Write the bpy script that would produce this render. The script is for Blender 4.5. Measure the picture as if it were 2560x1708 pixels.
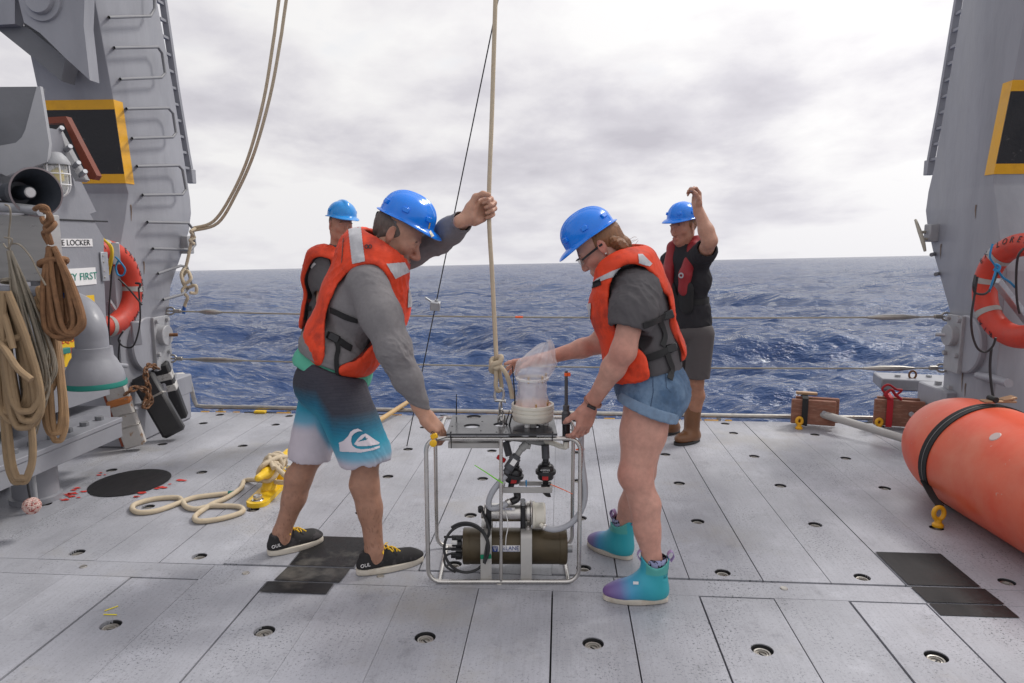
import bpy, bmesh, math, random
import numpy as np
from mathutils import Vector, Matrix
random.seed(7); RNG = np.random.default_rng(7)
for o in list(bpy.data.objects): bpy.data.objects.remove(o)
SC = bpy.context.scene; COL = SC.collection
# ------------------------------------------------------------------ camera (X right, Y aft, Z up; the deck is z = 0)
F = 1780.0; CX, CY = 1280.0, 854.0; H = 1.5; K = 2560/2350
PITCH = math.atan(253/F); YAW = math.atan(124/F*math.cos(PITCH))
cam = bpy.data.cameras.new('camera'); camo = bpy.data.objects.new('camera', cam); COL.objects.link(camo)
camo.location = (0, 0, H); camo.rotation_euler = (math.pi/2-PITCH, 0, YAW)
cam.sensor_width = 36; cam.lens = F/2560*36; cam.clip_start = .05; cam.clip_end = 60000
SC.camera = camo
FW = np.array([-math.sin(YAW)*math.cos(PITCH), math.cos(YAW)*math.cos(PITCH), -math.sin(PITCH)])
RT = np.array([math.cos(YAW), math.sin(YAW), 0.]); UP = np.cross(RT, FW); CAM = np.array([0, 0, H])
def ray(u, v): return FW+RT*(u*K-CX)/F+UP*(CY-v*K)/F        # u, v: pixels of the 2350-wide view of the photograph
def PY(u, v, y): d = ray(u, v); return CAM+d*y/d[1]
def PXp(u, v, x): d = ray(u, v); return CAM+d*x/d[0]
def PZ(u, v, z=0.): d = ray(u, v); return CAM+d*(z-H)/d[2]
# ------------------------------------------------------------------ sky, sun, exposure
SUN_AZ, SUN_EL = math.radians(54), math.radians(50)          # azimuth from +Y towards +X
W = bpy.data.worlds.new('World'); SC.world = W; W.use_nodes = True
nt = W.node_tree; nt.nodes.clear()
class NB:
    def __init__(s, nt): s.nt = nt
    def n(s, t, **kw):
        nd = s.nt.nodes.new(t)
        ins = kw.pop('ins', {})
        for k, v in kw.items(): setattr(nd, k, v)
        for k, v in ins.items(): s.set(nd.inputs[k], v)
        return nd
    def set(s, sock, v):
        if isinstance(v, bpy.types.NodeSocket): s.nt.links.new(v, sock)
        else: sock.default_value = v
    def math(s, op, a, b=0., c=0., clamp=False):
        nd = s.n('ShaderNodeMath', operation=op, use_clamp=clamp); s.set(nd.inputs[0], a); s.set(nd.inputs[1], b); s.set(nd.inputs[2], c); return nd.outputs[0]
    def vmath(s, op, a, b=(0, 0, 0)):
        nd = s.n('ShaderNodeVectorMath', operation=op); s.set(nd.inputs[0], a); s.set(nd.inputs[1], b); return nd.outputs[0]
    def mix(s, f, a, b):
        nd = s.n('ShaderNodeMix', data_type='RGBA'); s.set(nd.inputs[0], f); s.set(nd.inputs[6], a); s.set(nd.inputs[7], b); return nd.outputs[2]
    def mul(s, a, b):
        nd = s.n('ShaderNodeMix', data_type='RGBA', blend_type='MULTIPLY'); s.set(nd.inputs[0], 1.); s.set(nd.inputs[6], a); s.set(nd.inputs[7], b); return nd.outputs[2]
    def noise(s, vec, scale, detail=3., rough=.5, dist=0.):
        nd = s.n('ShaderNodeTexNoise'); s.set(nd.inputs['Vector'], vec); nd.inputs['Scale'].default_value = scale
        nd.inputs['Detail'].default_value = detail; nd.inputs['Roughness'].default_value = rough; nd.inputs['Distortion'].default_value = dist
        return nd.outputs['Fac']
    def ramp(s, f, stops, interp='LINEAR'):
        nd = s.n('ShaderNodeValToRGB'); s.set(nd.inputs[0], f); cr = nd.color_ramp; cr.interpolation = interp
        while len(cr.elements) < len(stops): cr.elements.new(.5)
        for e, (p, c) in zip(cr.elements, stops): e.position = p; e.color = (c if len(c) == 4 else (*c, 1)) if not isinstance(c, (int, float)) else (c, c, c, 1)
        return nd.outputs[0]
    def rng(s, f, a, b, c=0., d=1.):
        nd = s.n('ShaderNodeMapRange'); s.set(nd.inputs[0], f); nd.inputs[1].default_value = a; nd.inputs[2].default_value = b; nd.inputs[3].default_value = c; nd.inputs[4].default_value = d; return nd.outputs[0]
b = NB(nt)
tc = b.n('ShaderNodeTexCoord').outputs['Generated']
h1, h2 = ray(450, 620.5), ray(2150, 585.5); SN = np.cross(h2, h1); SN /= np.linalg.norm(SN); SN *= np.sign(SN[2])     # the ship rolls and pitches: sea level is tilted against the deck
S1_ = np.array([1., 0, 0]); S1_ -= SN*(S1_@SN); S1_ /= np.linalg.norm(S1_); S2_ = np.cross(SN, S1_)
def wdot(v): nd = b.n('ShaderNodeVectorMath', operation='DOT_PRODUCT', ins={0: tc, 1: tuple(map(float, v))}); return nd.outputs['Value']
sp = b.n('ShaderNodeSeparateXYZ', ins={0: b.n('ShaderNodeCombineXYZ', ins={0: wdot(S1_), 1: wdot(S2_), 2: wdot(SN)}).outputs[0]})
zc = b.math('ADD', b.math('MAXIMUM', sp.outputs[2], .0), .24)
cv = b.n('ShaderNodeCombineXYZ', ins={0: b.math('DIVIDE', sp.outputs[0], zc), 1: b.math('MULTIPLY', b.math('DIVIDE', sp.outputs[1], zc), .9), 2: .35}).outputs[0]
n1 = b.noise(cv, .95, 4., .48, .12); n2 = b.noise(cv, 3.0, 8., .56, .12); n3 = b.noise(b.vmath('ADD', cv, (7.3, 2.1, 4)), .8, 4., .5)
cl = b.math('ADD', b.math('MULTIPLY', n1, .70), b.math('MULTIPLY', n2, .38))
cloud = b.ramp(cl, [(.39, (.50, .485, .53)), (.475, (.61, .595, .635)), (.54, (.73, .715, .735)), (.61, (.82, .81, .81))])
low = b.rng(sp.outputs[2], 0., .14, 1., 0.)                  # brighter, flatter air low over the sea
cloud = b.mix(b.math('MULTIPLY', low, .5), cloud, (.70, .69, .73, 1))
sky = b.n('ShaderNodeTexSky', sky_type='NISHITA', sun_disc=False, sun_elevation=SUN_EL, sun_rotation=SUN_AZ)
skc = b.vmath('SCALE', sky.outputs[0]); nt.nodes[-1].inputs['Scale'].default_value = .11
gap = b.math('MULTIPLY', b.rng(n3, .54, .64), b.math('MULTIPLY', b.rng(n2, .50, .60), b.rng(sp.outputs[2], .16, .30)))
fin = b.mix(b.math('MULTIPLY', gap, .75), cloud, skc)
sund = (math.sin(SUN_AZ)*math.cos(SUN_EL), math.cos(SUN_AZ)*math.cos(SUN_EL), math.sin(SUN_EL))
glow = b.math('POWER', b.math('MAXIMUM', wdot(sund), 0.), 2.6)                # thin cloud is brighter round the hidden sun
bg = b.n('ShaderNodeBackground', ins={0: fin, 1: b.math('ADD', b.math('MULTIPLY', glow, .42), .82)})
nt.links.new(bg.outputs[0], b.n('ShaderNodeOutputWorld').inputs[0])
sl = bpy.data.lights.new('sun', 'SUN'); sl.energy = 1.5; sl.angle = math.radians(11); sl.color = (1, .965, .91)
so = bpy.data.objects.new('sun', sl); COL.objects.link(so)
sd = Vector((math.sin(SUN_AZ)*math.cos(SUN_EL), math.cos(SUN_AZ)*math.cos(SUN_EL), math.sin(SUN_EL)))
so.rotation_euler = sd.to_track_quat('Z', 'Y').to_euler(); so.location = sd*30
SC.view_settings.view_transform = 'Standard'; SC.view_settings.look = 'None'; SC.view_settings.exposure = .40; SC.view_settings.gamma = 1
SC.view_settings.use_curve_mapping = False
SC.render.engine = 'CYCLES'; SC.render.resolution_x = 1024; SC.render.resolution_y = 683
# ------------------------------------------------------------------ materials
MATS = {}
def M(name, col, rough=.5, metal=0., var=.12, vs=6., bump=0., bs=60., col2=None, p2=.62, s2=8., spec=.5, stretch=None, coat=0., sub=0., attr=None, alpha=1., trans=0., w2=.06, rvar=.1, col3=None, p3=.66, s3=25.):
    """painted / plain surface: base colour with broad variation, a second colour in patches of its own shape, fine relief"""
    if name in MATS: return MATS[name]
    m = bpy.data.materials.new(name); m.use_nodes = True; t = m.node_tree; t.nodes.clear(); q = NB(t)
    p = q.n('ShaderNodeBsdfPrincipled'); o = q.n('ShaderNodeOutputMaterial'); t.links.new(p.outputs[0], o.inputs[0])
    v = q.n('ShaderNodeTexCoord').outputs['Object']
    if stretch: v = q.vmath('MULTIPLY', v, stretch)
    if attr: c = q.n('ShaderNodeAttribute', attribute_name=attr).outputs['Color']
    else: c = (*col, 1)
    f = q.noise(v, vs, 5., .6)
    c = q.mul(c, q.ramp(f, [(.25, 1-var), (.75, 1+var)]))
    if col2:
        g = q.noise(v, s2, 6., .62); c = q.mix(q.rng(g, p2-w2*.5, p2+w2*.5), c, (*col2, 1))
    if col3:
        g = q.noise(v, s3, 6., .7); c = q.mix(q.rng(g, p3-.02, p3+.02), c, (*col3, 1))
    t.links.new(c, p.inputs['Base Color'])
    q.set(p.inputs['Roughness'], q.rng(f, .3, .7, max(.02, rough-rvar), min(1, rough+rvar)))
    p.inputs['Metallic'].default_value = metal; p.inputs['Specular IOR Level'].default_value = spec
    p.inputs['Coat Weight'].default_value = coat; p.inputs['Coat Roughness'].default_value = .12
    if sub: p.inputs['Subsurface Weight'].default_value = sub; p.inputs['Subsurface Radius'].default_value = (.012, .005, .003); p.inputs['Subsurface Scale'].default_value = 1.
    p.inputs['Alpha'].default_value = alpha; p.inputs['Transmission Weight'].default_value = trans
    if bump:
        bn = q.n('ShaderNodeBump', ins={'Strength': .6, 'Distance': bump, 'Height': q.noise(v, bs, 4., .6)}); t.links.new(bn.outputs[0], p.inputs['Normal'])
    MATS[name] = m; return m
def sheet(col): return col
grey = M('grey_paint', (.265, .27, .298), .42, var=.10, vs=3., bump=.004, bs=14., col2=(.24, .245, .275), p2=.64, s2=2.2, w2=.2, col3=(.22, .17, .13), p3=.79, s3=11.)
grey_d = M('dark_grey_paint', (.16, .165, .18), .5, var=.12, bump=.003, bs=20.)
grey_l = M('pale_grey_paint', (.40, .405, .425), .5, var=.06, bump=.002, bs=25.)
worn = M('worn_grey_paint', (.33, .335, .35), .5, var=.15, vs=9., bump=.004, bs=30., col2=(.20, .11, .06), p2=.67, s2=9., w2=.08)
steel = M('stainless_steel', (.62, .60, .57), .30, 1., var=.10, vs=20., bump=.0006, bs=90.)
steel_d = M('dull_steel', (.42, .40, .37), .42, .9, var=.2, vs=25., col2=(.25, .18, .12), p2=.68, s2=30.)
galv = M('galvanised_steel', (.42, .43, .45), .45, .7, var=.15, vs=30.)
rust = M('rusty_steel', (.16, .075, .035), .85, .2, var=.4, vs=40., bump=.003, bs=90., col2=(.30, .22, .17), p2=.6, s2=50.)
black = M('black_paint', (.018, .018, .02), .55, var=.3, bump=.003, bs=40., col2=(.07, .068, .066), p2=.66, s2=14.)
rubber = M('black_rubber', (.022, .022, .024), .5, var=.25, bump=.0015, bs=60.)
plastic_k = M('black_plastic', (.016, .016, .018), .28, var=.2)
yellow = M('yellow_paint', (.75, .38, .012), .45, var=.08, bump=.002, bs=30., col2=(.60, .28, .01), p2=.62, s2=5., w2=.2)
yel_cleat = M('chipped_yellow_paint', (.78, .50, .02), .38, var=.08, bump=.004, bs=25., col2=(.12, .05, .025), p2=.68, s2=16., w2=.03)
white = M('white_paint', (.78, .77, .77), .5, var=.05)
tan = M('tan_rope', (.31, .215, .125), .85, var=.16, vs=18., bump=.004, bs=220., col2=(.32, .22, .13), p2=.6, s2=7., w2=.2)
tan2 = M('pale_rope', (.55, .46, .33), .85, var=.1, vs=18., bump=.003, bs=260., col2=(.42, .31, .19), p2=.66, s2=9., w2=.12)
sisal = M('brown_fibre_rope', (.25, .13, .065), .95, var=.3, vs=30., bump=.010, bs=230.)
cord = M('grey_cord', (.28, .245, .195), .85, var=.16, vs=20., bump=.002, bs=300.)
ink = M('black_ink', (.02, .02, .022), .6, var=.3)
ink_g = M('green_ink', (.01, .22, .16), .6, var=.2)
ink_r = M('red_ink', (.55, .03, .02), .6, var=.2)
# ------------------------------------------------------------------ object helpers
def obj(name, verts, faces, mat, parent=None, smooth=True, label=None, cat=None, group=None, kind=None, mats=None, fm=None, col=None):
    me = bpy.data.meshes.new(name); me.from_pydata([tuple(map(float, v)) for v in verts] if not isinstance(verts, np.ndarray) else verts.tolist(), [], faces.tolist() if isinstance(faces, np.ndarray) else faces); me.update()
    o = bpy.data.objects.new(name, me); COL.objects.link(o)
    for x in (mats or [mat]): me.materials.append(x)
    if fm is not None: me.polygons.foreach_set('material_index', np.asarray(fm, dtype=np.int32))
    me.polygons.foreach_set('use_smooth', np.full(len(me.polygons), bool(smooth)))
    if col is not None:
        a = me.color_attributes.new('Col', 'FLOAT_COLOR', 'POINT'); c4 = np.ones((len(me.vertices), 4), np.float32); c4[:, :3] = col; a.data.foreach_set('color', c4.ravel())
    if parent is not None: attach(o, parent)
    tag(o, label, cat, group, kind); return o
def attach(o, parent):
    o.parent = parent; o.matrix_parent_inverse = WM(parent).inverted()
def WM(o):
    m = o.matrix_basis.copy()
    while o.parent: m = o.parent.matrix_basis @ o.matrix_parent_inverse @ m; o = o.parent
    return m
def tag(o, label=None, cat=None, group=None, kind=None):
    if label: o['label'] = label
    if cat: o['category'] = cat
    if group: o['group'] = group
    if kind: o['kind'] = kind
    return o
def thing(name, loc, label, cat, group=None):
    o = bpy.data.objects.new(name, None); COL.objects.link(o); o.location = tuple(map(float, loc)); o.empty_display_size = .05
    return tag(o, label, cat, group)
class MB:
    """collects simple solids; build() links them as one mesh"""
    def __init__(s): s.v = []; s.f = []; s.m = []
    def add(s, v, f, mi=0):
        n = len(s.v); s.v += [tuple(map(float, p)) for p in v]; s.f += [tuple(int(i)+n for i in q) for q in f]; s.m += [mi]*len(f); return s
    def box(s, c, size, R=None, bev=.003, mi=0):
        c = np.array(c, float); hx, hy, hz = np.array(size, float)/2; e = min(bev, hx*.45, hy*.45, hz*.45); vs = []; ix = {}
        for sx in (-1, 1):
            for sy in (-1, 1):
                for sz in (-1, 1):
                    for a in range(3):
                        p = [sx*(hx-e), sy*(hy-e), sz*(hz-e)]; p[a] = (sx*hx, sy*hy, sz*hz)[a]; ix[sx, sy, sz, a] = len(vs); vs.append(p)
        fs = []
        for a in range(3):
            u, w = (a+1) % 3, (a+2) % 3
            for sg in (-1, 1):
                q = []
                for (su, sw) in ((-1, -1), (1, -1), (1, 1), (-1, 1)):
                    k = [0, 0, 0]; k[a] = sg; k[u] = su; k[w] = sw; q.append(ix[(*k, a)])
                fs.append(q if sg > 0 else q[::-1])
        for a in range(3):                                   # edge chamfers
            u, w = (a+1) % 3, (a+2) % 3
            for su in (-1, 1):
                for sw in (-1, 1):
                    def kk(sa, ax): k = [0, 0, 0]; k[a] = sa; k[u] = su; k[w] = sw; return ix[(*k, ax)]
                    q = [kk(-1, u), kk(1, u), kk(1, w), kk(-1, w)]
                    fs.append(q if su*sw < 0 else q[::-1])
        for sx in (-1, 1):
            for sy in (-1, 1):
                for sz in (-1, 1):
                    q = [ix[sx, sy, sz, 0], ix[sx, sy, sz, 1], ix[sx, sy, sz, 2]]; fs.append(q if sx*sy*sz > 0 else q[::-1])
        V = np.array(vs)
        if R is not None: V = V @ np.array(R).T
        return s.add(V+c, fs, mi)
    def tube(s, pts, r, seg=10, closed=False, caps=True, mi=0, sub=0, flat=None):
        P = spline(pts, sub, closed) if sub else np.array(pts, float)
        n = len(P); rr = np.interp(np.linspace(0, 1, n), np.linspace(0, 1, len(r)), r) if hasattr(r, '__len__') else np.full(n, r)
        T = np.gradient(P, axis=0) if not closed else np.roll(P, -1, 0)-np.roll(P, 1, 0)
        T /= np.linalg.norm(T, axis=1)[:, None]+1e-12
        a = np.array([0, 0, 1.]) if abs(T[0][2]) < .9 else np.array([1., 0, 0]); N = np.cross(T[0], a); N /= np.linalg.norm(N); vs = []
        for i in range(n):
            N = N-T[i]*(N@T[i]); N /= np.linalg.norm(N)+1e-12; B = np.cross(T[i], N)
            for k in range(seg):
                t = 2*math.pi*k/seg; vs.append(P[i]+rr[i]*(math.cos(t)*N+math.sin(t)*B))
        fs = []
        for i in range(n if closed else n-1):
            j = (i+1) % n
            for k in range(seg): k2 = (k+1) % seg; fs.append((i*seg+k, i*seg+k2, j*seg+k2, j*seg+k))
        if caps and not closed: fs += [tuple(range(seg))[::-1], tuple((n-1)*seg+k for k in range(seg))]
        return s.add(vs, fs, mi)
    def ribbon(s, pts, wdir, w, th, mi=0, sub=0):
        P = spline(pts, sub) if sub else np.array(pts, float); n = len(P)
        Wd = np.array(wdir, float); Wd = np.tile(Wd, (n, 1)) if Wd.ndim == 1 else Wd
        T = np.gradient(P, axis=0); T /= np.linalg.norm(T, axis=1)[:, None]+1e-12; vs = []
        for i in range(n):
            a = Wd[i]-T[i]*(Wd[i]@T[i]); a /= np.linalg.norm(a)+1e-12; b_ = np.cross(T[i], a)
            for sa, sb in ((-1, -1), (1, -1), (1, 1), (-1, 1)): vs.append(P[i]+a*sa*w/2+b_*sb*th/2)
        fs = [(i*4+k, i*4+(k+1) % 4, i*4+4+(k+1) % 4, i*4+4+k) for i in range(n-1) for k in range(4)]+[(3, 2, 1, 0), tuple((n-1)*4+k for k in range(4))]
        return s.add(vs, fs, mi)
    def lathe(s, prof, o, ax, seg=24, mi=0, a0=0, a1=2*math.pi):
        """prof: (radius, height) pairs along axis ax from o"""
        ax = np.array(ax, float); ax /= np.linalg.norm(ax); t = np.array([1., 0, 0]) if abs(ax[0]) < .9 else np.array([0, 1., 0]); u = np.cross(ax, t); u /= np.linalg.norm(u); w = np.cross(ax, u)
        full = abs(a1-a0-2*math.pi) < 1e-6; ns = seg if full else seg+1; vs = []
        for r_, h_ in prof:
            for k in range(ns): t_ = a0+(a1-a0)*k/seg; vs.append(np.array(o)+ax*h_+r_*(math.cos(t_)*u+math.sin(t_)*w))
        fs = []
        for i in range(len(prof)-1):
            for k in range(seg): k2 = (k+1) % ns; fs.append((i*ns+k, i*ns+k2, (i+1)*ns+k2, (i+1)*ns+k))
        return s.add(vs, fs, mi)
    def cyl(s, a, b_, r, r2=None, seg=20, mi=0, bev=.002):
        a = np.array(a, float); b_ = np.array(b_, float); L = np.linalg.norm(b_-a); r2 = r if r2 is None else r2; e = min(bev, L*.3, r*.4, r2*.4)
        return s.lathe([(.0001, 0), (r-e, 0), (r, e), (r2, L-e), (r2-e, L), (.0001, L)], a, b_-a, seg, mi)
    def prism(s, poly, o, u, w, n, th, mi=0):
        """polygon (2-D, in axes u, w at o) extruded by th along n"""
        o, u, w, n = (np.array(x, float) for x in (o, u, w, n)); N = len(poly)
        vs = [o+u*p[0]+w*p[1] for p in poly]+[o+u*p[0]+w*p[1]+n*th for p in poly]
        flip = np.cross(u, w)@n*th < 0
        ar = sum(poly[i][0]*poly[(i+1) % N][1]-poly[(i+1) % N][0]*poly[i][1] for i in range(N))
        fs = [tuple(range(N))[::-1], tuple(range(N, 2*N))]+[(i, (i+1) % N, (i+1) % N+N, i+N) for i in range(N)]
        if (ar < 0) != flip: fs = [q[::-1] for q in fs]
        return s.add(vs, fs, mi)
    def build(s, name, mat, parent=None, smooth=None, **kw):
        mats = mat if isinstance(mat, (list, tuple)) else [mat]
        o = obj(name, s.v, s.f, None, parent, smooth=True, mats=mats, fm=s.m, **kw)
        if smooth is not True: autosm(o.data, 40)
        return o
def autosm(me, ang):
    me.update(); bm = bmesh.new(); bm.from_mesh(me); c = math.radians(ang)
    for e in bm.edges:
        if len(e.link_faces) == 2: e.smooth = e.calc_face_angle(0) < c
    bm.to_mesh(me); bm.free()
def spline(pts, sub, closed=False):
    P = np.array(pts, float); n = len(P); out = []
    idx = (lambda i: i % n) if closed else (lambda i: min(max(i, 0), n-1))
    for i in range(n if closed else n-1):
        p0, p1, p2, p3 = P[idx(i-1)], P[idx(i)], P[idx(i+1)], P[idx(i+2)]
        for k in range(sub):
            t = k/sub; out.append(.5*((2*p1)+(-p0+p2)*t+(2*p0-5*p1+4*p2-p3)*t*t+(-p0+3*p1-3*p2+p3)*t**3))
    if not closed: out.append(P[-1])
    return np.array(out)
def frame(u, w):
    """orthonormal columns: x along u, z close to w"""
    u = np.array(u, float); u /= np.linalg.norm(u); w = np.array(w, float); w = w-u*(u@w); w /= np.linalg.norm(w); return np.stack([u, np.cross(w, u), w], 1)
FONTS = {}
def text_mesh(body, size, th=.0012, sx=1.):
    cu = bpy.data.curves.new('txt', 'FONT'); cu.body = body; cu.size = size; cu.extrude = th; cu.align_x = 'CENTER'; cu.align_y = 'CENTER'; cu.resolution_u = 3
    o = bpy.data.objects.new('txt', cu); COL.objects.link(o); dg = bpy.context.evaluated_depsgraph_get(); me = bpy.data.meshes.new_from_object(o.evaluated_get(dg))
    v = np.array([p.co[:] for p in me.vertices]); v[:, 0] *= sx; f = [tuple(p.vertices) for p in me.polygons]
    bpy.data.objects.remove(o); bpy.data.curves.remove(cu); bpy.data.meshes.remove(me); return v, f
def text(name, body, size, o, u, w, mat, parent, th=.0012, sx=1.):
    """lettering lying in axes u (reading direction), w (up) at o"""
    v, f = text_mesh(body, size, th, sx); u = np.array(u, float); u /= np.linalg.norm(u); w = np.array(w, float); w = w-u*(w@u); w /= np.linalg.norm(w); n = np.cross(u, w)
    return obj(name, np.array(o)+v[:, :1]*u+v[:, 1:2]*w+v[:, 2:]*n, f, mat, parent, smooth=False)
# ------------------------------------------------------------------ sea
def ocean_tile(N, L, wind, lo, hi, seed, amp, spread=2.):
    r = np.random.default_rng(seed); k1 = 2*np.pi*np.fft.fftfreq(N, L/N); kx, ky = np.meshgrid(k1, k1, indexing='ij'); k = np.hypot(kx, ky); k[0, 0] = 1
    wd = np.array([math.sin(wind), math.cos(wind)]); c = (kx*wd[0]+ky*wd[1])/k
    S = np.exp(-1/(k*5.)**2)/k**3.7*(np.abs(c)**spread*.9+.1)*np.exp(-(k*.05)**2); lam = 2*np.pi/k; S[(lam < lo) | (lam > hi)] = 0; S[0, 0] = 0
    h = np.sqrt(S)*(r.normal(size=(N, N))+1j*r.normal(size=(N, N))); z = np.fft.ifft2(h); s = amp/z.real.std()
    dx = np.fft.ifft2(-1j*kx/k*h).real*s; dy = np.fft.ifft2(-1j*ky/k*h).real*s; z = z.real*s
    J = (1+1.0*np.gradient(dx, L/N, axis=0))*(1+1.0*np.gradient(dy, L/N, axis=1))
    return z, dx, dy, J
def tsample(t, x, y, L):
    N = t.shape[0]; fx = (x/L*N) % N; fy = (y/L*N) % N; i = fx.astype(int) % N; j = fy.astype(int) % N; a = fx-np.floor(fx); c = fy-np.floor(fy); i2 = (i+1) % N; j2 = (j+1) % N
    return t[i, j]*(1-a)*(1-c)+t[i2, j]*a*(1-c)+t[i, j2]*(1-a)*c+t[i2, j2]*a*c
e1 = np.array([1., 0, 0]); e1 -= SN*(e1@SN); e1 /= np.linalg.norm(e1); e2 = np.cross(SN, e1); SO = np.array([0, 5., -2.9])
hc = (CAM-SO)@SN
ang = np.concatenate([np.radians(np.linspace(50, 12, 150)), np.radians(np.linspace(11.85, .6, 250)), np.radians(np.geomspace(.575, .02, 60))])
rr = hc/np.tan(ang); rr[0] = .5
th = np.concatenate([np.radians(np.linspace(-52, 52, 640)), np.radians(np.linspace(54, 306, 60))])
R_, T_ = np.meshgrid(rr, th, indexing='ij'); sx = R_*np.sin(T_); sy = R_*np.cos(T_)-4.5
LA, LB = 173., 41.
A = ocean_tile(512, LA, .35, 1.6, 60., 3, .40); B = ocean_tile(512, LB, -.25, .25, 3.0, 5, .062, 1.2)
fa = np.clip(1.5-R_/2500, .55, 1); fb = np.clip(1.2-R_/200., 0, 1)
ca, sa_ = math.cos(.5), math.sin(.5); bx, by = sx*ca-sy*sa_, sx*sa_+sy*ca
hz = tsample(A[0], sx, sy, LA)*fa+tsample(B[0], bx, by, LB)*fb
lx, ly = tsample(A[1], sx, sy, LA)*fa, tsample(A[2], sx, sy, LA)*fa
foam = np.clip((.66-tsample(A[3], sx, sy, LA))*3., 0, 1)*np.clip(R_/12, 0, 1)+.5*np.clip((.42-tsample(B[3], bx, by, LB))*2.5, 0, 1)*fb
wake = np.exp(-((sx+.5-.06*sy)/4.)**2)*np.exp(-np.clip(sy-2, 0, 999)/16.)
foam = np.clip(foam+wake*.34, 0, 1)
sv = SO+(sx+lx*.8)[..., None]*e1+(sy+ly*.8)[..., None]*e2+hz[..., None]*SN
nr, nc = R_.shape; ii = np.arange(nr*nc).reshape(nr, nc); jn = np.roll(ii, -1, 1)
sf = np.stack([ii[:-1], ii[1:], jn[1:], jn[:-1]], -1).reshape(-1, 4)[:, ::-1]
m = bpy.data.materials.new('sea_water'); m.use_nodes = True; t = m.node_tree; t.nodes.clear(); q = NB(t)
df = q.n('ShaderNodeBsdfDiffuse'); gs = q.n('ShaderNodeBsdfGlossy'); frn = q.n('ShaderNodeFresnel'); frn.inputs['IOR'].default_value = 1.34; mx = q.n('ShaderNodeMixShader'); t.links.new(mx.outputs[0], q.n('ShaderNodeOutputMaterial').inputs[0])
v = q.n('ShaderNodeTexCoord').outputs['Object']
fo = q.n('ShaderNodeAttribute', attribute_name='Col').outputs['Color']
fo = q.n('ShaderNodeSeparateColor', ins={0: fo}).outputs[0]
fn = q.noise(q.vmath('MULTIPLY', v, (1, 1.3, 1)), 2.3, 8., .72, .6); fm_ = q.math('MULTIPLY', q.rng(q.math('ADD', q.math('MULTIPLY', fo, .62), fn), .90, 1.05), 1., clamp=True)
wcol = q.ramp(q.noise(v, .12, 3.), [(.3, (.018, .042, .125)), (.7, (.030, .068, .175))])
t.links.new(q.mix(fm_, wcol, (.62, .66, .70, 1)), df.inputs['Color'])
gs.inputs['Roughness'].default_value = .10; t.links.new(q.math('MULTIPLY', q.math('MINIMUM', frn.outputs[0], .92), q.rng(fm_, 0, 1, 1., .15)), mx.inputs[0]); t.links.new(df.outputs[0], mx.inputs[1]); t.links.new(gs.outputs[0], mx.inputs[2])   # unresolved ripples keep grazing reflection well below a mirror's
bh = q.math('ADD', q.math('MULTIPLY', q.noise(q.vmath('MULTIPLY', v, (.6, 1.2, 1)), 1.9, 5., .6), .55), q.math('ADD', q.math('MULTIPLY', q.noise(q.vmath('MULTIPLY', v, (.5, 1.1, 1)), .45, 4., .6), 1.5), q.math('MULTIPLY', q.noise(q.vmath('MULTIPLY', v, (.5, 1.2, 1)), .13, 3., .6), 4.2)))
bn = q.n('ShaderNodeBump', ins={'Strength': 1., 'Distance': .30, 'Height': bh})
for nd in (df, gs, frn): t.links.new(bn.outputs[0], nd.inputs['Normal'])
sea = obj('sea', sv.reshape(-1, 3), sf, m, kind='structure', label='choppy deep blue open ocean astern with small whitecaps', cat='sea', col=np.repeat(foam.reshape(-1, 1), 3, 1))
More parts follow.
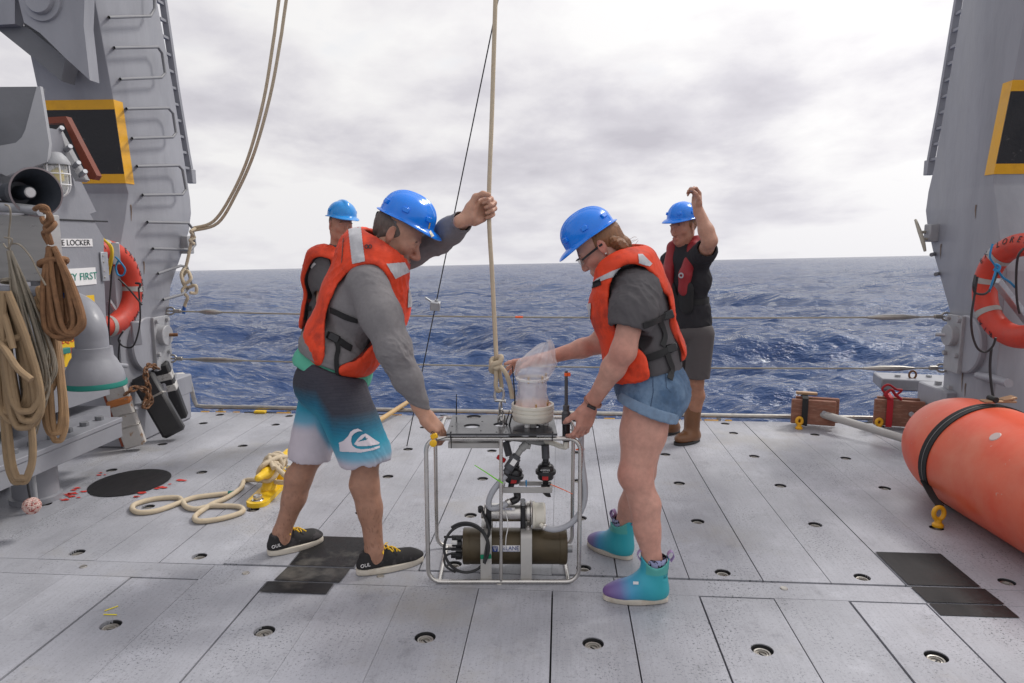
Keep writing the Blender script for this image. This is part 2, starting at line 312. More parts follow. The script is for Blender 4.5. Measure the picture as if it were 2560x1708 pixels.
# ------------------------------------------------------------------ deck
def deck_mat(name, base, spk, sp_amt, rlo=.30, rhi=.60, spec=.5):
    m = bpy.data.materials.new(name); m.use_nodes = True; t = m.node_tree; t.nodes.clear(); q = NB(t)
    p = q.n('ShaderNodeBsdfPrincipled'); t.links.new(p.outputs[0], q.n('ShaderNodeOutputMaterial').inputs[0])
    v = q.n('ShaderNodeNewGeometry').outputs['Position']
    rnd = q.n('ShaderNodeObjectInfo').outputs['Random']
    c = q.mix(q.rng(q.noise(v, 1.7, 5., .6), .35, .68), (*[x*.80 for x in base], 1), (*[x*1.08 for x in base], 1))
    c = q.mul(c, q.ramp(rnd, [(0, .93), (1, 1.06)]))
    gr = q.noise(q.vmath('MULTIPLY', v, (40, 1.6, 1)), 2.2, 5., .65)                                        # wood grain along the boards
    c = q.mul(c, q.ramp(gr, [(.28, .90), (.55, 1.02)])); sc_ = q.rng(q.noise(q.vmath('MULTIPLY', v, (1.2, 1., 1)), 5.5, 7., .75), .57, .66); c = q.mul(c, q.ramp(sc_, [(0, 1.), (1, .82)])); lt_ = q.rng(q.noise(q.vmath('ADD', v, (5, 2, 0)), 2.8, 7., .7), .56, .64); c = q.mul(c, q.ramp(lt_, [(0, .97), (1, 1.10)]))
    off = q.vmath('ADD', v, (3.1, 1.7, 0))
    worn_ = q.math('MULTIPLY', q.rng(q.noise(off, 1.5, 4., .65), .40, .60), q.rng(q.noise(q.vmath('MULTIPLY', v, (2.4, .8, 1)), 2.3, 3.), .42, .62))   # worn non-skid: dark specks in patches
    spn = q.noise(v, 95., 3., .75); sp2 = q.noise(v, 210., 2., .6)
    sm = q.math('MULTIPLY', q.rng(spn, .56, .64), q.math('ADD', q.math('MULTIPLY', worn_, sp_amt), .30), clamp=True)
    c = q.mix(sm, c, (*spk, 1))
    dk = q.math('MULTIPLY', q.rng(sp2, .70, .74), .75); c = q.mix(dk, c, (.05, .045, .04, 1))
    st = q.math('MULTIPLY', q.rng(q.noise(q.vmath('ADD', v, (9, 4, 0)), 1.1, 6., .7), .55, .70), .5); c = q.mix(st, c, (.30, .28, .245, 1))
    rs = q.rng(q.noise(q.vmath('ADD', v, (2, 8, 0)), 7., 5., .75), .735, .76); c = q.mix(q.math('MULTIPLY', rs, .8), c, (.22, .10, .055, 1))
    t.links.new(c, p.inputs['Base Color'])
    wet = q.rng(q.noise(q.vmath('MULTIPLY', v, (1.6, .7, 1)), 1.3, 4., .6), .40, .62)
    q.set(p.inputs['Roughness'], q.math('ADD', q.rng(wet, 0, 1, rlo, rhi), q.math('MULTIPLY', sm, .2)))
    p.inputs['Specular IOR Level'].default_value = spec
    hgt = q.math('ADD', q.math('MULTIPLY', spn, .5), q.math('ADD', q.math('MULTIPLY', gr, .7), q.math('MULTIPLY', sp2, .4)))
    t.links.new(q.n('ShaderNodeBump', ins={'Strength': .5, 'Distance': .0022, 'Height': hgt}).outputs[0], p.inputs['Normal'])
    return m
deckm = deck_mat('deck_grey_nonskid', (.388, .394, .432), (.09, .098, .105), 1.0)
blackdeck = deck_mat('black_nonskid', (.012, .0115, .013), (.035, .034, .036), .6, .38, .75, .28)
seam = M('dark_seam', (.03, .03, .032), .8)
EDGE = 5.93
deck = obj('deck', [(-6, -9, -.034), (6, -9, -.034), (6, EDGE-.02, -.034), (-6, EDGE-.02, -.034), (-6, -9, -1.2), (6, -9, -1.2), (6, EDGE-.02, -1.2), (-6, EDGE-.02, -1.2)],
           [(0, 1, 2, 3), (3, 2, 6, 7), (1, 5, 6, 2), (0, 3, 7, 4)], seam, smooth=False, kind='structure', label='grey painted wooden working deck at the stern', cat='deck')
def plank(x0, x1, y0, y1, holes, r, dz):
    """board with round socket holes at (x, y) along its middle"""
    V = []; Fc = []
    def vv(x, y, z): V.append((x, y, z)); return len(V)-1
    ys = [y0]; cells = []
    for hy in sorted(holes):
        a = max(hy-.09, y0); c = min(hy+.09, y1)
        if a > ys[-1]+1e-4: ys.append(a)
        cells.append((ys[-1], c, hy)); ys.append(c)
    if y1 > ys[-1]+1e-4: ys.append(y1)
    L = [(vv(x0, y, dz), vv(x1, y, dz)) for y in ys]; xm = (x0+x1)/2; hc_ = {round(a, 4): (c, hy) for a, c, hy in cells}
    for i in range(len(ys)-1):
        if round(ys[i], 4) in hc_:
            c, hy = hc_[round(ys[i], 4)]; n = 20; ring = [vv(xm+r*math.cos(2*math.pi*k/n), hy+r*math.sin(2*math.pi*k/n), dz) for k in range(n)]
            low = [vv(V[j][0], V[j][1], dz-.03) for j in ring]
            cor = [L[i+1][1], L[i+1][0], L[i][0], L[i][1]]
            ca_ = [math.atan2(V[j][1]-hy, V[j][0]-xm) % (2*math.pi) for j in cor]
            near = lambda k: min(range(4), key=lambda j: abs((2*math.pi*k/n-ca_[j]+math.pi) % (2*math.pi)-math.pi))
            for k in range(n):
                k2 = (k+1) % n; a_, b_ = near(k), near(k2)
                if a_ == b_: Fc.append((ring[k], cor[a_], ring[k2]))
                else: Fc.append((ring[k], cor[a_], cor[b_], ring[k2]))
                Fc.append((ring[k2], low[k2], low[k], ring[k]))
        else: Fc.append((L[i][0], L[i][1], L[i+1][1], L[i+1][0]))
    n = len(L); Bt = [(vv(V[a][0], V[a][1], -.033), vv(V[c][0], V[c][1], -.033)) for a, c in L]
    for i in range(n-1): Fc += [(L[i+1][0], Bt[i+1][0], Bt[i][0], L[i][0]), (L[i][1], Bt[i][1], Bt[i+1][1], L[i+1][1])]
    Fc += [(L[0][0], Bt[0][0], Bt[0][1], L[0][1]), (L[-1][1], Bt[-1][1], Bt[-1][0], L[-1][0])]
    return V, Fc
def socket_mesh(r):
    q = MB(); q.lathe([(r*.98, .028), (r*.95, .006), (r*.7, .004), (.0001, .004)], (0, 0, -.031), (0, 0, 1), 20, 0)
    q.lathe([(r*.80, .004), (r*.80, .018), (r*.72, .020), (r*.60, .019), (r*.56, .014), (r*.42, .015), (r*.40, .010), (.0001, .010)], (0, 0, -.031), (0, 0, 1), 20, 1)
    q.box((0, 0, -.0200), (r*.62, r*.13, .003), bev=.001, mi=0)
    o = q.build('deck_socket', [black, steel_d]); return o
S1 = socket_mesh(.036); S2 = socket_mesh(.041); used = {}
def put_socket(par, x, y, big, rot):
    src = S2 if big else S1
    o = src if src.name not in used else src.copy()
    if src.name in used: COL.objects.link(o)
    used[src.name] = 1; o.location = (x, y, 0); o.rotation_euler = (0, 0, rot); o.parent = par; o.matrix_parent_inverse = par.matrix_basis.inverted()
AFT = [-4.35, -4.04, -3.72, -3.41, -3.10, -2.79, -2.475, -2.19, -1.875, -1.565, -1.255, -.94, -.64, -.335, -.03, .265, .585, .91, 1.205, 1.525, 1.84, 2.135, 2.45, 2.77, 3.08, 3.4, 3.7, 4.0]
FWD = [-3.79, -3.47, -3.16, -2.84, -2.53, -2.22, -1.915, -1.605, -1.29, -.985, -.665, -.345, -.025, .29, .60, .91, 1.22, 1.53, 1.84, 2.15, 2.46, 2.77, 3.08, 3.4]
HOLX = [-2.95, -2.33, -1.735, -1.1, -.49, .117, .747, 1.366, 1.99, 2.61, 3.24]
DARK = {1.525: .007, .91: .006, 1.205: .0035, .585: .0045, -1.875: .007, -1.255: .006, -.64: .006, -.025: .007, .60: .007, 1.22: .009, 1.53: .008, -1.29: .008, -1.915: .012, -2.475: .006, .29: .006, -.345: .004, .265: .006, -.94: .003}
def lay(seams, y0, y1, rows, big):
    for a, c in zip(seams[:-1], seams[1:]):
        ga, gc = DARK.get(a, .0014)/2, DARK.get(c, .0014)/2; xm = (a+c)/2
        hs = rows if any(abs(xm-h) < .06 for h in HOLX) else []
        dz = random.uniform(-.0015, .0012); r = .041 if big else .036; hs = [y for y in hs if y0+.045 < y < y1-.04]
        e0, e1_ = (random.choice((-.007, -.006, .0, .006)), 0) if not big else (0, random.choice((.004, .0045, .0, -.008)))
        V, Fc = plank(a+ga, c-gc, y0+e0, y1+e1_, hs, r, dz)
        o = obj('plank', V, Fc, deckm, deck, smooth=False)
        for y in hs: put_socket(o, xm, y, big, random.uniform(0, 3))
lay(AFT, 3.053, EDGE, [3.125, 3.725, 4.335, 4.94, 5.55, 5.84], False)
lay(FWD, -1.0, 2.897, [2.505, 1.895, 1.285, .675], True)
for a, c in ((-4.35, -1.6), (-1.597, .245), (.25, 1.84), (1.843, 4.0)):         # the cross boards between the two fields
    V, Fc = plank(a, c, 2.903, 3.043, [], .03, -.001); obj('plank', V, Fc, deckm, deck, smooth=False)
for x in (-2.2, -1.42, -.80, -.26, .37, .98, 1.6):                              # screw heads in the cross boards
    q = MB(); q.lathe([(.0001, .002), (.009, .002), (.015, .0035), (.017, .001), (.017, -.002)], (x, 2.972+random.uniform(-.02, .02), 0), (0, 0, 1), 14); q.build('screw_head', steel_d, deck)
def paint(name, poly, z=.0045, mat=None, parent=None):
    V = [(x, y, z) for x, y in poly]; return obj(name, V, [tuple(range(len(V)))], mat or blackdeck, parent or deck, smooth=False)
paint('black_square', [(-1.249, 3.057), (-.943, 3.057), (-.943, 3.385), (-1.249, 3.385)]); paint('black_square', [(-1.262, 2.906), (-.965, 2.906), (-.955, 3.04), (-1.25, 3.04)]); paint('black_square', [(-1.283, 2.80), (-.988, 2.80), (-.986, 2.894), (-1.283, 2.894)])
paint('black_square', [(1.533, 3.057), (1.838, 3.057), (1.838, 3.39), (1.533, 3.39)]); paint('black_square', [(1.54, 2.906), (1.85, 2.906), (1.845, 3.04), (1.535, 3.04)]); paint('black_square', [(1.54, 2.80), (1.845, 2.80), (1.845, 2.894), (1.54, 2.894)])
ov = []
for k in range(40):
    t_ = 2*math.pi*k/40; ov.append((-2.675+.225*math.cos(t_), 4.11+.255*math.sin(t_)))
paint('black_spot', ov)
for i in range(26):                                                              # red paint splashes beside the black spot
    if i < 12: cx_, cy_ = -2.93+random.uniform(-.13, .12), 3.87+random.uniform(-.10, .12)
    elif i < 22: s_ = random.random(); cx_, cy_ = -2.50+.16*s_+random.uniform(-.02, .02), 3.86+.36*s_
    else: cx_, cy_ = -2.98+random.uniform(-.06, .06), 4.22+random.uniform(-.02, .05)
    r_ = random.uniform(.006, .02); n = 9; paint('paint_splash', [(cx_+r_*random.uniform(.5, 1.4)*math.cos(6.283*k/n)*1.5, cy_+r_*random.uniform(.5, 1.4)*math.sin(6.283*k/n)) for k in range(n)], .005, ink_r)
# stern edge: low pipe rail on short feet, yellow edge paint
sr = thing('stern_rail', (-.1, 5.97, 0), 'low grey steel pipe rail along the aft edge of the deck', 'rail')
q = MB(); q.tube([(-3.33, 5.72, .36), (-3.27, 5.86, .35), (-3.25, 5.93, .30), (-3.235, 5.965, .10), (-3.22, 5.975, .045), (-3.15, 5.975, .038), (0, 5.975, .034), (3.4, 5.975, .034)], .019, 12); q.build('pipe', steel_d, sr)
for x in np.arange(-3.0, 3.3, .62): q = MB(); q.box((x, 5.972, -.01), (.03, .04, .06), bev=.002); q.build('foot', worn, sr)
for i in range(46):
    x = -3.2+i*.142
    if random.random() < .72: q = MB(); q.box((x+.07, 5.945, -.012), (random.uniform(.05, .14), .024, .03+random.uniform(0, .004)), bev=.002); q.build('edge_mark', yellow if random.random() < .6 else black, sr)
q = MB(); q.box((-2.62, 5.925, .012), (.10, .05, .022), bev=.004); q.build('cleat_pad', yel_cleat, sr)
# ------------------------------------------------------------------ implicit-surface modelling: blended solids -> one continuous mesh
def U(v): v = np.array(v, float); return v/np.linalg.norm(v)
class Sdf:
    def __init__(s, h=.006): s.h = h; s.ops = []; s.lo = np.full(3, 1e9); s.hi = np.full(3, -1e9)
    def _bb(s, lo, hi): s.lo = np.minimum(s.lo, lo); s.hi = np.maximum(s.hi, hi)
    def cap(s, a, b, ra, rb=None, k=.02, mode='add', flat=None, fr=1.):
        a = np.array(a, float); b = np.array(b, float); rb = ra if rb is None else rb; m = max(ra, rb)*max(1, fr); lo = np.minimum(a, b)-m; hi = np.maximum(a, b)+m
        if mode == 'add': s._bb(lo, hi)
        s.ops.append((mode, lo, hi, k, ('cap', a, b, ra, rb, None if flat is None else U(flat), fr))); return s
    def chain(s, pts, rad, k=.02, mode='add', flat=None, fr=1.):
        for i in range(len(pts)-1): s.cap(pts[i], pts[i+1], rad[i], rad[i+1], k, mode, flat, fr)
        return s
    def ell(s, c, r, R=None, k=.02, mode='add'):
        c = np.array(c, float); r = np.array(r if hasattr(r, '__len__') else (r, r, r), float); m = np.abs(R if R is not None else np.eye(3)) @ r
        if mode == 'add': s._bb(c-m, c+m)
        s.ops.append((mode, c-m, c+m, k, ('ell', c, r, R))); return s
    def box(s, c, half, R=None, rad=.01, k=.02, mode='add'):
        c = np.array(c, float); half = np.array(half, float); m = np.abs(R if R is not None else np.eye(3)) @ half
        if mode == 'add': s._bb(c-m, c+m)
        s.ops.append((mode, c-m, c+m, k, ('box', c, half, R, rad))); return s
    def plane(s, o, n, k=.004): s.ops.append(('cut', None, None, k, ('plane', np.array(o, float), U(n)))); return s      # keep the side n points away from
    def fn(s, f): s.ops.append(('fn', None, None, 0, f)); return s
    def group(s, other, k=.01, mode='add'):
        if mode == 'add': s._bb(other.lo, other.hi)
        s.ops.append((mode, other.lo.copy(), other.hi.copy(), k, ('grp', other))); return s
    @staticmethod
    def dist(p, X, Y, Z):
        t = p[0]
        if t == 'cap':
            _, a, b, ra, rb, fl, fr = p; px, py, pz = X-a[0], Y-a[1], Z-a[2]; d = b-a
            if fl is not None:
                w = (px*fl[0]+py*fl[1]+pz*fl[2])*(1/fr-1); px = px+w*fl[0]; py = py+w*fl[1]; pz = pz+w*fl[2]; d = d+fl*((d@fl)*(1/fr-1))
            L = d@d+1e-12; h = np.clip((px*d[0]+py*d[1]+pz*d[2])/L, 0, 1)
            r = np.sqrt((px-h*d[0])**2+(py-h*d[1])**2+(pz-h*d[2])**2)-(ra+(rb-ra)*h)
            return r*min(1, fr) if fl is not None else r
        if t == 'ell':
            _, c, r, R = p; x, y, z = X-c[0], Y-c[1], Z-c[2]
            if R is not None: x, y, z = (x*R[0, 0]+y*R[1, 0]+z*R[2, 0], x*R[0, 1]+y*R[1, 1]+z*R[2, 1], x*R[0, 2]+y*R[1, 2]+z*R[2, 2])
            k0 = np.sqrt((x/r[0])**2+(y/r[1])**2+(z/r[2])**2); k1 = np.sqrt((x/r[0]**2)**2+(y/r[1]**2)**2+(z/r[2]**2)**2)+1e-9
            return np.where(k0 < 1e-3, -min(r), k0*(k0-1)/k1)
        if t == 'box':
            _, c, hf, R, rad = p; x, y, z = X-c[0], Y-c[1], Z-c[2]
            if R is not None: x, y, z = (x*R[0, 0]+y*R[1, 0]+z*R[2, 0], x*R[0, 1]+y*R[1, 1]+z*R[2, 1], x*R[0, 2]+y*R[1, 2]+z*R[2, 2])
            qx, qy, qz = np.abs(x)-hf[0]+rad, np.abs(y)-hf[1]+rad, np.abs(z)-hf[2]+rad
            return np.sqrt(np.maximum(qx, 0)**2+np.maximum(qy, 0)**2+np.maximum(qz, 0)**2)+np.minimum(np.maximum(qx, np.maximum(qy, qz)), 0)-rad
    def field(s, xs, ys, zs):
        D = np.full((len(xs), len(ys), len(zs)), .5, np.float32)
        for mode, lo, hi, k, p in s.ops:
            if mode == 'fn': D = p(D, xs[:, None, None], ys[None, :, None], zs[None, None, :]).astype(np.float32); continue
            if mode == 'cut':
                d = ((xs-p[1][0])*p[2][0])[:, None, None]+((ys-p[1][1])*p[2][1])[None, :, None]+((zs-p[1][2])*p[2][2])[None, None, :]
                D = -smin(-D, -d.astype(np.float32), k); continue
            pad = k+3*s.h+(.03 if mode == 'add' else .0)
            i0, i1 = np.searchsorted(xs, lo[0]-pad), np.searchsorted(xs, hi[0]+pad); j0, j1 = np.searchsorted(ys, lo[1]-pad), np.searchsorted(ys, hi[1]+pad); l0, l1 = np.searchsorted(zs, lo[2]-pad), np.searchsorted(zs, hi[2]+pad)
            if i1 <= i0 or j1 <= j0 or l1 <= l0: continue
            if p[0] == 'grp': d = p[1].field(xs[i0:i1], ys[j0:j1], zs[l0:l1])
            else: d = s.dist(p, xs[i0:i1, None, None], ys[None, j0:j1, None], zs[None, None, l0:l1]).astype(np.float32)
            S = D[i0:i1, j0:j1, l0:l1]
            D[i0:i1, j0:j1, l0:l1] = smin(S, d, k) if mode == 'add' else -smin(-S, d, k)
        return D
    def mesh(s, pad=.03):
        h = s.h; lo = s.lo-pad; hi = s.hi+pad; ax = [np.arange(lo[i], hi[i]+h, h) for i in range(3)]
        return nets(s.field(*ax), h, lo)
def smin(a, b, k):
    if k <= 0: return np.minimum(a, b)
    h = np.maximum(k-np.abs(a-b), 0)/k; return np.minimum(a, b)-h*h*(k*.25)
def nets(D, h, lo):
    S = D < 0; c = np.zeros(tuple(n-1 for n in D.shape), np.int8)
    for i in (0, 1):
        for j in (0, 1):
            for l in (0, 1): c += S[i:S.shape[0]-1+i, j:S.shape[1]-1+j, l:S.shape[2]-1+l]
    I = np.argwhere((c > 0) & (c < 8)); idx = np.full(c.shape, -1, np.int32); idx[tuple(I.T)] = np.arange(len(I))
    acc = np.zeros((len(I), 3)); cnt = np.zeros(len(I)); cr = [(i, j, l) for i in (0, 1) for j in (0, 1) for l in (0, 1)]
    val = {q: D[I[:, 0]+q[0], I[:, 1]+q[1], I[:, 2]+q[2]] for q in cr}
    for a in cr:
        for ax in range(3):
            if a[ax]: continue
            b = list(a); b[ax] = 1; b = tuple(b); va, vb = val[a], val[b]; mk = (va < 0) != (vb < 0)
            t = np.where(mk, va/np.where(mk, va-vb, 1), 0); p = np.tile(np.array(a, float), (len(I), 1)); p[:, ax] = t
            acc[mk] += p[mk]; cnt[mk] += 1
    V = (I+acc/cnt[:, None])*h+lo; Q = []
    for ax in range(3):
        sl0 = [slice(1, -1)]*3; sl1 = [slice(1, -1)]*3; sl0[ax] = slice(0, -1); sl1[ax] = slice(1, None)
        a, b = S[tuple(sl0)], S[tuple(sl1)]; E = np.argwhere(a != b); neg = a[tuple(E.T)]
        off = np.ones(3, int); off[ax] = 0; E = E+off; u, w = (ax+1) % 3, (ax+2) % 3; cell = []
        for du, dw in ((0, 0), (-1, 0), (-1, -1), (0, -1)): e = E.copy(); e[:, u] += du; e[:, w] += dw; cell.append(idx[tuple(e.T)])
        q = np.stack(cell, 1); q[~neg] = q[~neg][:, ::-1]; Q.append(q)
    Q = np.concatenate(Q); return V, Q
def vnormals(V, Q):
    n = np.cross(V[Q[:, 2]]-V[Q[:, 0]], V[Q[:, 3]]-V[Q[:, 1]]); N = np.zeros_like(V)
    for i in range(4): np.add.at(N, Q[:, i], n)
    return N/(np.linalg.norm(N, axis=1)[:, None]+1e-12)
def relax(V, Q, it=2, lam=.5):
    for _ in range(it):
        A = np.zeros_like(V); C = np.zeros(len(V))
        for i in range(4):
            a, b = Q[:, i], Q[:, (i+1) % 4]; np.add.at(A, a, V[b]); np.add.at(C, a, 1); np.add.at(A, b, V[a]); np.add.at(C, b, 1)
        V = V+lam*(A/C[:, None]-V)
    return V
def waves(P, n, freq, seed, aniso=None):
    r = np.random.default_rng(seed); out = np.zeros(len(P))
    for i in range(n):
        d = r.normal(size=3); d /= np.linalg.norm(d)
        if aniso is not None: d = d*np.array(aniso)
        out += np.sin(P @ d*freq*r.uniform(.6, 1.6)+r.uniform(0, 6.28))
    return out/math.sqrt(n)
def folds(V, Q, amp, freq, seed, aniso=None, mask=None):
    """cloth creases: sharpened waves along the normal"""
    Wp = V+.020*np.stack([waves(V, 4, freq*.45, seed+9+i) for i in range(3)], 1); w = np.zeros(len(V))
    for j, (m_, f_) in enumerate(((.62, 1.), (.45, 1.9), (.22, 3.4))):
        x = waves(Wp, 3, freq*f_, seed+j*5, aniso); w += m_*(1.15-1.9*np.abs(np.tanh(x*.9)))
    gate = np.clip(.55+.55*waves(V, 4, freq*.28, seed+77), .12, 1.15)
    d = amp*w*gate if mask is None else amp*w*gate*mask
    return V+vnormals(V, Q)*d[:, None]
def sdf_obj(name, s, mat, parent, it=1, fold=None, col=None, **kw):
    V, Q = s.mesh()
    if it: V = relax(V, Q, it, .45)
    if fold: V = folds(V, Q, *fold)
    return obj(name, V, Q, mat, parent, col=None if col is None else col(V), **kw)
def lerp(a, b, t): return np.array(a)*(1-t)+np.array(b)*t

from mathutils.bvhtree import BVHTree
def bvh(*os):
    V = []; Fc = []
    for o in os:
        n = len(V); V += [v.co[:] for v in o.data.vertices]; Fc += [tuple(i+n for i in f.vertices) for f in o.data.polygons]
    return BVHTree.FromPolygons(V, Fc)
def hit(t, u, v, off=0.):
    """first point of a surface seen along the photograph's pixel (u, v)"""
    h = t.ray_cast(Vector(CAM), Vector(U(ray(u, v))))
    if h[0] is None: return None
    n = np.array(h[1]); n = n if n @ ray(u, v) < 0 else -n
    return np.array(h[0])+n*off, n
def inpoly(x, y, P):
    c = False; n = len(P)
    for i in range(n):
        (x1, y1), (x2, y2) = P[i], P[(i+1) % n]
        if (y1 > y) != (y2 > y) and x < (x2-x1)*(y-y1)/(y2-y1+1e-12)+x1: c = not c
    return c
def decal(name, t, polys, step, mat, parent, off=.0025, holes=()):
    """print lying on a surface: small faces that follow it"""
    V = []; Fc = []; ix = {}
    def vid(i, j):
        if (i, j) not in ix:
            h = hit(t, i*step, j*step, off); ix[i, j] = None if h is None else (V.append(h[0]) or len(V)-1)
        return ix[i, j]
    for P in polys:
        xs = [p[0] for p in P]; ys = [p[1] for p in P]
        for i in range(int(min(xs)/step)-1, int(max(xs)/step)+2):
            for j in range(int(min(ys)/step)-1, int(max(ys)/step)+2):
                cx_, cy_ = (i+.5)*step, (j+.5)*step
                if inpoly(cx_, cy_, P) and not any(inpoly(cx_, cy_, h) for h in holes):
                    q = [vid(i, j), vid(i, j+1), vid(i+1, j+1), vid(i+1, j)]
                    if None not in q and max(np.linalg.norm(V[q[0]]-V[q[2]]), np.linalg.norm(V[q[1]]-V[q[3]])) < .03: Fc.append(tuple(q))
    return obj(name, V, Fc, mat, parent) if Fc else None
def crop(x0, y0, s, P): return [((x0+x/s)/K, (y0+y/s)/K) for x, y in P]
def strap(name, t, pts, w, mat, parent, off=.004, th=.003, sub=4):
    """webbing laid over a surface along pixels"""
    P = []; N = []
    for u, v in spline([(a, c, 0) for a, c in pts], sub)[:, :2]:
        h = hit(t, u, v, off)
        if h is not None: P.append(h[0]); N.append(h[1])
    if len(P) < 3: return None
    P = np.array(P); P[1:-1] = (P[:-2]+P[1:-1]*2+P[2:])/4; T = np.gradient(P, axis=0); Wd = np.cross(np.array(N), T); q = MB(); q.ribbon(P, Wd, w, th); return q.build(name, mat, parent)
# ------------------------------------------------------------------ people
skin_mat = M('skin', (1, 1, 1), .50, var=.15, vs=38., bump=.0010, bs=240., attr='Col', sub=.10, spec=.45)
cloth_grey = M('grey_sweatshirt', (.215, .205, .21), .95, var=.10, vs=60., bump=.0012, bs=420., spec=.2)
tee_grey = M('charcoal_tshirt', (.105, .099, .104), .95, var=.10, vs=16., bump=.0007, bs=500., spec=.2)
tee_black = M('black_tshirt', (.030, .029, .033), .95, var=.12, vs=16., bump=.0007, bs=500., spec=.2)
vest_or = M('orange_vest_nylon', (1, 1, 1), .62, var=.14, vs=7., bump=.0016, bs=120., attr='Col', spec=.35, col2=(.40, .035, .016), p2=.61, s2=9., w2=.2)
vest_red = M('red_vest_nylon', (.27, .012, .018), .6, var=.14, vs=9., bump=.0012, bs=300.)
tape_m = M('reflective_tape', (.50, .50, .52), .42, .0, var=.12, vs=40., bump=.0008, bs=400., col2=(.38, .38, .40), p2=.58, s2=14., w2=.2)
strap_m = M('black_webbing', (.012, .012, .013), .75, var=.2, bump=.001, bs=300.)
hat_m = M('blue_hard_hat', (.002, .21, .84), .26, var=.05, coat=.2, spec=.5)
hat_m2 = M('light_blue_hard_hat', (.008, .26, .70), .26, var=.05, coat=.2, spec=.5)
band_m = M('grey_plastic', (.14, .14, .145), .5, var=.1)
hair_br = M('brown_hair', (.10, .055, .033), .5, var=.35, vs=60., bump=.002, bs=240., stretch=(1, 1, .5))
hair_rd = M('auburn_hair', (.235, .105, .045), .45, var=.35, vs=70., bump=.002, bs=240., stretch=(1, 1, .6))
eye_w = M('eye_white', (.62, .58, .55), .2, var=.02); eye_d = M('iris', (.03, .03, .035), .15, var=.1)
def Fr(o, f, up):
    """head / hand frame: columns forward, left, up at o; returns the mapping local -> world"""
    f = U(f); l = U(np.cross(up, f)); u = np.cross(f, l); R = np.stack([f, l, u], 1); o = np.array(o, float)
    g = lambda x, y, z: o+R @ np.array([x, y, z], float); g.R = R; g.o = o; return g
def head_sdf(s, g, sc=1., jaw=1., fem=False, nose=1.):
    L = lambda x, y, z: g(x*sc, y*sc, z*sc); R = g.R
    s.ell(L(-.014, 0, .030), np.array((.098, .075, .088))*sc, R, .02)
    s.ell(L(.022, 0, -.042), np.array((.064, .058, .072))*sc, R, .035)
    for y in (-1, 1):
        s.cap(L(-.012, y*.047, -.052), L(.056, y*.018*jaw, -.098), .020*sc*jaw, .017*sc, .035)
        s.ell(L(.056, y*.036, -.022), np.array((.024, .024, .02))*sc, R, .03)
    s.ell(L(.070, 0, -.101), np.array((.019, .022*jaw, .017))*sc, R, .022)
    s.cap(L(.076, -.034, .018), L(.076, .034, .018), .0125*sc, k=.02)
    for y in (-1, 1): s.ell(L(.098, y*.033, -.003), np.array((.018, .019, .012))*sc, R, .014, 'sub')
    s.cap(L(.084, 0, .006), L(.108*(.5+.5*nose), 0, -.034), .0085*sc, .0115*sc*nose, .014)
    s.ell(L(.096, 0, -.042), np.array((.017, .019, .0095))*sc*nose, R, .009)
    s.cap(L(.089, -.018, -.068), L(.089, .018, -.068), .0072*sc, k=.011); s.cap(L(.087, -.015, -.080), L(.087, .015, -.080), .0078*sc, k=.011)
    s.cap(L(.0985, -.022, -.0738), L(.0985, .022, -.0738), .0032*sc, k=.004, mode='sub')
    for y in (-1, 1): s.ell(L(.0775, y*.032, -.004), np.array((.0125, .0135, .0105))*sc, R, .004)       # closed-over lids
    for y in (-1, 1):
        Re = R @ np.array(Matrix.Rotation(y*.35, 3, 'Z')) @ np.array(Matrix.Rotation(-.15, 3, 'Y'))
        s.ell(L(-.012, y*.080, -.004), np.array((.019, .0075, .033))*sc, Re, .006)
        s.ell(L(-.007, y*.0875, .002), np.array((.010, .0045, .018))*sc, Re, .005, 'sub')
        s.ell(L(-.006, y*.078, -.034), np.array((.009, .007, .012))*sc, Re, .006)
def eyes(par, g, sc=1., down=False):
    for y in (-1, 1):
        q = MB(); c = g(.0835*sc, y*.032*sc, (-.007 if down else -.004)*sc)
        q.lathe([(.0001, .0045), (.0038, .004), (.0052, .0015), (.0050, -.003)], c, g.R[:, 0], 12); q.build('eye', eye_d, par)
        q = MB(); P_ = [g((.0845-.0022*abs(t)**2*.9)*sc, (y*.034+t*.0165)*sc, (.0225-.004*t*t*.8+(.002 if not down else 0))*sc) for t in np.linspace(-1, 1, 7)]
        q.tube(P_, [.0015, .0032, .0034, .0034, .0032, .0026, .0012], 6); q.build('eyebrow', hair_br, par)
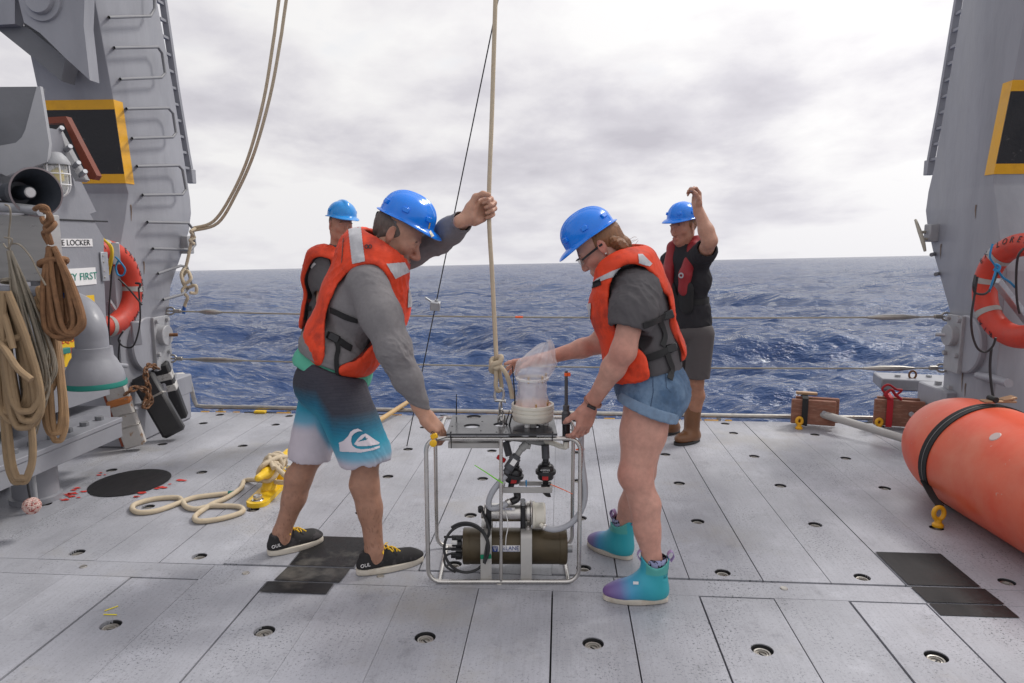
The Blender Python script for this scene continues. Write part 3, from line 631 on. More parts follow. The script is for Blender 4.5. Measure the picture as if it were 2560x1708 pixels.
def hat(par, g, mat, sc=1., style=0, tilt=0., front=None):
    """hard hat shell with ridges, rain-gutter rim and peak"""
    Rt = np.array(Matrix.Rotation(tilt, 3, 'Y')); L = lambda x, y, z: g.o+g.R @ (Rt @ np.array([x*sc, y*sc, z*sc])+np.array([0, 0, .072*sc]))
    nt_, np_ = 72, 22; V = []; Fc = []
    def shell(th, ph, off):
        c, s_ = math.cos(th), math.sin(th); sp_, cp = math.sin(ph), math.cos(ph); e = .86
        x = .128*c*sp_**e; y = .109*s_*sp_**e; z = .114*cp**.92 if cp > 0 else 0
        n = np.array([x/.128**2, y/.109**2, z/.114**2+1e-4]); n /= np.linalg.norm(n)
        up = max(0, 1-((ph)/1.42)**6)
        if style == 0:                                        # three raised ribs fore and aft
            r_ = .0065*math.exp(-(y/.011)**4)+.0035*(math.exp(-((abs(y)-.030)/.008)**4))
            r_ *= up*(1 if x > -.125 else .5)
        else: r_ = .011*math.exp(-(y/.020)**4)*up*(1 if x < .07 else max(0, (.12-x)/.05))
        return np.array([x, y, z])+n*(r_+off)
    rows = []
    for i in range(np_+1):
        ph = .02+(math.pi/2-.02)*i/np_; rows.append([shell(2*math.pi*k/nt_, ph, 0) for k in range(nt_)])
    def rim(ext, dz, vis, vz):
        out = []
        for k in range(nt_):
            th = 2*math.pi*k/nt_; c, s_ = math.cos(th), math.sin(th); w = max(0, c)**1.6; wv = min(1, w*1.15)
            n = np.array([c/.128, s_/.109]); n /= np.linalg.norm(n); e = ext+vis*wv*.8
            out.append(np.array([.128*c+n[0]*e, .109*s_+n[1]*e*(.55 if c > 0 else 1), dz-vz*wv-.004*(1-c)*.0])); 
        return out
    rows += [rim(.002, -.004, .002, 0), rim(.011, -.007, .020, .004), rim(.014, -.009, .040, .012), rim(.0155, -.0115, .047, .0165), rim(.013, -.0135, .045, .0185), rim(.006, -.012, .020, .010), rim(-.002, -.009, .0, .002), rim(-.006, .01, 0, 0)]
    for r_ in rows: V += [L(*p_) for p_ in r_]
    for i in range(len(rows)-1):
        for k in range(nt_): k2 = (k+1) % nt_; Fc.append((i*nt_+k, (i+1)*nt_+k, (i+1)*nt_+k2, i*nt_+k2))
    Fc.append(tuple(range(nt_)))
    inn = len(V)
    for f_ in (.9, .55, .2):                                   # inside of the shell
        z_ = .088*(1-f_**2)**.5+.012; V += [L(.122*f_*math.cos(2*math.pi*k/nt_), .103*f_*math.sin(2*math.pi*k/nt_), z_) for k in range(nt_)]
    base = (len(rows)-1)*nt_; seq = [base, inn, inn+nt_, inn+2*nt_]
    for a, c in zip(seq[:-1], seq[1:]):
        for k in range(nt_): k2 = (k+1) % nt_; Fc.append((a+k, c+k, c+k2, a+k2))
    Fc.append(tuple(inn+2*nt_+k for k in range(nt_)))
    o = obj('hard_hat', V, Fc, mat, par); autosm(o.data, 55)
    for sy in (-1, 1):                                         # accessory lugs along the sides
        for th in ((.62, 1.55, 2.5) if style == 0 else (1.5,)):
            c, s_ = math.cos(th), sy*math.sin(th); p_ = shell(math.atan2(s_, c), 1.28, .003); n = U((c/.128, s_/.109, 2.4)); tq = U(np.cross((0, 0, 1), n)); up_ = np.cross(n, tq)
            RR = np.stack([tq, n, up_], 1); q = MB(); q.box(L(*p_), np.array((.030, .012, .022))*sc, g.R @ Rt @ RR, bev=.005); q.build('lug', mat, o)
    q = MB(); P_ = []                                           # headband and ratchet behind
    for t in np.linspace(math.radians(98), math.radians(262), 25): P_.append(L(.104*math.cos(t)-.004, .084*math.sin(t), -.026+.012*math.cos(t)-.012))
    q.ribbon(P_, g.R @ Rt @ np.array([0, 0, 1.]), .026*sc, .004); q.build('headband', band_m, o)
    q = MB(); q.cyl(L(-.108, 0, -.040), L(-.134, 0, -.044), .020*sc, seg=14); q.box(L(-.110, 0, -.041), np.array((.012, .075, .030))*sc, g.R @ Rt, bev=.003); q.build('ratchet_knob', plastic_k, o)
    return o
def hand_sdf(s, wrist, fdir, palm_n, side, curl, spread=.0, sc=1., thumb=(.5, .3), tk=.004):
    """hand: fdir from wrist to knuckles, palm_n out of the palm, side=+1 when the thumb lies along palm_n x fdir; curl per finger (3 joint bends)"""
    f = U(fdir); n = U(np.array(palm_n)-f*(np.array(palm_n)@f)); t = np.cross(n, f)*side; wrist = np.array(wrist, float)
    R = np.stack([f, t, n], 1); P_ = lambda x, y, z: wrist+R @ (np.array([x, y, z])*sc)
    s.cap(P_(-.045, 0, 0), P_(.015, 0, 0), .026*sc, .027*sc, .02, flat=n, fr=.78)
    s.box(P_(.050, 0, 0), np.array((.045, .042, .0145))*sc, R, .013*sc, .02)
    s.cap(P_(.02, .026, .008), P_(.055, .034, .009), .017*sc, .014*sc, .014); s.cap(P_(.02, -.028, .008), P_(.06, -.034, .005), .015*sc, .012*sc, .014)
    lens = [(.043, .026, .021), (.047, .030, .022), (.044, .028, .022), (.034, .020, .019)]; ys = [.031, .0105, -.0105, -.030]; xs = [.090, .094, .090, .082]; rs = [.0095, .0098, .0094, .0084]
    for i in range(4):
        p = P_(xs[i], ys[i], 0); a = 0; prev = p; pts = [p]; sp_ = spread*(1.5-i)*.35
        for j in range(3):
            a += curl[i][j]; d = f*math.cos(a)*math.cos(sp_)+n*math.sin(a)+t*math.sin(sp_)*math.cos(a); prev = prev+U(d)*lens[i][j]*sc; pts.append(prev)
        fg = Sdf(s.h); r0 = rs[i]*sc; fg.chain([P_(xs[i]-.02, ys[i], 0)]+pts, [r0*1.02, r0*1.08, r0, r0*.95, r0*.82], .006); s.group(fg, tk)
    b0 = P_(.020, .034, .010); o_, c_ = thumb; d1 = U(f*math.cos(o_)+t*math.sin(o_)+n*.35); b1 = b0+d1*.042*sc; d2 = U(d1*math.cos(c_)+U(n*.75-t*.6+f*.2)*math.sin(c_)); b2 = b1+d2*.032*sc; d3 = U(d2*math.cos(c_*.8)+U(n*.5-t*.85)*math.sin(c_*.8)); b3 = b2+d3*.024*sc
    tg = Sdf(s.h); tg.chain([P_(.0, .020, .006), b0, b1, b2, b3], np.array([.017, .0165, .0118, .0108, .0088])*sc, .012); s.group(tg, .010)
    return P_
def arm(s, sh, el, wr, r=(.052, .043, .047, .029), k=.03):
    m = lerp(el, wr, .28); s.chain([sh, el], [r[0], r[1]], k); s.chain([el, m, wr], [r[1], r[2], r[3]], k)
def leg(s, hp, kn, an, back, r=(.085, .060, .036), calf=.054, k=.03):
    """tapered thigh, knee, calf bulging to the rear, ankle"""
    back = np.array(back, float); s.chain([hp, lerp(hp, kn, .5), kn], [r[0], (r[0]+r[1])*.52, r[1]*.92], k)
    s.ell(lerp(kn, kn, 0)-back*.012, (r[1]*.80,)*3, None, .03)
    c1 = lerp(kn, an, .30)+back*.022; s.chain([kn, lerp(kn, an, .55), an], [r[1]*.80, r[2]*1.22, r[2]], k); s.chain([lerp(kn, an, .06)+back*.01, c1, lerp(kn, an, .62)+back*.006], [r[1]*.66, calf, r[2]*1.05], .03)
def sole_pts(heel, toe, w, n=28):
    heel = np.array(heel[:2], float); toe = np.array(toe[:2], float); d = toe-heel; L = np.linalg.norm(d); d /= L; l = np.array([-d[1], d[0]]); out = []
    for k in range(n):
        t = 2*math.pi*k/n; x = .5-.5*math.cos(t); y = math.sin(t); ww = w*(.36+.17*math.sin(math.pi*min(1, x*.95))*x**.6+.03); out.append(heel+d*(x*L)+l*(np.sign(y)*abs(y)**.65)*ww)
    return np.array(out), d, l, L
def blend(c, col, w): return c*(1-w[:, None])+np.array(col)*w[:, None]
def ball(P, c, r, soft=.5): d = np.linalg.norm(P-np.array(c), axis=1)/r; return np.clip((1-d)/soft, 0, 1)

OR = (.80, .066, .020)
def make_vest(par, torso, fw, lat, tl, hip, nb, hd, cA, ea, slot, off, bot, top, skew=.1, colr=None, fold=.0042, neck=(.085, .10), vf=.07, num=31, hh=.0055, mat=None, lining=.014):
    """foam work vest: thick panels over the shoulders, open sides"""
    vt = torso(hh); vt.lo -= .07; vt.hi += .07
    def shape(D, X, Y, Z):
        D = D-off; a = (X-cA[0])*fw[0]+(Y-cA[1])*fw[1]+(Z-cA[2])*fw[2]; c_ = (X-cA[0])*tl[0]+(Y-cA[1])*tl[1]+(Z-cA[2])*tl[2]; a = a-skew*c_
        k0 = np.sqrt((a/ea[0])**2+(c_/ea[1])**2); d = (k0-1)*min(ea)
        sl = np.maximum(np.abs(a-slot[0])-slot[1]+slot[2]*np.minimum(c_, 0), c_)
        d = smin(d.astype(np.float32), sl.astype(np.float32), .05); lt = np.abs((X-hip[0])*lat[0]+(Y-hip[1])*lat[1]+(Z-hip[2])*lat[2]); d = np.maximum(d, .075-lt)
        return -smin(-D, d.astype(np.float32), .012)
    vt.fn(shape); vt.cap(nb+tl*.03, hd, neck[0], neck[1], .012, 'sub'); vt.cap(nb-tl*.02+fw*.02, nb+fw*.22-tl*.03, vf*.85, vf, .02, 'sub')
    for o, n in bot: vt.plane(o, n, .03)
    vt.plane(top, tl, .03)
    V, Q = vt.mesh(); V = relax(V, Q, 2); dist = pt_eval(torso(hh), V); V = folds(V, Q, fold, 64, num)
    c = np.tile(np.array(colr or OR), (len(V), 1)); c *= (1+.10*waves(V, 5, 14, 4))[:, None]; c = blend(c, (.012, .012, .013), np.clip((off-lining-dist)/.005, 0, 1))
    return obj('life_vest', V, Q, mat or vest_or, par, col=c)
def pt_eval(s, V):
    D = np.full(len(V), .5)
    for mode, lo, hi, k, p in s.ops:
        if mode == 'add': D = smin(D, Sdf.dist(p, V[:, 0], V[:, 1], V[:, 2]), k)
    return D
# ---- person in the grey sweatshirt, bending to the frame and holding the lifting line
def sneaker(par, heel, toe, ank, lace):
    O, d, l, L = sole_pts(heel, toe, .108); q = MB(); n = len(O); c = O.mean(0); V = []
    for z, s_ in ((.002, .97), (.004, 1.0), (.020, 1.01), (.028, 1.0), (.030, .94)): V += [(*(c+(p-c)*s_), z+(.006 if z > .01 else 0)*max(0, ((p-O[0])@d)/L-.8)*5*0) for p in O]
    Fc = [(i*n+k, i*n+(k+1) % n, (i+1)*n+(k+1) % n, (i+1)*n+k) for i in range(4) for k in range(n)]+[tuple(range(n))[::-1], tuple(4*n+k for k in range(n))]
    sh = obj('sneaker', V, Fc, sole_m, par); autosm(sh.data, 50)
    h2 = np.array([*heel[:2], 0]); d3 = np.array([*d, 0]); l3 = np.array([*l, 0]); A = lambda x, y, z: h2+d3*x*L+l3*y+np.array([0, 0, z]); s = Sdf(.0045)
    R = np.stack([d3, l3, np.array([0, 0, 1.])], 1)
    s.ell(A(.70, 0, .034), (L*.31, .045, .036), R, .02); s.ell(A(.30, 0, .040), (L*.29, .038, .045), R, .03); s.cap(A(.14, 0, .05), A(.17, 0, .085), .036, .036, .02); s.cap(A(.30, 0, .055), A(.40, 0, .085), .032, .030, .03); s.cap(A(.5, 0, .05), A(.78, 0, .035), .038, .036, .03)
    s.cap(np.array(ank)+np.array([0, 0, .10]), np.array(ank)-np.array([0, 0, .02]), .034, .040, .004, 'sub'); s.plane(A(0, 0, .028), (0, 0, -1)); s.plane(A(.1, 0, .100), (-.30*d[0], -.30*d[1], 1))
    up = sdf_obj('upper', s, shoe_m, sh, 1); t = bvh(up); q = MB()
    for i in range(4):
        x = .40+.062*i; P_ = []
        for y in np.linspace(-.024, .024, 7):
            hh = t.ray_cast(Vector(A(x+y*.25*(1 if i % 2 else -1), y, .2)), Vector((0, 0, -1)))
            if hh[0]: P_.append(np.array(hh[0])+np.array([0, 0, .003]))
        if len(P_) > 2: q.tube(P_, .0032, 6)
    c = A(.40, .0, .098)
    for dx, dy, dz in ((-.02, .05, .0), (.035, .045, .004), (.03, -.05, 0), (.07, -.035, -.012), (-.015, -.045, -.004)): q.tube([c, c+d3*dx*.5+l3*dy*.5+np.array([0, 0, .012]), c+d3*dx+l3*dy+np.array([0, 0, dz])], .003, 6, sub=4)
    q.build('laces', lace, sh); return sh, A
sole_m = M('cream_rubber', (.60, .55, .47), .7, var=.12, vs=12., col2=(.42, .33, .22), p2=.66, s2=9., w2=.2)
shoe_m = M('black_knit', (.017, .016, .017), .8, var=.35, vs=14., bump=.0012, bs=300., col2=(.05, .045, .048), p2=.60, s2=11., w2=.04)
lace_m = M('yellow_lace', (.80, .50, .02), .7)
def person_a():
    f = U((.92, .39, 0)); r = np.array([f[1], -f[0], 0])
    heelR, toeR, heelL, toeL = (-.912, 2.985), (-.640, 3.155), (-1.392, 3.150), (-1.190, 3.345)
    par = thing('person', (-1.05, 3.15, 0), 'person in grey sweatshirt, orange life vest and blue-white board shorts gripping the hanging rope', 'person')
    hip = PY(764, 868, 3.20); hR, hL = hip+r*.09, hip-r*.09
    kR, kL = PY(838, 1045, 3.05), PY(714, 1040, 3.22); aR, aL = np.array([-.838, 3.030, .10]), np.array([-1.338, 3.200, .10])
    p1, p2, p3 = PY(780, 796, 3.20), PY(824, 690, 3.20), PY(853, 612, 3.21); nb = PY(868, 588, 3.22)
    shR, elR, wrR = PY(846, 652, 3.01), PY(902, 800, 2.93), PY(974, 952, 2.985)
    shL = np.array([-.86, 3.40, 1.385]); rope = PY(1122, 476, 3.22); fd = U((.66, .60, .40)); pn = np.array([.62, -.75, 0.]); pn = U(pn-fd*(pn@fd)); wrL = rope-fd*.106-pn*.024; elL = PY(1008, 551, 3.37)
    head = Fr(PY(914, 540, 3.215), (.84, .0, -.54), (.54, 0, .84)); sc = 1.13
    # body
    s = Sdf(.0048)
    for a, c, r_ in ((hip, p1, .10), (p1, p2, .11), (p2, p3, .11)): s.cap(a, c, r_, r_, .03)
    leg(s, hR, kR, aR, U((-.9, -.2, 0)), (.088, .067, .041), .056); leg(s, hL, kL, aL, U((-.9, -.3, 0)), (.088, .066, .041), .055)
    for an, hl, to in ((aR, heelR, toeR), (aL, heelL, toeL)):
        d = U((to[0]-hl[0], to[1]-hl[1], 0)); s.cap(an, an-np.array([0, 0, .04]), .041, .038, .02); s.cap(an-np.array([0, 0, .04]), an+d*.12-np.array([0, 0, .062]), .036, .026, .02)
        s.ell(an+np.cross((0, 0, 1), d)*.030-np.array([0, 0, .008]), (.013,)*3, None, .012); s.ell(an-np.cross((0, 0, 1), d)*.030-np.array([0, 0, .012]), (.013,)*3, None, .012)
    arm(s, shR, elR, wrR); arm(s, shL, elL, wrL)
    head_sdf(s, head, sc, 1.12, nose=1.1); s.cap(nb, head(-.02, 0, -.05), .068, .064, .03)
    cur = [(1.25, 1.5, 1.0)]*4; hand_sdf(s, wrL, fd, pn, 1, cur, 0, 1.14, (.75, .75))
    hand_sdf(s, wrR, (.66, .05, -.75), (-.62, .30, -.55), -1, [(.35, .75, .5), (.45, .9, .6), (.5, 1., .6), (.55, 1., .6)], .1, 1.02, (.5, .2))
    V, Q = s.mesh(); V = relax(V, Q, 1, .4)
    base = np.array((.50, .275, .19)); c = np.tile(base, (len(V), 1)); wv = waves(V, 6, 60, 2)*.5+.5
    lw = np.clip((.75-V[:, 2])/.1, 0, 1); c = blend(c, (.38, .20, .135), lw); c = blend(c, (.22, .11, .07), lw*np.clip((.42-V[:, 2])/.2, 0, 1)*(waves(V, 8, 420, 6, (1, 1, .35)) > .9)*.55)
    Lh = (V-head.o) @ head.R/sc; hm = (np.linalg.norm(Lh, axis=1) < .16)
    c = blend(c, (.42, .17, .12), hm*np.clip((.05-np.abs(Lh[:, 2]+.03))/.05, 0, 1)*np.clip(Lh[:, 0]/.08, 0, 1)*.7)
    st = hm*np.clip((-.035-Lh[:, 2]+np.where(Lh[:, 0] > .085, -.012, 0)+np.clip(.01-Lh[:, 0], 0, .05)*.6)/.02, 0, 1)*np.clip((Lh[:, 0]+.02)/.03, 0, 1)*np.clip((Lh[:, 2]+.14)/.02, 0, 1)
    c = blend(c, (.30, .235, .20), st*(.45+.4*(waves(V, 8, 900, 4) > .2))); c = blend(c, (.36, .10, .075), hm*ball(Lh, (.093, 0, -.0735), .024, .4)*.6)
    c = blend(c, (.42, .15, .10), hm*np.clip((np.abs(Lh[:, 1])-.076)/.006, 0, 1)*.6)
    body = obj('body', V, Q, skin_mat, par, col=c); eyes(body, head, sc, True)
    # hair at the back and temples
    h = Sdf(.004); h.ell(head(-.020*sc, 0, .022*sc), np.array((.095, .0765, .084))*sc, head.R, .01); h.cap(head(-.08, .02, -.03), head(-.08, -.02, -.03), .022*sc, k=.02); h.cap(head(-.035, .066, -.01), head(-.055, .05, -.045), .018, .014, .01); h.cap(head(-.035, -.066, -.01), head(-.055, -.05, -.045), .018, .014, .01)
    h.plane(head(.035, 0, 0), head.R @ np.array([1, 0, .25])); h.plane(head(0, 0, .07), head.R @ np.array([0, 0, 1.])); h.plane(head(-.04, 0, -.052), head.R @ np.array([.35, 0, -1.]))
    sdf_obj('hair', h, M('greying_hair', (.12, .092, .078), .6, var=.4, vs=70., bump=.002, bs=240., stretch=(1, 1, .5)), par, 1, (.0012, 220, 3))
    ht = hat(par, Fr(head(-.004, 0, .014), head.R[:, 0], head.R[:, 2]), hat_m, 1.005, 0, -.15); T = bvh(ht); stick = M('hat_sticker', (.72, .66, .52), .45, var=.2, vs=60., col2=(.30, .25, .16), p2=.6, s2=90.)
    decal('sticker', T, [[(870, 458), (879, 455), (877, 470), (869, 472)]], .6, stick, ht, .0015); decal('sticker', T, [[(988, 500), (990, 500), (985, 525), (982, 525)]], .6, M('hat_stripe', (.70, .48, .05), .45), ht, .0015); decal('sticker', T, [[(984, 532), (988, 529), (996, 542), (990, 545)]], .6, stick, ht, .0015)
    # sweatshirt
    tl = U(p3-hip); fw = U(np.cross(-r, tl)); RR = np.stack([fw, -r, tl], 1)
    def torso(h_):
        t = Sdf(h_); t.ell(hip+tl*.10-fw*.018, (.178, .188, .12), RR, .05); t.ell(p1, (.160, .188, .14), RR, .06); t.ell(p2, (.158, .20, .17), RR, .07); t.ell(p3+fw*.0, (.122, .185, .10), RR, .06); return t
    t = torso(.0055)
    t.chain([shR-r*.03, lerp(shR, elR, .5), elR], [.092, .082, .069], .05); t.chain([elR, lerp(elR, wrR, .45), lerp(elR, wrR, .93)], [.069, .060, .041], .03)
    t.chain([shL+r*.02, lerp(shL, elL, .5), elL], [.078, .064, .056], .05); t.chain([elL, lerp(elL, wrL, .4), lerp(elL, wrL, .76)], [.056, .055, .052], .05)
    t.cap(nb-tl*.03, nb+U(head.o-nb)*.025, .085, .078, .03); t.cap(nb+tl*.03, head.o, .066, .066, .008, 'sub')
    e = U(wrL-elL); t.cap(lerp(elL, wrL, .66), lerp(elL, wrL, 1.1), .043, .046, .004, 'sub')
    t.plane(hip+tl*.080, -tl, .02)
    V, Q = t.mesh(); V = relax(V, Q, 1)
    dz = (V-hip) @ tl; hem = np.clip((.126-dz)/.02, 0, 1)
    el_m = np.maximum(ball(V, elR, .16, .7), ball(V, elL, .20, .7)); wm = ball(V, p1, .34, .6)
    V = folds(V, Q, .0072, 54, 11, (1, 1, 1.), .30+el_m*.9+wm*.7*(1-hem)); n_ = vnormals(V, Q); V = V-n_*(hem*.006)[:, None]
    sw = obj('sweatshirt', V, Q, cloth_grey, par)
    # mint shirt tail below the sweatshirt
    g = Sdf(.005); g.ell(hip+tl*.05, (.170, .186, .15), RR, .04); g.cap(hip-fw*.13+tl*.08, hip-fw*.165+tl*.03, .06, .06, .05, flat=fw, fr=.5); g.plane(hip+tl*.12, tl); g.plane(hip+tl*.020, -tl, .01)
    sdf_obj('shirt_tail', g, M('mint_cotton', (.10, .42, .29), .9, var=.1, bump=.001, bs=300.), par, 1, (.0035, 55, 5))
    # board shorts
    b_ = Sdf(.0055); b_.ell(hip+tl*.015, (.152, .176, .125), RR, .05); b_.ell(hip-np.array([0, 0, .05])-fw*.035, (.15, .17, .12), RR, .05)
    for hh, kk, x0, x1 in ((hR, kR, .128, .118), (hL, kL, .124, .108)):
        kd = U(kk-hh); b_.cap(hh-kd*.02, hh+kd*(np.linalg.norm(kk-hh)-.005), x0, x1, .045); b_.cap(hh+kd*(np.linalg.norm(kk-hh)-.06), hh+kd*(np.linalg.norm(kk-hh)+.2), .088, .10, .004, 'sub')
    b_.plane(hip+tl*.075, tl); b_.plane(PY(700, 1056, 3.2), (0, 0, -1))
    fnz = lambda D, X, Y, Z: np.maximum(D, (PY(800, 1062, 3.05)[2]+.022*np.exp(-(((X-kR[0]-.02)/.035)**2))-Z)*np.where((X-kR[0])*f[0]+(Y-kR[1])*f[1] > -.13, 1, 0)-(1-np.where((X-kR[0])*f[0]+(Y-kR[1])*f[1] > -.13, 1, 0)))
    b_.fn(fnz)
    V, Q = b_.mesh(); V = relax(V, Q, 1); V = folds(V, Q, .0058, 46, 21, (1, 1, .3), np.clip((.92-V[:, 2])/.2, .2, 1))
    zt, zb = hip[2]+.03, PY(800, 1062, 3.05)[2]; tt = (zt-V[:, 2])/(zt-zb)+.03*waves(V, 3, 12, 8); side = np.clip((V @ f-(hL @ f)+.03)/-.06, 0, 1)*.28; tt = tt+side
    c = np.stack([np.interp(tt, [0, .38, .56, .74, .88, .97, 1.02], [.045, .040, .012, .018, .14, .50, .55][0:7]), np.interp(tt, [0, .38, .56, .74, .88, .97, 1.02], [.040, .042, .13, .26, .36, .47, .50]), np.interp(tt, [0, .38, .56, .74, .88, .97, 1.02], [.055, .060, .22, .38, .50, .54, .55])], 1)
    c *= (1-.22*((V[:, 2]*1000/9+waves(V, 2, 30, 3)*.5) % 1 < .45)*np.clip((.7-tt)/.2, 0, 1))[:, None]
    sh = obj('board_shorts', V, Q, M('board_short_cloth', (1, 1, 1), .8, var=.06, vs=30., bump=.0008, bs=400., attr='Col'), par, col=c)
    T = bvh(sh); wm_ = M('pale_print', (.62, .57, .62), .75, var=.04)
    cr = lambda P_: crop(650, 900, 2.614, P_)
    decal('wave_print', T, [cr([(518, 540), (548, 528), (578, 498), (592, 470), (612, 456), (640, 449), (670, 466), (640, 468), (614, 482), (600, 502), (596, 530), (606, 560), (628, 577), (660, 585), (720, 580), (782, 560), (782, 574), (740, 590), (660, 605), (525, 598)]), cr([(616, 550), (640, 514), (665, 491), (690, 481), (715, 498), (780, 543), (770, 553), (720, 562), (640, 565)])], .9, wm_, sh, .003, [cr([(640, 536), (655, 524), (668, 518), (688, 498), (693, 514), (704, 512), (690, 525), (668, 529)])])
    # life vest
    def vtorso(h_):
        t = Sdf(h_); t.ell(PY(791, 784, 3.20), (.146, .185, .14), RR, .06); t.ell(p2+fw*.030, (.168, .20, .17), RR, .07); t.ell(p3+fw*.0, (.125, .185, .10), RR, .06); t.ell(nb-fw*.015+tl*.012, (.115, .15, .055), RR, .05); return t
    vest = make_vest(par, vtorso, fw, r, tl, hip, nb, head.o, PY(822, 722, 3.0), (.122, .225), (-.040, .030, 0), .042, [(PY(745, 826, 3.2), -tl)], p3+tl*.17, skew=0, neck=(.112, .145), vf=.085); T = bvh(vest, sw)
    decal('reflective_tape', T, [[(800, 527), (828, 520), (838, 600), (809, 606)]], 0.8, tape_m, vest, .003)
    decal('reflective_tape', T, [[(886, 606), (928, 602), (940, 624), (907, 640)]], 0.8, tape_m, vest, .003)
    decal('reflective_tape', T, [[(936, 665), (957, 662), (955, 702), (934, 706)]], 0.8, tape_m, vest, .004)
    el_ = lambda x, y, a_, b_: [(x+a_*math.cos(t), y+b_*math.sin(t)) for t in np.linspace(0, 6.28, 13)[:-1]]
    decal('vest_number', T, [el_(841.5, 566.5, 4.6, 5), el_(849.5, 566.5, 4.6, 5)], .6, ink, vest, .003, [el_(841.2, 566.5, 2.5, 3), el_(849.8, 566.5, 2.5, 3)])
    decal('piping', T, [[(788, 548), (790, 545), (786, 600), (784, 606)]], .8, M('vest_piping', (.10, .07, .06), .7), vest, .003)
    strap('side_strap', T, [(760, 712), (775, 718), (795, 728), (822, 736)], .026, strap_m, vest, .006); strap('side_strap', T, [(752, 768), (768, 776), (785, 787), (806, 801)], .030, strap_m, vest, .006)
    strap('strap_end', T, [(772, 783), (776, 800), (772, 825), (776, 858)], .020, strap_m, vest, .008); hb = hit(T, 769, 776, .012)
    q = MB(); q.box(hb[0], (.05, .014, .034), frame(RT*.9-UP*.45, UP), bev=.004); q.build('buckle', plastic_k, vest)
    # shoes, wrist cord
    for hl, to, an in ((heelR, toeR, aR), (heelL, toeL, aL)):
        sk, A = sneaker(par, hl, to, an, lace_m); d3 = U((to[0]-hl[0], to[1]-hl[1], 0)); nrm = np.array([d3[1], -d3[0], 0]); text('heel_print', 'OUL', .023, A(.10, 0, .055)+nrm*.040, d3, (0, 0, 1), white, sk)
    w_ = U(wrL-elL); q = MB(); cc = wrL-w_*.015; a_ = U(np.cross(w_, (0, 0, 1))); b2 = np.cross(w_, a_); q.tube([cc+.033*(a_*math.cos(t)+b2*.85*math.sin(t)) for t in np.linspace(0, 2*math.pi, 20, endpoint=False)], .0025, 6, True); q.build('wrist_cord', white, par)
    return par, rope
personA, ropeA = person_a()
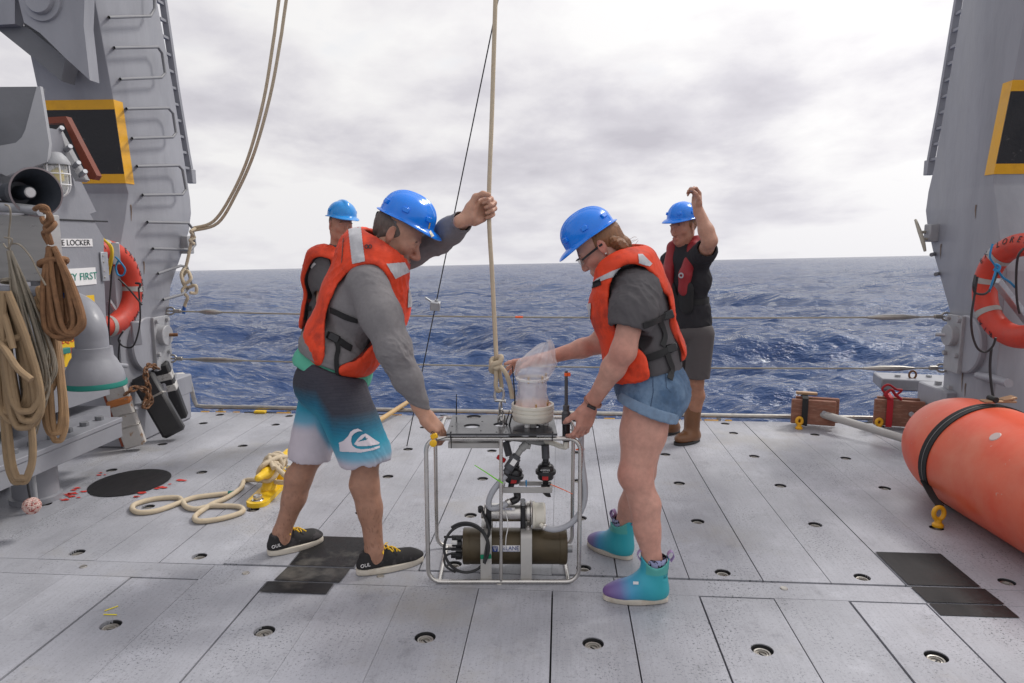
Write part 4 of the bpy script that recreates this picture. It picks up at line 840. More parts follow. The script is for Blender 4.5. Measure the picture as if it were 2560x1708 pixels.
# ---- person in denim shorts and teal ankle boots, leaning over the frame
boot_m = M('rubber_boot', (1, 1, 1), .42, var=.04, vs=12., attr='Col'); denim = M('denim', (.068, .125, .215), .9, var=.28, vs=24., bump=.0012, bs=420., col2=(.17, .26, .38), p2=.56, s2=7., w2=.22)
boot_br = M('brown_rubber', (.17, .075, .032), .42, var=.12, vs=9.)
def person_b():
    f = U((-.995, .10, 0)); l = np.array([-f[1], f[0], 0])
    par = thing('person', (.33, 3.05, 0), 'person in orange life vest, denim shorts and teal-purple ankle boots leaning over the metal frame', 'person')
    hip = PY(1492, 888, 3.04); hN, hF = hip+l*.082, hip-l*.082
    heelN, toeN, heelF, toeF = (.462, 2.850), (.188, 2.850), (.345, 3.225), (.150, 3.395)
    aN, aF = np.array([.405, 2.852, .12]), np.array([.298, 3.270, .12]); kN, kF = PY(1459, 1090, 2.88), PY(1472, 1080, 3.20)
    p1, p2, p3, nb = PY(1490, 806, 3.03), PY(1458, 706, 3.02), PY(1452, 646, 3.02), PY(1436, 606, 3.02)
    shN, elN, wrN = PY(1462, 672, 2.86), PY(1431, 806, 2.80), PY(1352, 936, 2.925); shF, elF, wrF = PY(1440, 665, 3.18), PY(1372, 790, 3.27), PY(1246, 824, 3.20)
    head = Fr(PY(1374, 567, 3.02), (-.78, .05, -.62), (-.62, 0, .78)); sc = .99
    s = Sdf(.0048)
    for a, c, r_ in ((hip, p1, .10), (p1, p2, .095), (p2, p3, .10)): s.cap(a, c, r_, r_, .03)
    leg(s, hN, kN, aN, U((.9, .1, 0)), (.106, .072, .039), .053); leg(s, hF, kF, aF, U((.9, -.3, 0)), (.102, .070, .039), .051)
    for an in (aN, aF): s.cap(an, an-np.array([0, 0, .05]), .042, .036, .02)
    arm(s, shN, elN, wrN, (.056, .047, .045, .027)); arm(s, shF, elF, wrF, (.052, .042, .041, .027))
    head_sdf(s, head, sc, .94, True, .92); s.cap(nb, head(-.025, 0, -.05), .060, .054, .03)
    hand_sdf(s, wrN, (-.24, .10, -.95), (-.55, .80, .05), 1, [(.25, .55, .4), (.28, .6, .4), (.25, .55, .4), (.2, .5, .4)], .22, .96, (.55, .3))
    hand_sdf(s, wrF, (-.97, -.05, -.16), (.05, -.45, -.85), -1, [(.05, .15, .1), (.2, .3, .2), (.3, .35, .2), (.35, .4, .2)], .5, .98, (.35, .05))
    V, Q = s.mesh(); V = relax(V, Q, 1, .4); c = np.tile(np.array((.56, .31, .24)), (len(V), 1)); wv = waves(V, 6, 40, 2)*.5+.5
    c = blend(c, (.52, .275, .215), (V[:, 2] < .9)*.6); c = blend(c, (.50, .21, .16), np.maximum(ball(V, elN, .10), ball(V, kN-np.array([.03, 0, 0]), .09))*.55); c = blend(c, (.50, .20, .15), wv*.16)
    for w_ in (wrN, wrF): c = blend(c, (.50, .215, .155), ball(V, w_, .18, .8)*.6)
    Lh = (V-head.o) @ head.R/sc; hm = np.linalg.norm(Lh, axis=1) < .15; c = blend(c, (.50, .19, .14), hm*np.maximum(ball(Lh, (.06, .05, -.03), .05), ball(Lh, (.11, 0, -.035), .03))*.6); c = blend(c, (.42, .12, .095), hm*ball(Lh, (.092, 0, -.0735), .026, .4)*.7); c = blend(c, (.48, .15, .11), hm*np.clip((np.abs(Lh[:, 1])-.077)/.006, 0, 1)*.7)
    body = obj('body', V, Q, skin_mat, par, col=c); eyes(body, head, sc, True)
    # hair pulled back into a low braid
    h = Sdf(.004); h.ell(head(-.022*sc, 0, .026*sc), np.array((.099, .0795, .088))*sc, head.R, .01); h.cap(head(-.06, .0, -.03), head(-.085, .0, -.055), .045, .036, .03); h.plane(head(.016, 0, 0), head.R @ np.array([1, 0, .35])); h.plane(head(-.05, 0, -.06), head.R @ np.array([.5, 0, -1.])); h.cap(head(-.012, .085, -.006), head(-.012, .10, -.006), .026, .03, .006, 'sub')
    ho = sdf_obj('hair', h, hair_rd, par, 1, (.0015, 230, 3)); q = MB(); bp = [PY(1402, 552, 2.965), PY(1414, 556, 2.955), PY(1424, 562, 2.955), PY(1431, 572, 2.965), PY(1436, 586, 2.985), PY(1441, 598, 3.0)]
    for j in range(3):
        P_ = spline(bp, 8); n_ = len(P_); q.tube([p_+RT*.014*math.sin(i*.42+j*2.094)*(1-.5*i/n_)+UP*.014*math.sin(i*.42*1+j*2.094+1.2)*(1-.5*i/n_)+FW*.012*math.sin(i*.84+j*4.19) for i, p_ in enumerate(P_)], [.009, .015, .016, .015, .013, .008], 8)
    q.build('braid', hair_rd, ho)
    rs_ = random.Random(4); q = MB()
    for i in range(16):
        p0 = lerp(bp[2], bp[5], rs_.random())+np.array([rs_.uniform(-.01, .02), rs_.uniform(-.02, .01), .012]); q.tube([p0, p0+np.array([rs_.uniform(.0, .03), rs_.uniform(-.02, .02), rs_.uniform(-.01, .025)]), p0+np.array([rs_.uniform(.02, .06), rs_.uniform(-.03, .03), rs_.uniform(-.03, .04)])], .0007, 4, sub=4)
    tag(q.build('loose_strands', hair_rd, ho), kind='stuff')
    ht = hat(par, head, hat_m, .91, 0, -.09)
    # safety glasses
    q = MB()
    for y in (-1, 1):
        q.ribbon([head(-.02, y*.083, .004), head(.03, y*.079, .004), head(.070, y*.071, .003), head(.085, y*.062, .002)], head.R[:, 2], .009, .003, sub=4)
    q.tube([head(.088, -.058, .010), head(.104, -.03, .013), head(.110, 0, .012), head(.104, .03, .013), head(.088, .058, .010)], .0022, 6, sub=4); gl = q.build('safety_glasses', plastic_k, par)
    for y in (-1, 1):
        q = MB(); V_ = []; n_ = 9
        for i in range(n_):
            for j in range(6): a_ = i/(n_-1); V_.append(head(.106-.020*a_**2, y*(.008+.052*a_), .010-.034*(j/5)*(1-.25*a_)))
        Fc = [(i*6+j, (i+1)*6+j, (i+1)*6+j+1, i*6+j+1) for i in range(n_-1) for j in range(5)]; q.add(V_, Fc); q.build('lens', M('smoked_lens', (.25, .24, .23), .08, var=.02, alpha=.45), gl)
    q = MB(); q.lathe([(.0001, .004), (.004, .003), (.005, 0)], head(-.008, .088, -.036), head.R[:, 1], 10); q.build('ear_stud', steel, par)
    # T-shirt
    tl = U(p3-hip); fw = U(np.cross(l, tl)); RR = np.stack([fw, l, tl], 1)
    def torso(h_):
        t = Sdf(h_); t.ell(hip+tl*.05, (.135, .168, .11), RR, .05); t.ell(p1, (.128, .160, .13), RR, .06); t.ell(p2, (.142, .172, .16), RR, .07); t.ell(p3, (.112, .165, .09), RR, .06); return t
    t = torso(.0055); hemN = lerp(shN, elN, .62); t.chain([shN-l*.03, lerp(shN, elN, .3), hemN], [.085, .083, .078], .05); t.cap(hemN-U(elN-shN)*.03, elN, .060, .075, .004, 'sub'); t.chain([shF, lerp(shF, elF, .6)], [.082, .076], .05)
    t.plane(hemN+U(elN-shN)*.004, U(elN-shN)+l*0, .003) if False else None
    e_ = U(elN-shN)
    def cutsleeve(D, X, Y, Z):
        d = (X-hemN[0])*e_[0]+(Y-hemN[1])*e_[1]+(Z-hemN[2])*e_[2]; near = np.sqrt((X-hemN[0])**2+(Y-hemN[1])**2+(Z-hemN[2])**2)-.13; return np.maximum(D, np.minimum(d, -near))
    t.fn(cutsleeve); t.cap(nb-tl*.03, nb+U(head.o-nb)*.01, .080, .072, .03); t.cap(nb+tl*.02, head.o, .060, .06, .006, 'sub'); t.plane(hip+tl*.02, -tl, .01)
    V, Q = t.mesh(); V = relax(V, Q, 1); V = folds(V, Q, .0062, 58, 12, None, .35+.65*np.maximum(ball(V, p1, .3, .6), ball(V, shN, .2, .7))); tee = obj('t_shirt', V, Q, tee_grey, par)
    # denim shorts
    b_ = Sdf(.005); b_.ell(hip+tl*.02, (.150, .182, .13), RR, .05); b_.ell(hip-fw*.026-tl*.04, (.138, .175, .12), RR, .05)
    for hh, kk in ((hN, kN), (hF, kF)): kd = U(kk-hh); b_.cap(hh, hh+kd*.16, .128, .124, .04); b_.cap(hh+kd*.10, hh+kd*.3, .112, .112, .004, 'sub')
    b_.plane(hip+tl*.085, tl); nh = U((-.36, 0, -1)); b_.plane(PY(1480, 936, 2.95), nh, .004); V, Q = b_.mesh(); V = relax(V, Q, 1); V = folds(V, Q, .0036, 75, 7); so_ = obj('denim_shorts', V, Q, denim, par)
    for hh, kk, n_ in ((hN, kN, 0), (hF, kF, 1)):
        u_ = Sdf(.0045); kd = U(kk-hh); u_.cap(hh+kd*.02, hh+kd*.22, .134, .131, .02); u_.cap(hh, hh+kd*.4, .117, .117, .004, 'sub'); o_ = PY(1480, 938, 2.95); u_.plane(o_+nh*.004, nh, .003); u_.plane(o_-nh*.040, -nh, .003); sdf_obj('cuff', u_, M('pale_denim', (.17, .25, .36), .9, var=.2, vs=30., bump=.001, bs=400.), so_, 1, (.0018, 80, 4))
    T = bvh(so_); decal('seam', T, [[(1496, 838), (1498, 838), (1500, 900), (1492, 945), (1490, 945), (1498, 900)]], .7, M('seam_thread', (.05, .085, .15), .9), so_, .002)
    pk_ = lambda P_, w_: [[(x-w_, y) for x, y in P_]+[(x+w_, y) for x, y in P_[::-1]]]
    decal('pocket_seam', T, pk_([(1526, 845), (1529, 890), (1541, 903)], .8), .6, MATS['seam_thread'], so_, .002); decal('pocket_seam', T, [[(1526, 844), (1560, 838), (1560, 840), (1526, 846.5)]], .6, MATS['seam_thread'], so_, .002); decal('pocket_seam', T, [[(1440, 868), (1486, 850), (1486, 852), (1440, 870)]], .6, MATS['seam_thread'], so_, .002)
    # vest
    def vtorso(h_):
        t = Sdf(h_); t.ell(PY(1478, 815, 3.03), (.142, .172, .13), RR, .06); t.ell(p2+fw*.016, (.142, .178, .16), RR, .07); t.ell(p3+fw*.018, (.098, .17, .085), RR, .06); t.ell(nb+tl*.0+fw*.002, (.095, .14, .045), RR, .05); return t
    vest = make_vest(par, vtorso, fw, l, tl, hip, nb, head.o, PY(1464, 704, 2.85), (.112, .172), (-.062, .050, .10), .036, [(PY(1450, 866, 3.0), -tl-fw*.16)], p3+tl*.17, skew=.06, neck=(.088, .112), vf=.075, num=33)
    T = bvh(vest, tee)
    decal('reflective_tape', T, [[(1370, 640), (1424, 613), (1416, 632), (1355, 655)]], .8, tape_m, vest, .003); decal('reflective_tape', T, [[(1464, 584), (1474, 584), (1496, 606), (1490, 612), (1466, 604)]], .8, tape_m, vest, .003)
    decal('reflective_tape', T, [[(1321, 701), (1358, 696), (1356, 731), (1324, 733)]], .8, tape_m, vest, .004); decal('hook_patch', T, [[(1344, 655), (1378, 640), (1381, 654), (1346, 668)]], .8, strap_m, vest, .003); decal('badge', T, [[(1340, 740), (1352, 742), (1364, 768), (1348, 770)]], .8, M('badge_print', (.03, .06, .09), .6, var=.4, vs=90., col2=(.35, .4, .45), p2=.55, s2=80.), vest, .003)
    decal('pocket_seam', T, [[(1325, 733), (1357, 731), (1357, 733.5), (1325, 735.5)]], .7, M('vest_seam_red', (.35, .02, .012), .7), vest, .002)  # dark red stitched seam line along the pocket edge
    strap('side_strap', T, [(1474, 748), (1490, 742), (1510, 733), (1530, 722)], .026, strap_m, vest, .007); strap('side_strap', T, [(1486, 822), (1505, 816), (1525, 808), (1545, 798)], .030, strap_m, vest, .007); strap('side_strap', T, [(1512, 735), (1520, 755), (1524, 775), (1518, 795)], .024, strap_m, vest, .008)
    T = bvh(vest, tee, so_); strap('strap_end', T, [(1528, 812), (1534, 830), (1540, 848), (1534, 872)], .026, strap_m, vest, .010)
    for u_, v_ in ((1527, 722), (1537, 800)):
        hb = hit(T, u_, v_, .012); q = MB(); q.box(hb[0], (.045, .014, .034), frame(RT+UP*.3, UP), bev=.004); q.build('buckle', plastic_k, vest)
    # boots
    for heel, toe, an, nm in ((heelN, toeN, aN, 0), (heelF, toeF, aF, 1)):
        O, d, lt, L = sole_pts(heel, toe, .112); n = len(O); c = O.mean(0); V_ = []
        for z, k_ in ((.002, .97), (.004, 1.0), (.022, 1.0), (.024, .95)): V_ += [(*(c+(p_-c)*k_), z) for p_ in O]
        Fc = [(i*n+k_, i*n+(k_+1) % n, (i+1)*n+(k_+1) % n, (i+1)*n+k_) for i in range(3) for k_ in range(n)]+[tuple(range(n))[::-1], tuple(3*n+k_ for k_ in range(n))]
        bo = obj('ankle_boot', V_, Fc, sole_m, par); autosm(bo.data, 50)
        h2 = np.array([*heel, 0]); d3 = np.array([*d, 0]); l3 = np.array([*lt, 0]); A = lambda x, y, z: h2+d3*x*L+l3*y+np.array([0, 0, z]); u_ = Sdf(.0045); R = np.stack([d3, l3, np.array([0, 0, 1.])], 1)
        u_.ell(A(.72, 0, .034), (L*.285, .048, .040), R, .03); u_.ell(A(.30, 0, .045), (L*.285, .043, .06), R, .03); u_.cap(A(.22, 0, .06), A(.22, 0, .19), .052, .060, .04); u_.cap(A(.38, 0, .07), A(.62, 0, .04), .048, .042, .05)
        u_.cap(an+np.array([0, 0, .0]), an+np.array([0, 0, .2]), .050, .056, .004, 'sub'); u_.plane(A(0, 0, .022), (0, 0, -1))
        xr = lambda D, X, Y, Z: np.maximum(D, Z-(.166+.030*np.minimum(1, (np.abs(((X-h2[0])*d3[0]+(Y-h2[1])*d3[1])/L-.22)/.20)**2)))
        u_.fn(xr); V, Q = u_.mesh(); V = relax(V, Q, 1); tt = ((V-h2) @ d3)/L; c = np.stack([np.interp(tt+V[:, 2]*-.6, [.1, .35, .55, .72, .9], [.025, .035, .06, .15, .17]), np.interp(tt+V[:, 2]*-.6, [.1, .35, .55, .72, .9], [.34, .35, .30, .14, .095]), np.interp(tt+V[:, 2]*-.6, [.1, .35, .55, .72, .9], [.40, .46, .50, .34, .27])], 1)
        c = blend(c, (.075, .36, .33), np.clip((V[:, 2]-.132+.03*np.abs(tt-.22)*0)/.004, 0, 1)*(np.abs(tt-.2) < .17)); up = obj('upper', V, Q, boot_m, bo, col=c)
        for x in (-.02, .44):
            q = MB(); p0 = A(x, 0, .188); P_ = [p0+np.array([0, 0, -.012]), p0+d3*(-.012 if x < .2 else .012)+np.array([0, 0, .012]), p0+np.array([0, 0, .032]), p0+d3*(.014 if x < .2 else -.014)+np.array([0, 0, .014]), p0+np.array([0, 0, -.012])]; q.ribbon(P_, l3, .022, .003, sub=5); q.build('pull_loop', M('lilac_webbing', (.36, .26, .46), .8), bo)
        q = MB(); q.lathe([(.0435, 0), (.047, .015), (.0475, .035), (.044, .044)], an+np.array([0, 0, .030]), (0, 0, 1), 20); q.build('sock', M('patterned_sock', (.30, .32, .50), .9, var=.1, col2=(.02, .02, .03), p2=.52, s2=70., w2=.02), bo)
        if nm == 0: q = MB(); q.box(A(.52, -.0, .0)+np.array([0, -.049, .098]), (.022, .003, .012), bev=.001); q.build('boot_label', white, bo)
    e_ = U(wrN-elN); q = MB(); cc = wrN-e_*.035; a_ = U(np.cross(e_, FW)); n_ = U(np.cross(a_, e_)); q.tube([cc+.0345*(a_*math.cos(t_)+n_*.85*math.sin(t_)) for t_ in np.linspace(0, 2*math.pi, 22, endpoint=False)], .007, 6, True); wb = q.build('wrist_band', M('tan_strap', (.30, .14, .10), .6), par)
    n_ = n_ if n_ @ FW < 0 else -n_; q = MB(); q.box(cc+n_*.036, (.038, .022, .010), frame(a_, e_*1.), bev=.003); q.build('watch', plastic_k, wb)
    return par
person_b()
# ---- the two persons by the stern lines
def person_c():
    f = U((-.78, -.62, 0)); l = np.array([-f[1], f[0], 0])
    par = thing('person', (.93, 5.33, 0), 'person in black T-shirt and red inflatable vest raising one arm by the lifelines', 'person')
    hip = PY(1586, 765, 5.33); hN, hF = hip+l*.085, hip-l*.085; aN, aF = np.array([.985, 5.27, .12]), np.array([.865, 5.50, .12]); kN, kF = lerp(hN, aN, .52), lerp(hF, aF, .52)
    p1, p2, p3, nb = PY(1584, 712, 5.33), PY(1582, 645, 5.33), PY(1578, 598, 5.33), PY(1572, 566, 5.33)
    shN, elN, wrN = PY(1612, 592, 5.19), PY(1629, 553, 4.97), PY(1600, 474, 5.02); shF, elF, wrF = PY(1540, 600, 5.47), PY(1528, 680, 5.50), PY(1518, 745, 5.36)
    head = Fr(PY(1568, 521, 5.31), (-.78, -.60, -.16), (-.1, -.1, 1)); sc = 1.02; s = Sdf(.006)
    for a, c, r_ in ((hip, p1, .10), (p1, p2, .10), (p2, p3, .10)): s.cap(a, c, r_, r_, .03)
    leg(s, hN, kN, aN, -f, (.088, .062, .042), .058); leg(s, hF, kF, aF, -f, (.088, .062, .042), .058); arm(s, shN, elN, wrN, (.058, .048, .050, .031)); arm(s, shF, elF, wrF)
    head_sdf(s, head, sc, 1.05); s.cap(nb, head(-.02, 0, -.05), .062, .058, .03)
    hand_sdf(s, wrN, (-.05, -.05, 1), (-.9, -.4, 0), -1, [(.7, .9, .5), (.8, 1., .6), (.9, 1., .7), (1., 1., .7)], .1, 1., (.35, .35)); hand_sdf(s, wrF, (-.1, 0, -1), (.3, .6, 0), 1, [(.3, .4, .3)]*4, .1, 1.)
    V, Q = s.mesh(); V = relax(V, Q, 1, .4); c = np.tile(np.array((.47, .25, .175)), (len(V), 1)); Lh = (V-head.o) @ head.R/sc; hm = np.linalg.norm(Lh, axis=1) < .15; c = blend(c, (.46, .17, .12), hm*np.clip(Lh[:, 0]/.08, 0, 1)*.5); c = blend(c, (.36, .11, .085), hm*ball(Lh, (.092, 0, -.0735), .026, .4)*.6); c = blend(c, (.33, .16, .10), (V[:, 2] < .6)*1.)
    body = obj('body', V, Q, skin_mat, par, col=c); eyes(body, head, sc)
    h = Sdf(.005); h.ell(head(-.024, 0, .028), (.097, .080, .087), head.R, .01); h.plane(head(.03, 0, 0), head.R @ np.array([1, 0, .2])); h.plane(head(-.04, 0, -.028), head.R @ np.array([.3, 0, -1.])); sdf_obj('hair', h, hair_rd, par, 1, (.001, 200, 3)); hat(par, head, hat_m, .95, 0, -.06)
    tl = U(p3-hip); fw = U(np.cross(l, tl)); RR = np.stack([fw, l, tl], 1); t = Sdf(.0065)
    t.ell(hip+tl*.06, (.128, .160, .12), RR, .05); t.ell(p1, (.124, .158, .14), RR, .06); t.ell(p2, (.130, .178, .15), RR, .07); t.ell(p3, (.104, .175, .08), RR, .06); sm = lerp(shN, elN, .40); t.chain([shN-l*.03, sm], [.088, .084], .05); t.chain([shF, lerp(shF, elF, .65)], [.08, .075], .05); t.cap(sm, elN, .062, .07, .004, 'sub'); t.cap(nb-tl*.04, nb, .078, .07, .03); t.cap(nb, head.o, .06, .06, .006, 'sub'); t.plane(hip+tl*.045, -tl, .01)
    V, Q = t.mesh(); V = relax(V, Q, 1); V = folds(V, Q, .0055, 50, 15, (1, 1, .5)); tee = obj('t_shirt', V, Q, tee_black, par)
    b_ = Sdf(.0065); b_.ell(hip+tl*.02, (.135, .175, .11), RR, .05)
    for hh, kk in ((hN, kN), (hF, kF)): kd = U(kk-hh); b_.cap(hh+(hh-hip)*.12, kk+(hh-hip)*.10, .096, .090, .012); b_.cap(lerp(hh, kk, .9), lerp(hh, kk, 1.4), .082, .085, .004, 'sub')
    b_.plane(hip+tl*.06, tl); b_.plane(PY(1590, 868, 5.25), (0, 0, -1)); sdf_obj('shorts', b_, M('taupe_shorts', (.082, .073, .074), .9, var=.12, bump=.001, bs=200.), par, 1, (.004, 34, 6))
    # inflatable collar: red yoke lobes, black lower casing, waist belt
    v_ = Sdf(.006); ns = [nb+l*.085-fw*.04+tl*.03, nb+l*.10+fw*.02-tl*.01, p2+l*.085+fw*.135+tl*.06, p2+l*.075+fw*.145-tl*.045]; ms = [nb-l*.085-fw*.04+tl*.03, nb-l*.10+fw*.02-tl*.01, p2-l*.085+fw*.135+tl*.06, p2-l*.075+fw*.145-tl*.045]
    v_.chain(ns, [.042, .046, .048, .046], .02, flat=fw, fr=.75); v_.chain(ms, [.042, .046, .048, .046], .02, flat=fw, fr=.75); v_.cap(ns[0], ms[0], .040, .040, .03); vo = sdf_obj('inflatable_vest', v_, vest_red, par, 1, (.002, 40, 4))
    k_ = Sdf(.006); k_.chain([ns[3]+l*.01-fw*.01, p1+l*.07+fw*.115+tl*.05], [.070, .060], .02, flat=fw, fr=.38); k_.chain([ms[3]-l*.01-fw*.01, p1-l*.07+fw*.115+tl*.05], [.070, .060], .02, flat=fw, fr=.38); sdf_obj('vest_casing', k_, strap_m, vo, 1); T = bvh(tee)
    q = MB(); ce = p1+tl*.075; P_ = []
    for a_ in np.linspace(0, 2*math.pi, 40, endpoint=False):
        d_ = fw*math.cos(a_)+l*math.sin(a_); hh = T.ray_cast(Vector(ce+d_*.6), Vector(-d_)); P_.append(np.array(hh[0])+d_*.006 if hh[0] else ce+d_*.2)
    q.ribbon(P_+[P_[0]], tl, .040, .005); q.build('waist_belt', strap_m, vo); hb = np.array(ns[2])+fw*.04; q = MB(); q.lathe([(.010, .0), (.020, .0), (.021, .004), (.019, .008), (.011, .008), (.010, 0)], hb, fw+l*.4, 14); q.build('vest_ring', grey_l, vo)
    for an, to in ((aN, f), (aF, U((-.8, -.4, 0)))):
        g_ = np.array([an[0], an[1], 0]); u_ = Sdf(.006); u_.cap(g_+np.array([0, 0, .06]), g_+np.array([0, 0, .36])-f*.01, .055, .066, .03); u_.ell(g_+to*.07+np.array([0, 0, .045]), (.10, .052, .045), np.stack([to, np.cross((0, 0, 1), to), (0, 0, 1.)], 1), .04); u_.ell(g_-to*.02+np.array([0, 0, .045]), (.065, .050, .05), np.stack([to, np.cross((0, 0, 1), to), (0, 0, 1.)], 1), .03); u_.plane(g_+np.array([0, 0, .018]), (0, 0, -1)); u_.plane(g_+np.array([0, 0, .365]), (0, 0, 1)); u_.cap(g_+np.array([0, 0, .30]), g_+np.array([0, 0, .5]), .058, .062, .004, 'sub')
        bo = sdf_obj('rubber_boot', u_, boot_br, par, 1, (.0015, 30, 5)); O, _, _, _ = sole_pts(g_-to*.085, g_+to*.172, .108); q = MB(); q.prism([tuple(p_) for p_ in O], (0, 0, .001), (1, 0, 0), (0, 1, 0), (0, 0, 1), .02); q.build('sole', rubber, bo)
    q = MB(); q.box(wrN+np.array([-.045, -.03, .115]), (.03, .03, .03), bev=.004); q.build('white_tag', white, par)
    return par
person_c()
def person_d():
    f = U((.80, -.60, 0)); l = np.array([-f[1], f[0], 0])
    par = thing('person', (-1.68, 5.12, 0), 'person in charcoal T-shirt and orange vest standing behind the grey sweatshirt wearer', 'person')
    hip = PY(752, 770, 5.12); hN, hF = hip-l*.085, hip+l*.085; aN, aF = np.array([hip[0]-.10, 5.02, .10]), np.array([hip[0]+.10, 5.22, .10]); kN, kF = lerp(hN, aN, .52), lerp(hF, aF, .52)
    p1, p2, p3, nb = PY(760, 712, 5.12), PY(764, 645, 5.12), PY(770, 600, 5.12), PY(777, 570, 5.12)
    shR, elR, wrR = PY(740, 604, 5.02), PY(742, 690, 4.95), PY(800, 725, 4.80); shL, elL, wrL = PY(800, 598, 5.25), PY(815, 680, 5.20), PY(860, 720, 5.0)
    head = Fr(PY(783, 517, 5.10), (.64, -.75, -.10), (.1, 0, 1)); sc = 1.0; s = Sdf(.0065)
    for a, c, r_ in ((hip, p1, .10), (p1, p2, .10), (p2, p3, .10)): s.cap(a, c, r_, r_, .03)
    leg(s, hN, kN, aN, -f); leg(s, hF, kF, aF, -f); arm(s, shR, elR, wrR); arm(s, shL, elL, wrL); head_sdf(s, head, sc, 1.08, nose=1.1); s.cap(nb, head(-.02, 0, -.05), .062, .06, .03)
    for an in (aN, aF): s.cap(an, an+f*.14-np.array([0, 0, .06]), .04, .035, .03)
    hand_sdf(s, wrR, U(wrR-elR), (0, .2, -1), 1, [(.3, .5, .3)]*4); hand_sdf(s, wrL, U(wrL-elL), (0, .2, -1), -1, [(.3, .5, .3)]*4)
    V, Q = s.mesh(); V = relax(V, Q, 1, .4); c = np.tile(np.array((.50, .26, .18)), (len(V), 1)); Lh = (V-head.o) @ head.R/sc; hm = np.linalg.norm(Lh, axis=1) < .15; c = blend(c, (.42, .15, .10), hm*np.clip(Lh[:, 0]/.08, 0, 1)*.5); c = blend(c, (.44, .14, .10), hm*np.clip((np.abs(Lh[:, 1])-.076)/.006, 0, 1)*.6)
    body = obj('body', V, Q, skin_mat, par, col=c); eyes(body, head, sc)
    h = Sdf(.005); h.ell(head(-.024, 0, .028), (.094, .077, .084), head.R, .01); h.plane(head(.03, 0, 0), head.R @ np.array([1, 0, .2])); h.plane(head(-.04, 0, -.02), head.R @ np.array([.3, 0, -1.])); sdf_obj('hair', h, M('grey_stubble_hair', (.16, .11, .085), .8, var=.2, vs=90.), par, 1)
    hat(par, head, hat_m2, .93, 1, -.05); tl = U(p3-hip); fw = U(np.cross(l, tl)); RR = np.stack([fw, l, tl], 1)
    def torso(h_):
        t = Sdf(h_); t.ell(hip+tl*.06, (.140, .175, .12), RR, .05); t.ell(p1, (.140, .175, .14), RR, .06); t.ell(p2, (.145, .195, .15), RR, .07); t.ell(p3, (.110, .185, .08), RR, .06); return t
    t = torso(.0065); sm = lerp(shR, elR, .62); t.chain([shR+l*.03, sm], [.088, .084], .05); t.cap(sm, elR, .062, .07, .004, 'sub'); t.chain([shL, lerp(shL, elL, .65)], [.085, .078], .05); t.cap(nb-tl*.04, nb, .078, .07, .03); t.cap(nb, head.o, .06, .06, .006, 'sub'); t.plane(hip+tl*.045, -tl, .01)
    V, Q = t.mesh(); V = relax(V, Q, 1); V = folds(V, Q, .0055, 55, 16, (1, 1, .7)); tee = obj('t_shirt', V, Q, tee_grey, par)
    b_ = Sdf(.0065); b_.ell(hip+tl*.02, (.135, .175, .11), RR, .05)
    for hh, kk in ((hN, kN), (hF, kF)): b_.cap(hh, kk, .118, .108, .04)
    b_.plane(hip+tl*.06, tl); b_.plane(lerp(hN, kN, .95), (0, 0, -1)); sdf_obj('shorts', b_, MATS['taupe_shorts'], par, 1, (.004, 34, 6))
    for an in (aN, aF):
        O, _, _, _ = sole_pts(an-f*.07, an+f*.20, .108); q = MB(); q.prism([tuple(p_) for p_ in O], (0, 0, .001), (1, 0, 0), (0, 1, 0), (0, 0, 1), .03); so_ = q.build('shoe', sole_m, par); u_ = Sdf(.007); g_ = np.array([an[0], an[1], 0]); R_b = np.stack([f, l, (0, 0, 1.)], 1); u_.ell(g_+f*.07+np.array([0, 0, .04]), (.125, .046, .045), R_b, .02); u_.ell(g_+np.array([0, 0, .05]), (.07, .044, .055), R_b, .02); u_.plane(g_+np.array([0, 0, .028]), (0, 0, -1)); sdf_obj('upper', u_, shoe_m, so_, 1)
    vest = make_vest(par, torso, fw, l, tl, hip, nb, head.o, PY(740, 655, 4.95), (.115, .20), (-.05, .05, .1), .045, [(PY(755, 760, 5.12), -tl)], p3+tl*.16, skew=0, hh=.0065, neck=(.09, .115), num=35)
    T = bvh(vest, tee); decal('reflective_tape', T, [[(712, 612), (722, 602), (726, 606), (716, 617)]], .8, tape_m, vest, .004); decal('buckle', T, [[(703, 703), (716, 703), (716, 714), (704, 714)]], .8, strap_m, vest, .006)
person_d()
# ------------------------------------------------------------------ pumping sampler in its tube frame
CO = np.array([-.252, 3.135, 0]); EX, EY, EZ = np.array([math.cos(YAW), math.sin(YAW), 0]), np.array([-math.sin(YAW), math.cos(YAW), 0]), np.array([0, 0, 1.])
CR = np.stack([EX, EY, EZ], 1)
def CG(u, v, y): d = ray(u, v); t = (y-(CAM-CO)@EY)/(d@EY); return CAM+d*t
def c1(x, y, d): return CG((1000+x/3.734)/K, (1060+y/3.734)/K, d)
def c2(x, y, d): return CG((1040+x/3.9196)/K, (850+y/3.9196)/K, d)
def CL(x, y, z): return CO+EX*x+EY*y+EZ*z
pvc_g = M('dark_grey_pvc', (.07, .072, .08), .45, var=.1); pvc_l = M('light_grey_pvc', (.30, .30, .29), .45, var=.1); cream = M('cream_plastic', (.72, .69, .60), .45, var=.05); nylon = M('white_plastic', (.76, .76, .75), .4, var=.04)
hose_m = M('braided_hose', (.42, .43, .46), .35, var=.06, bump=.0006, bs=700.); olive = M('olive_anodised', (.075, .056, .030), .38, .3, var=.25, vs=9.); plate_m = M('charcoal_sheet', (.040, .041, .046), .22, var=.15, vs=10.)
alu = M('bead_blasted_aluminium', (.46, .45, .43), .5, .55, var=.10, vs=14., col2=(.36, .33, .29), p2=.66, s2=20., w2=.1); red_l = M('red_label', (.50, .02, .02), .5); grn = M('green_tape', (.0, .20, .10), .6); lime = M('lime_plastic', (.22, .70, .03), .4); oran = M('orange_plastic', (.90, .13, .02), .5); blu = M('blue_cord', (.02, .22, .45), .6)
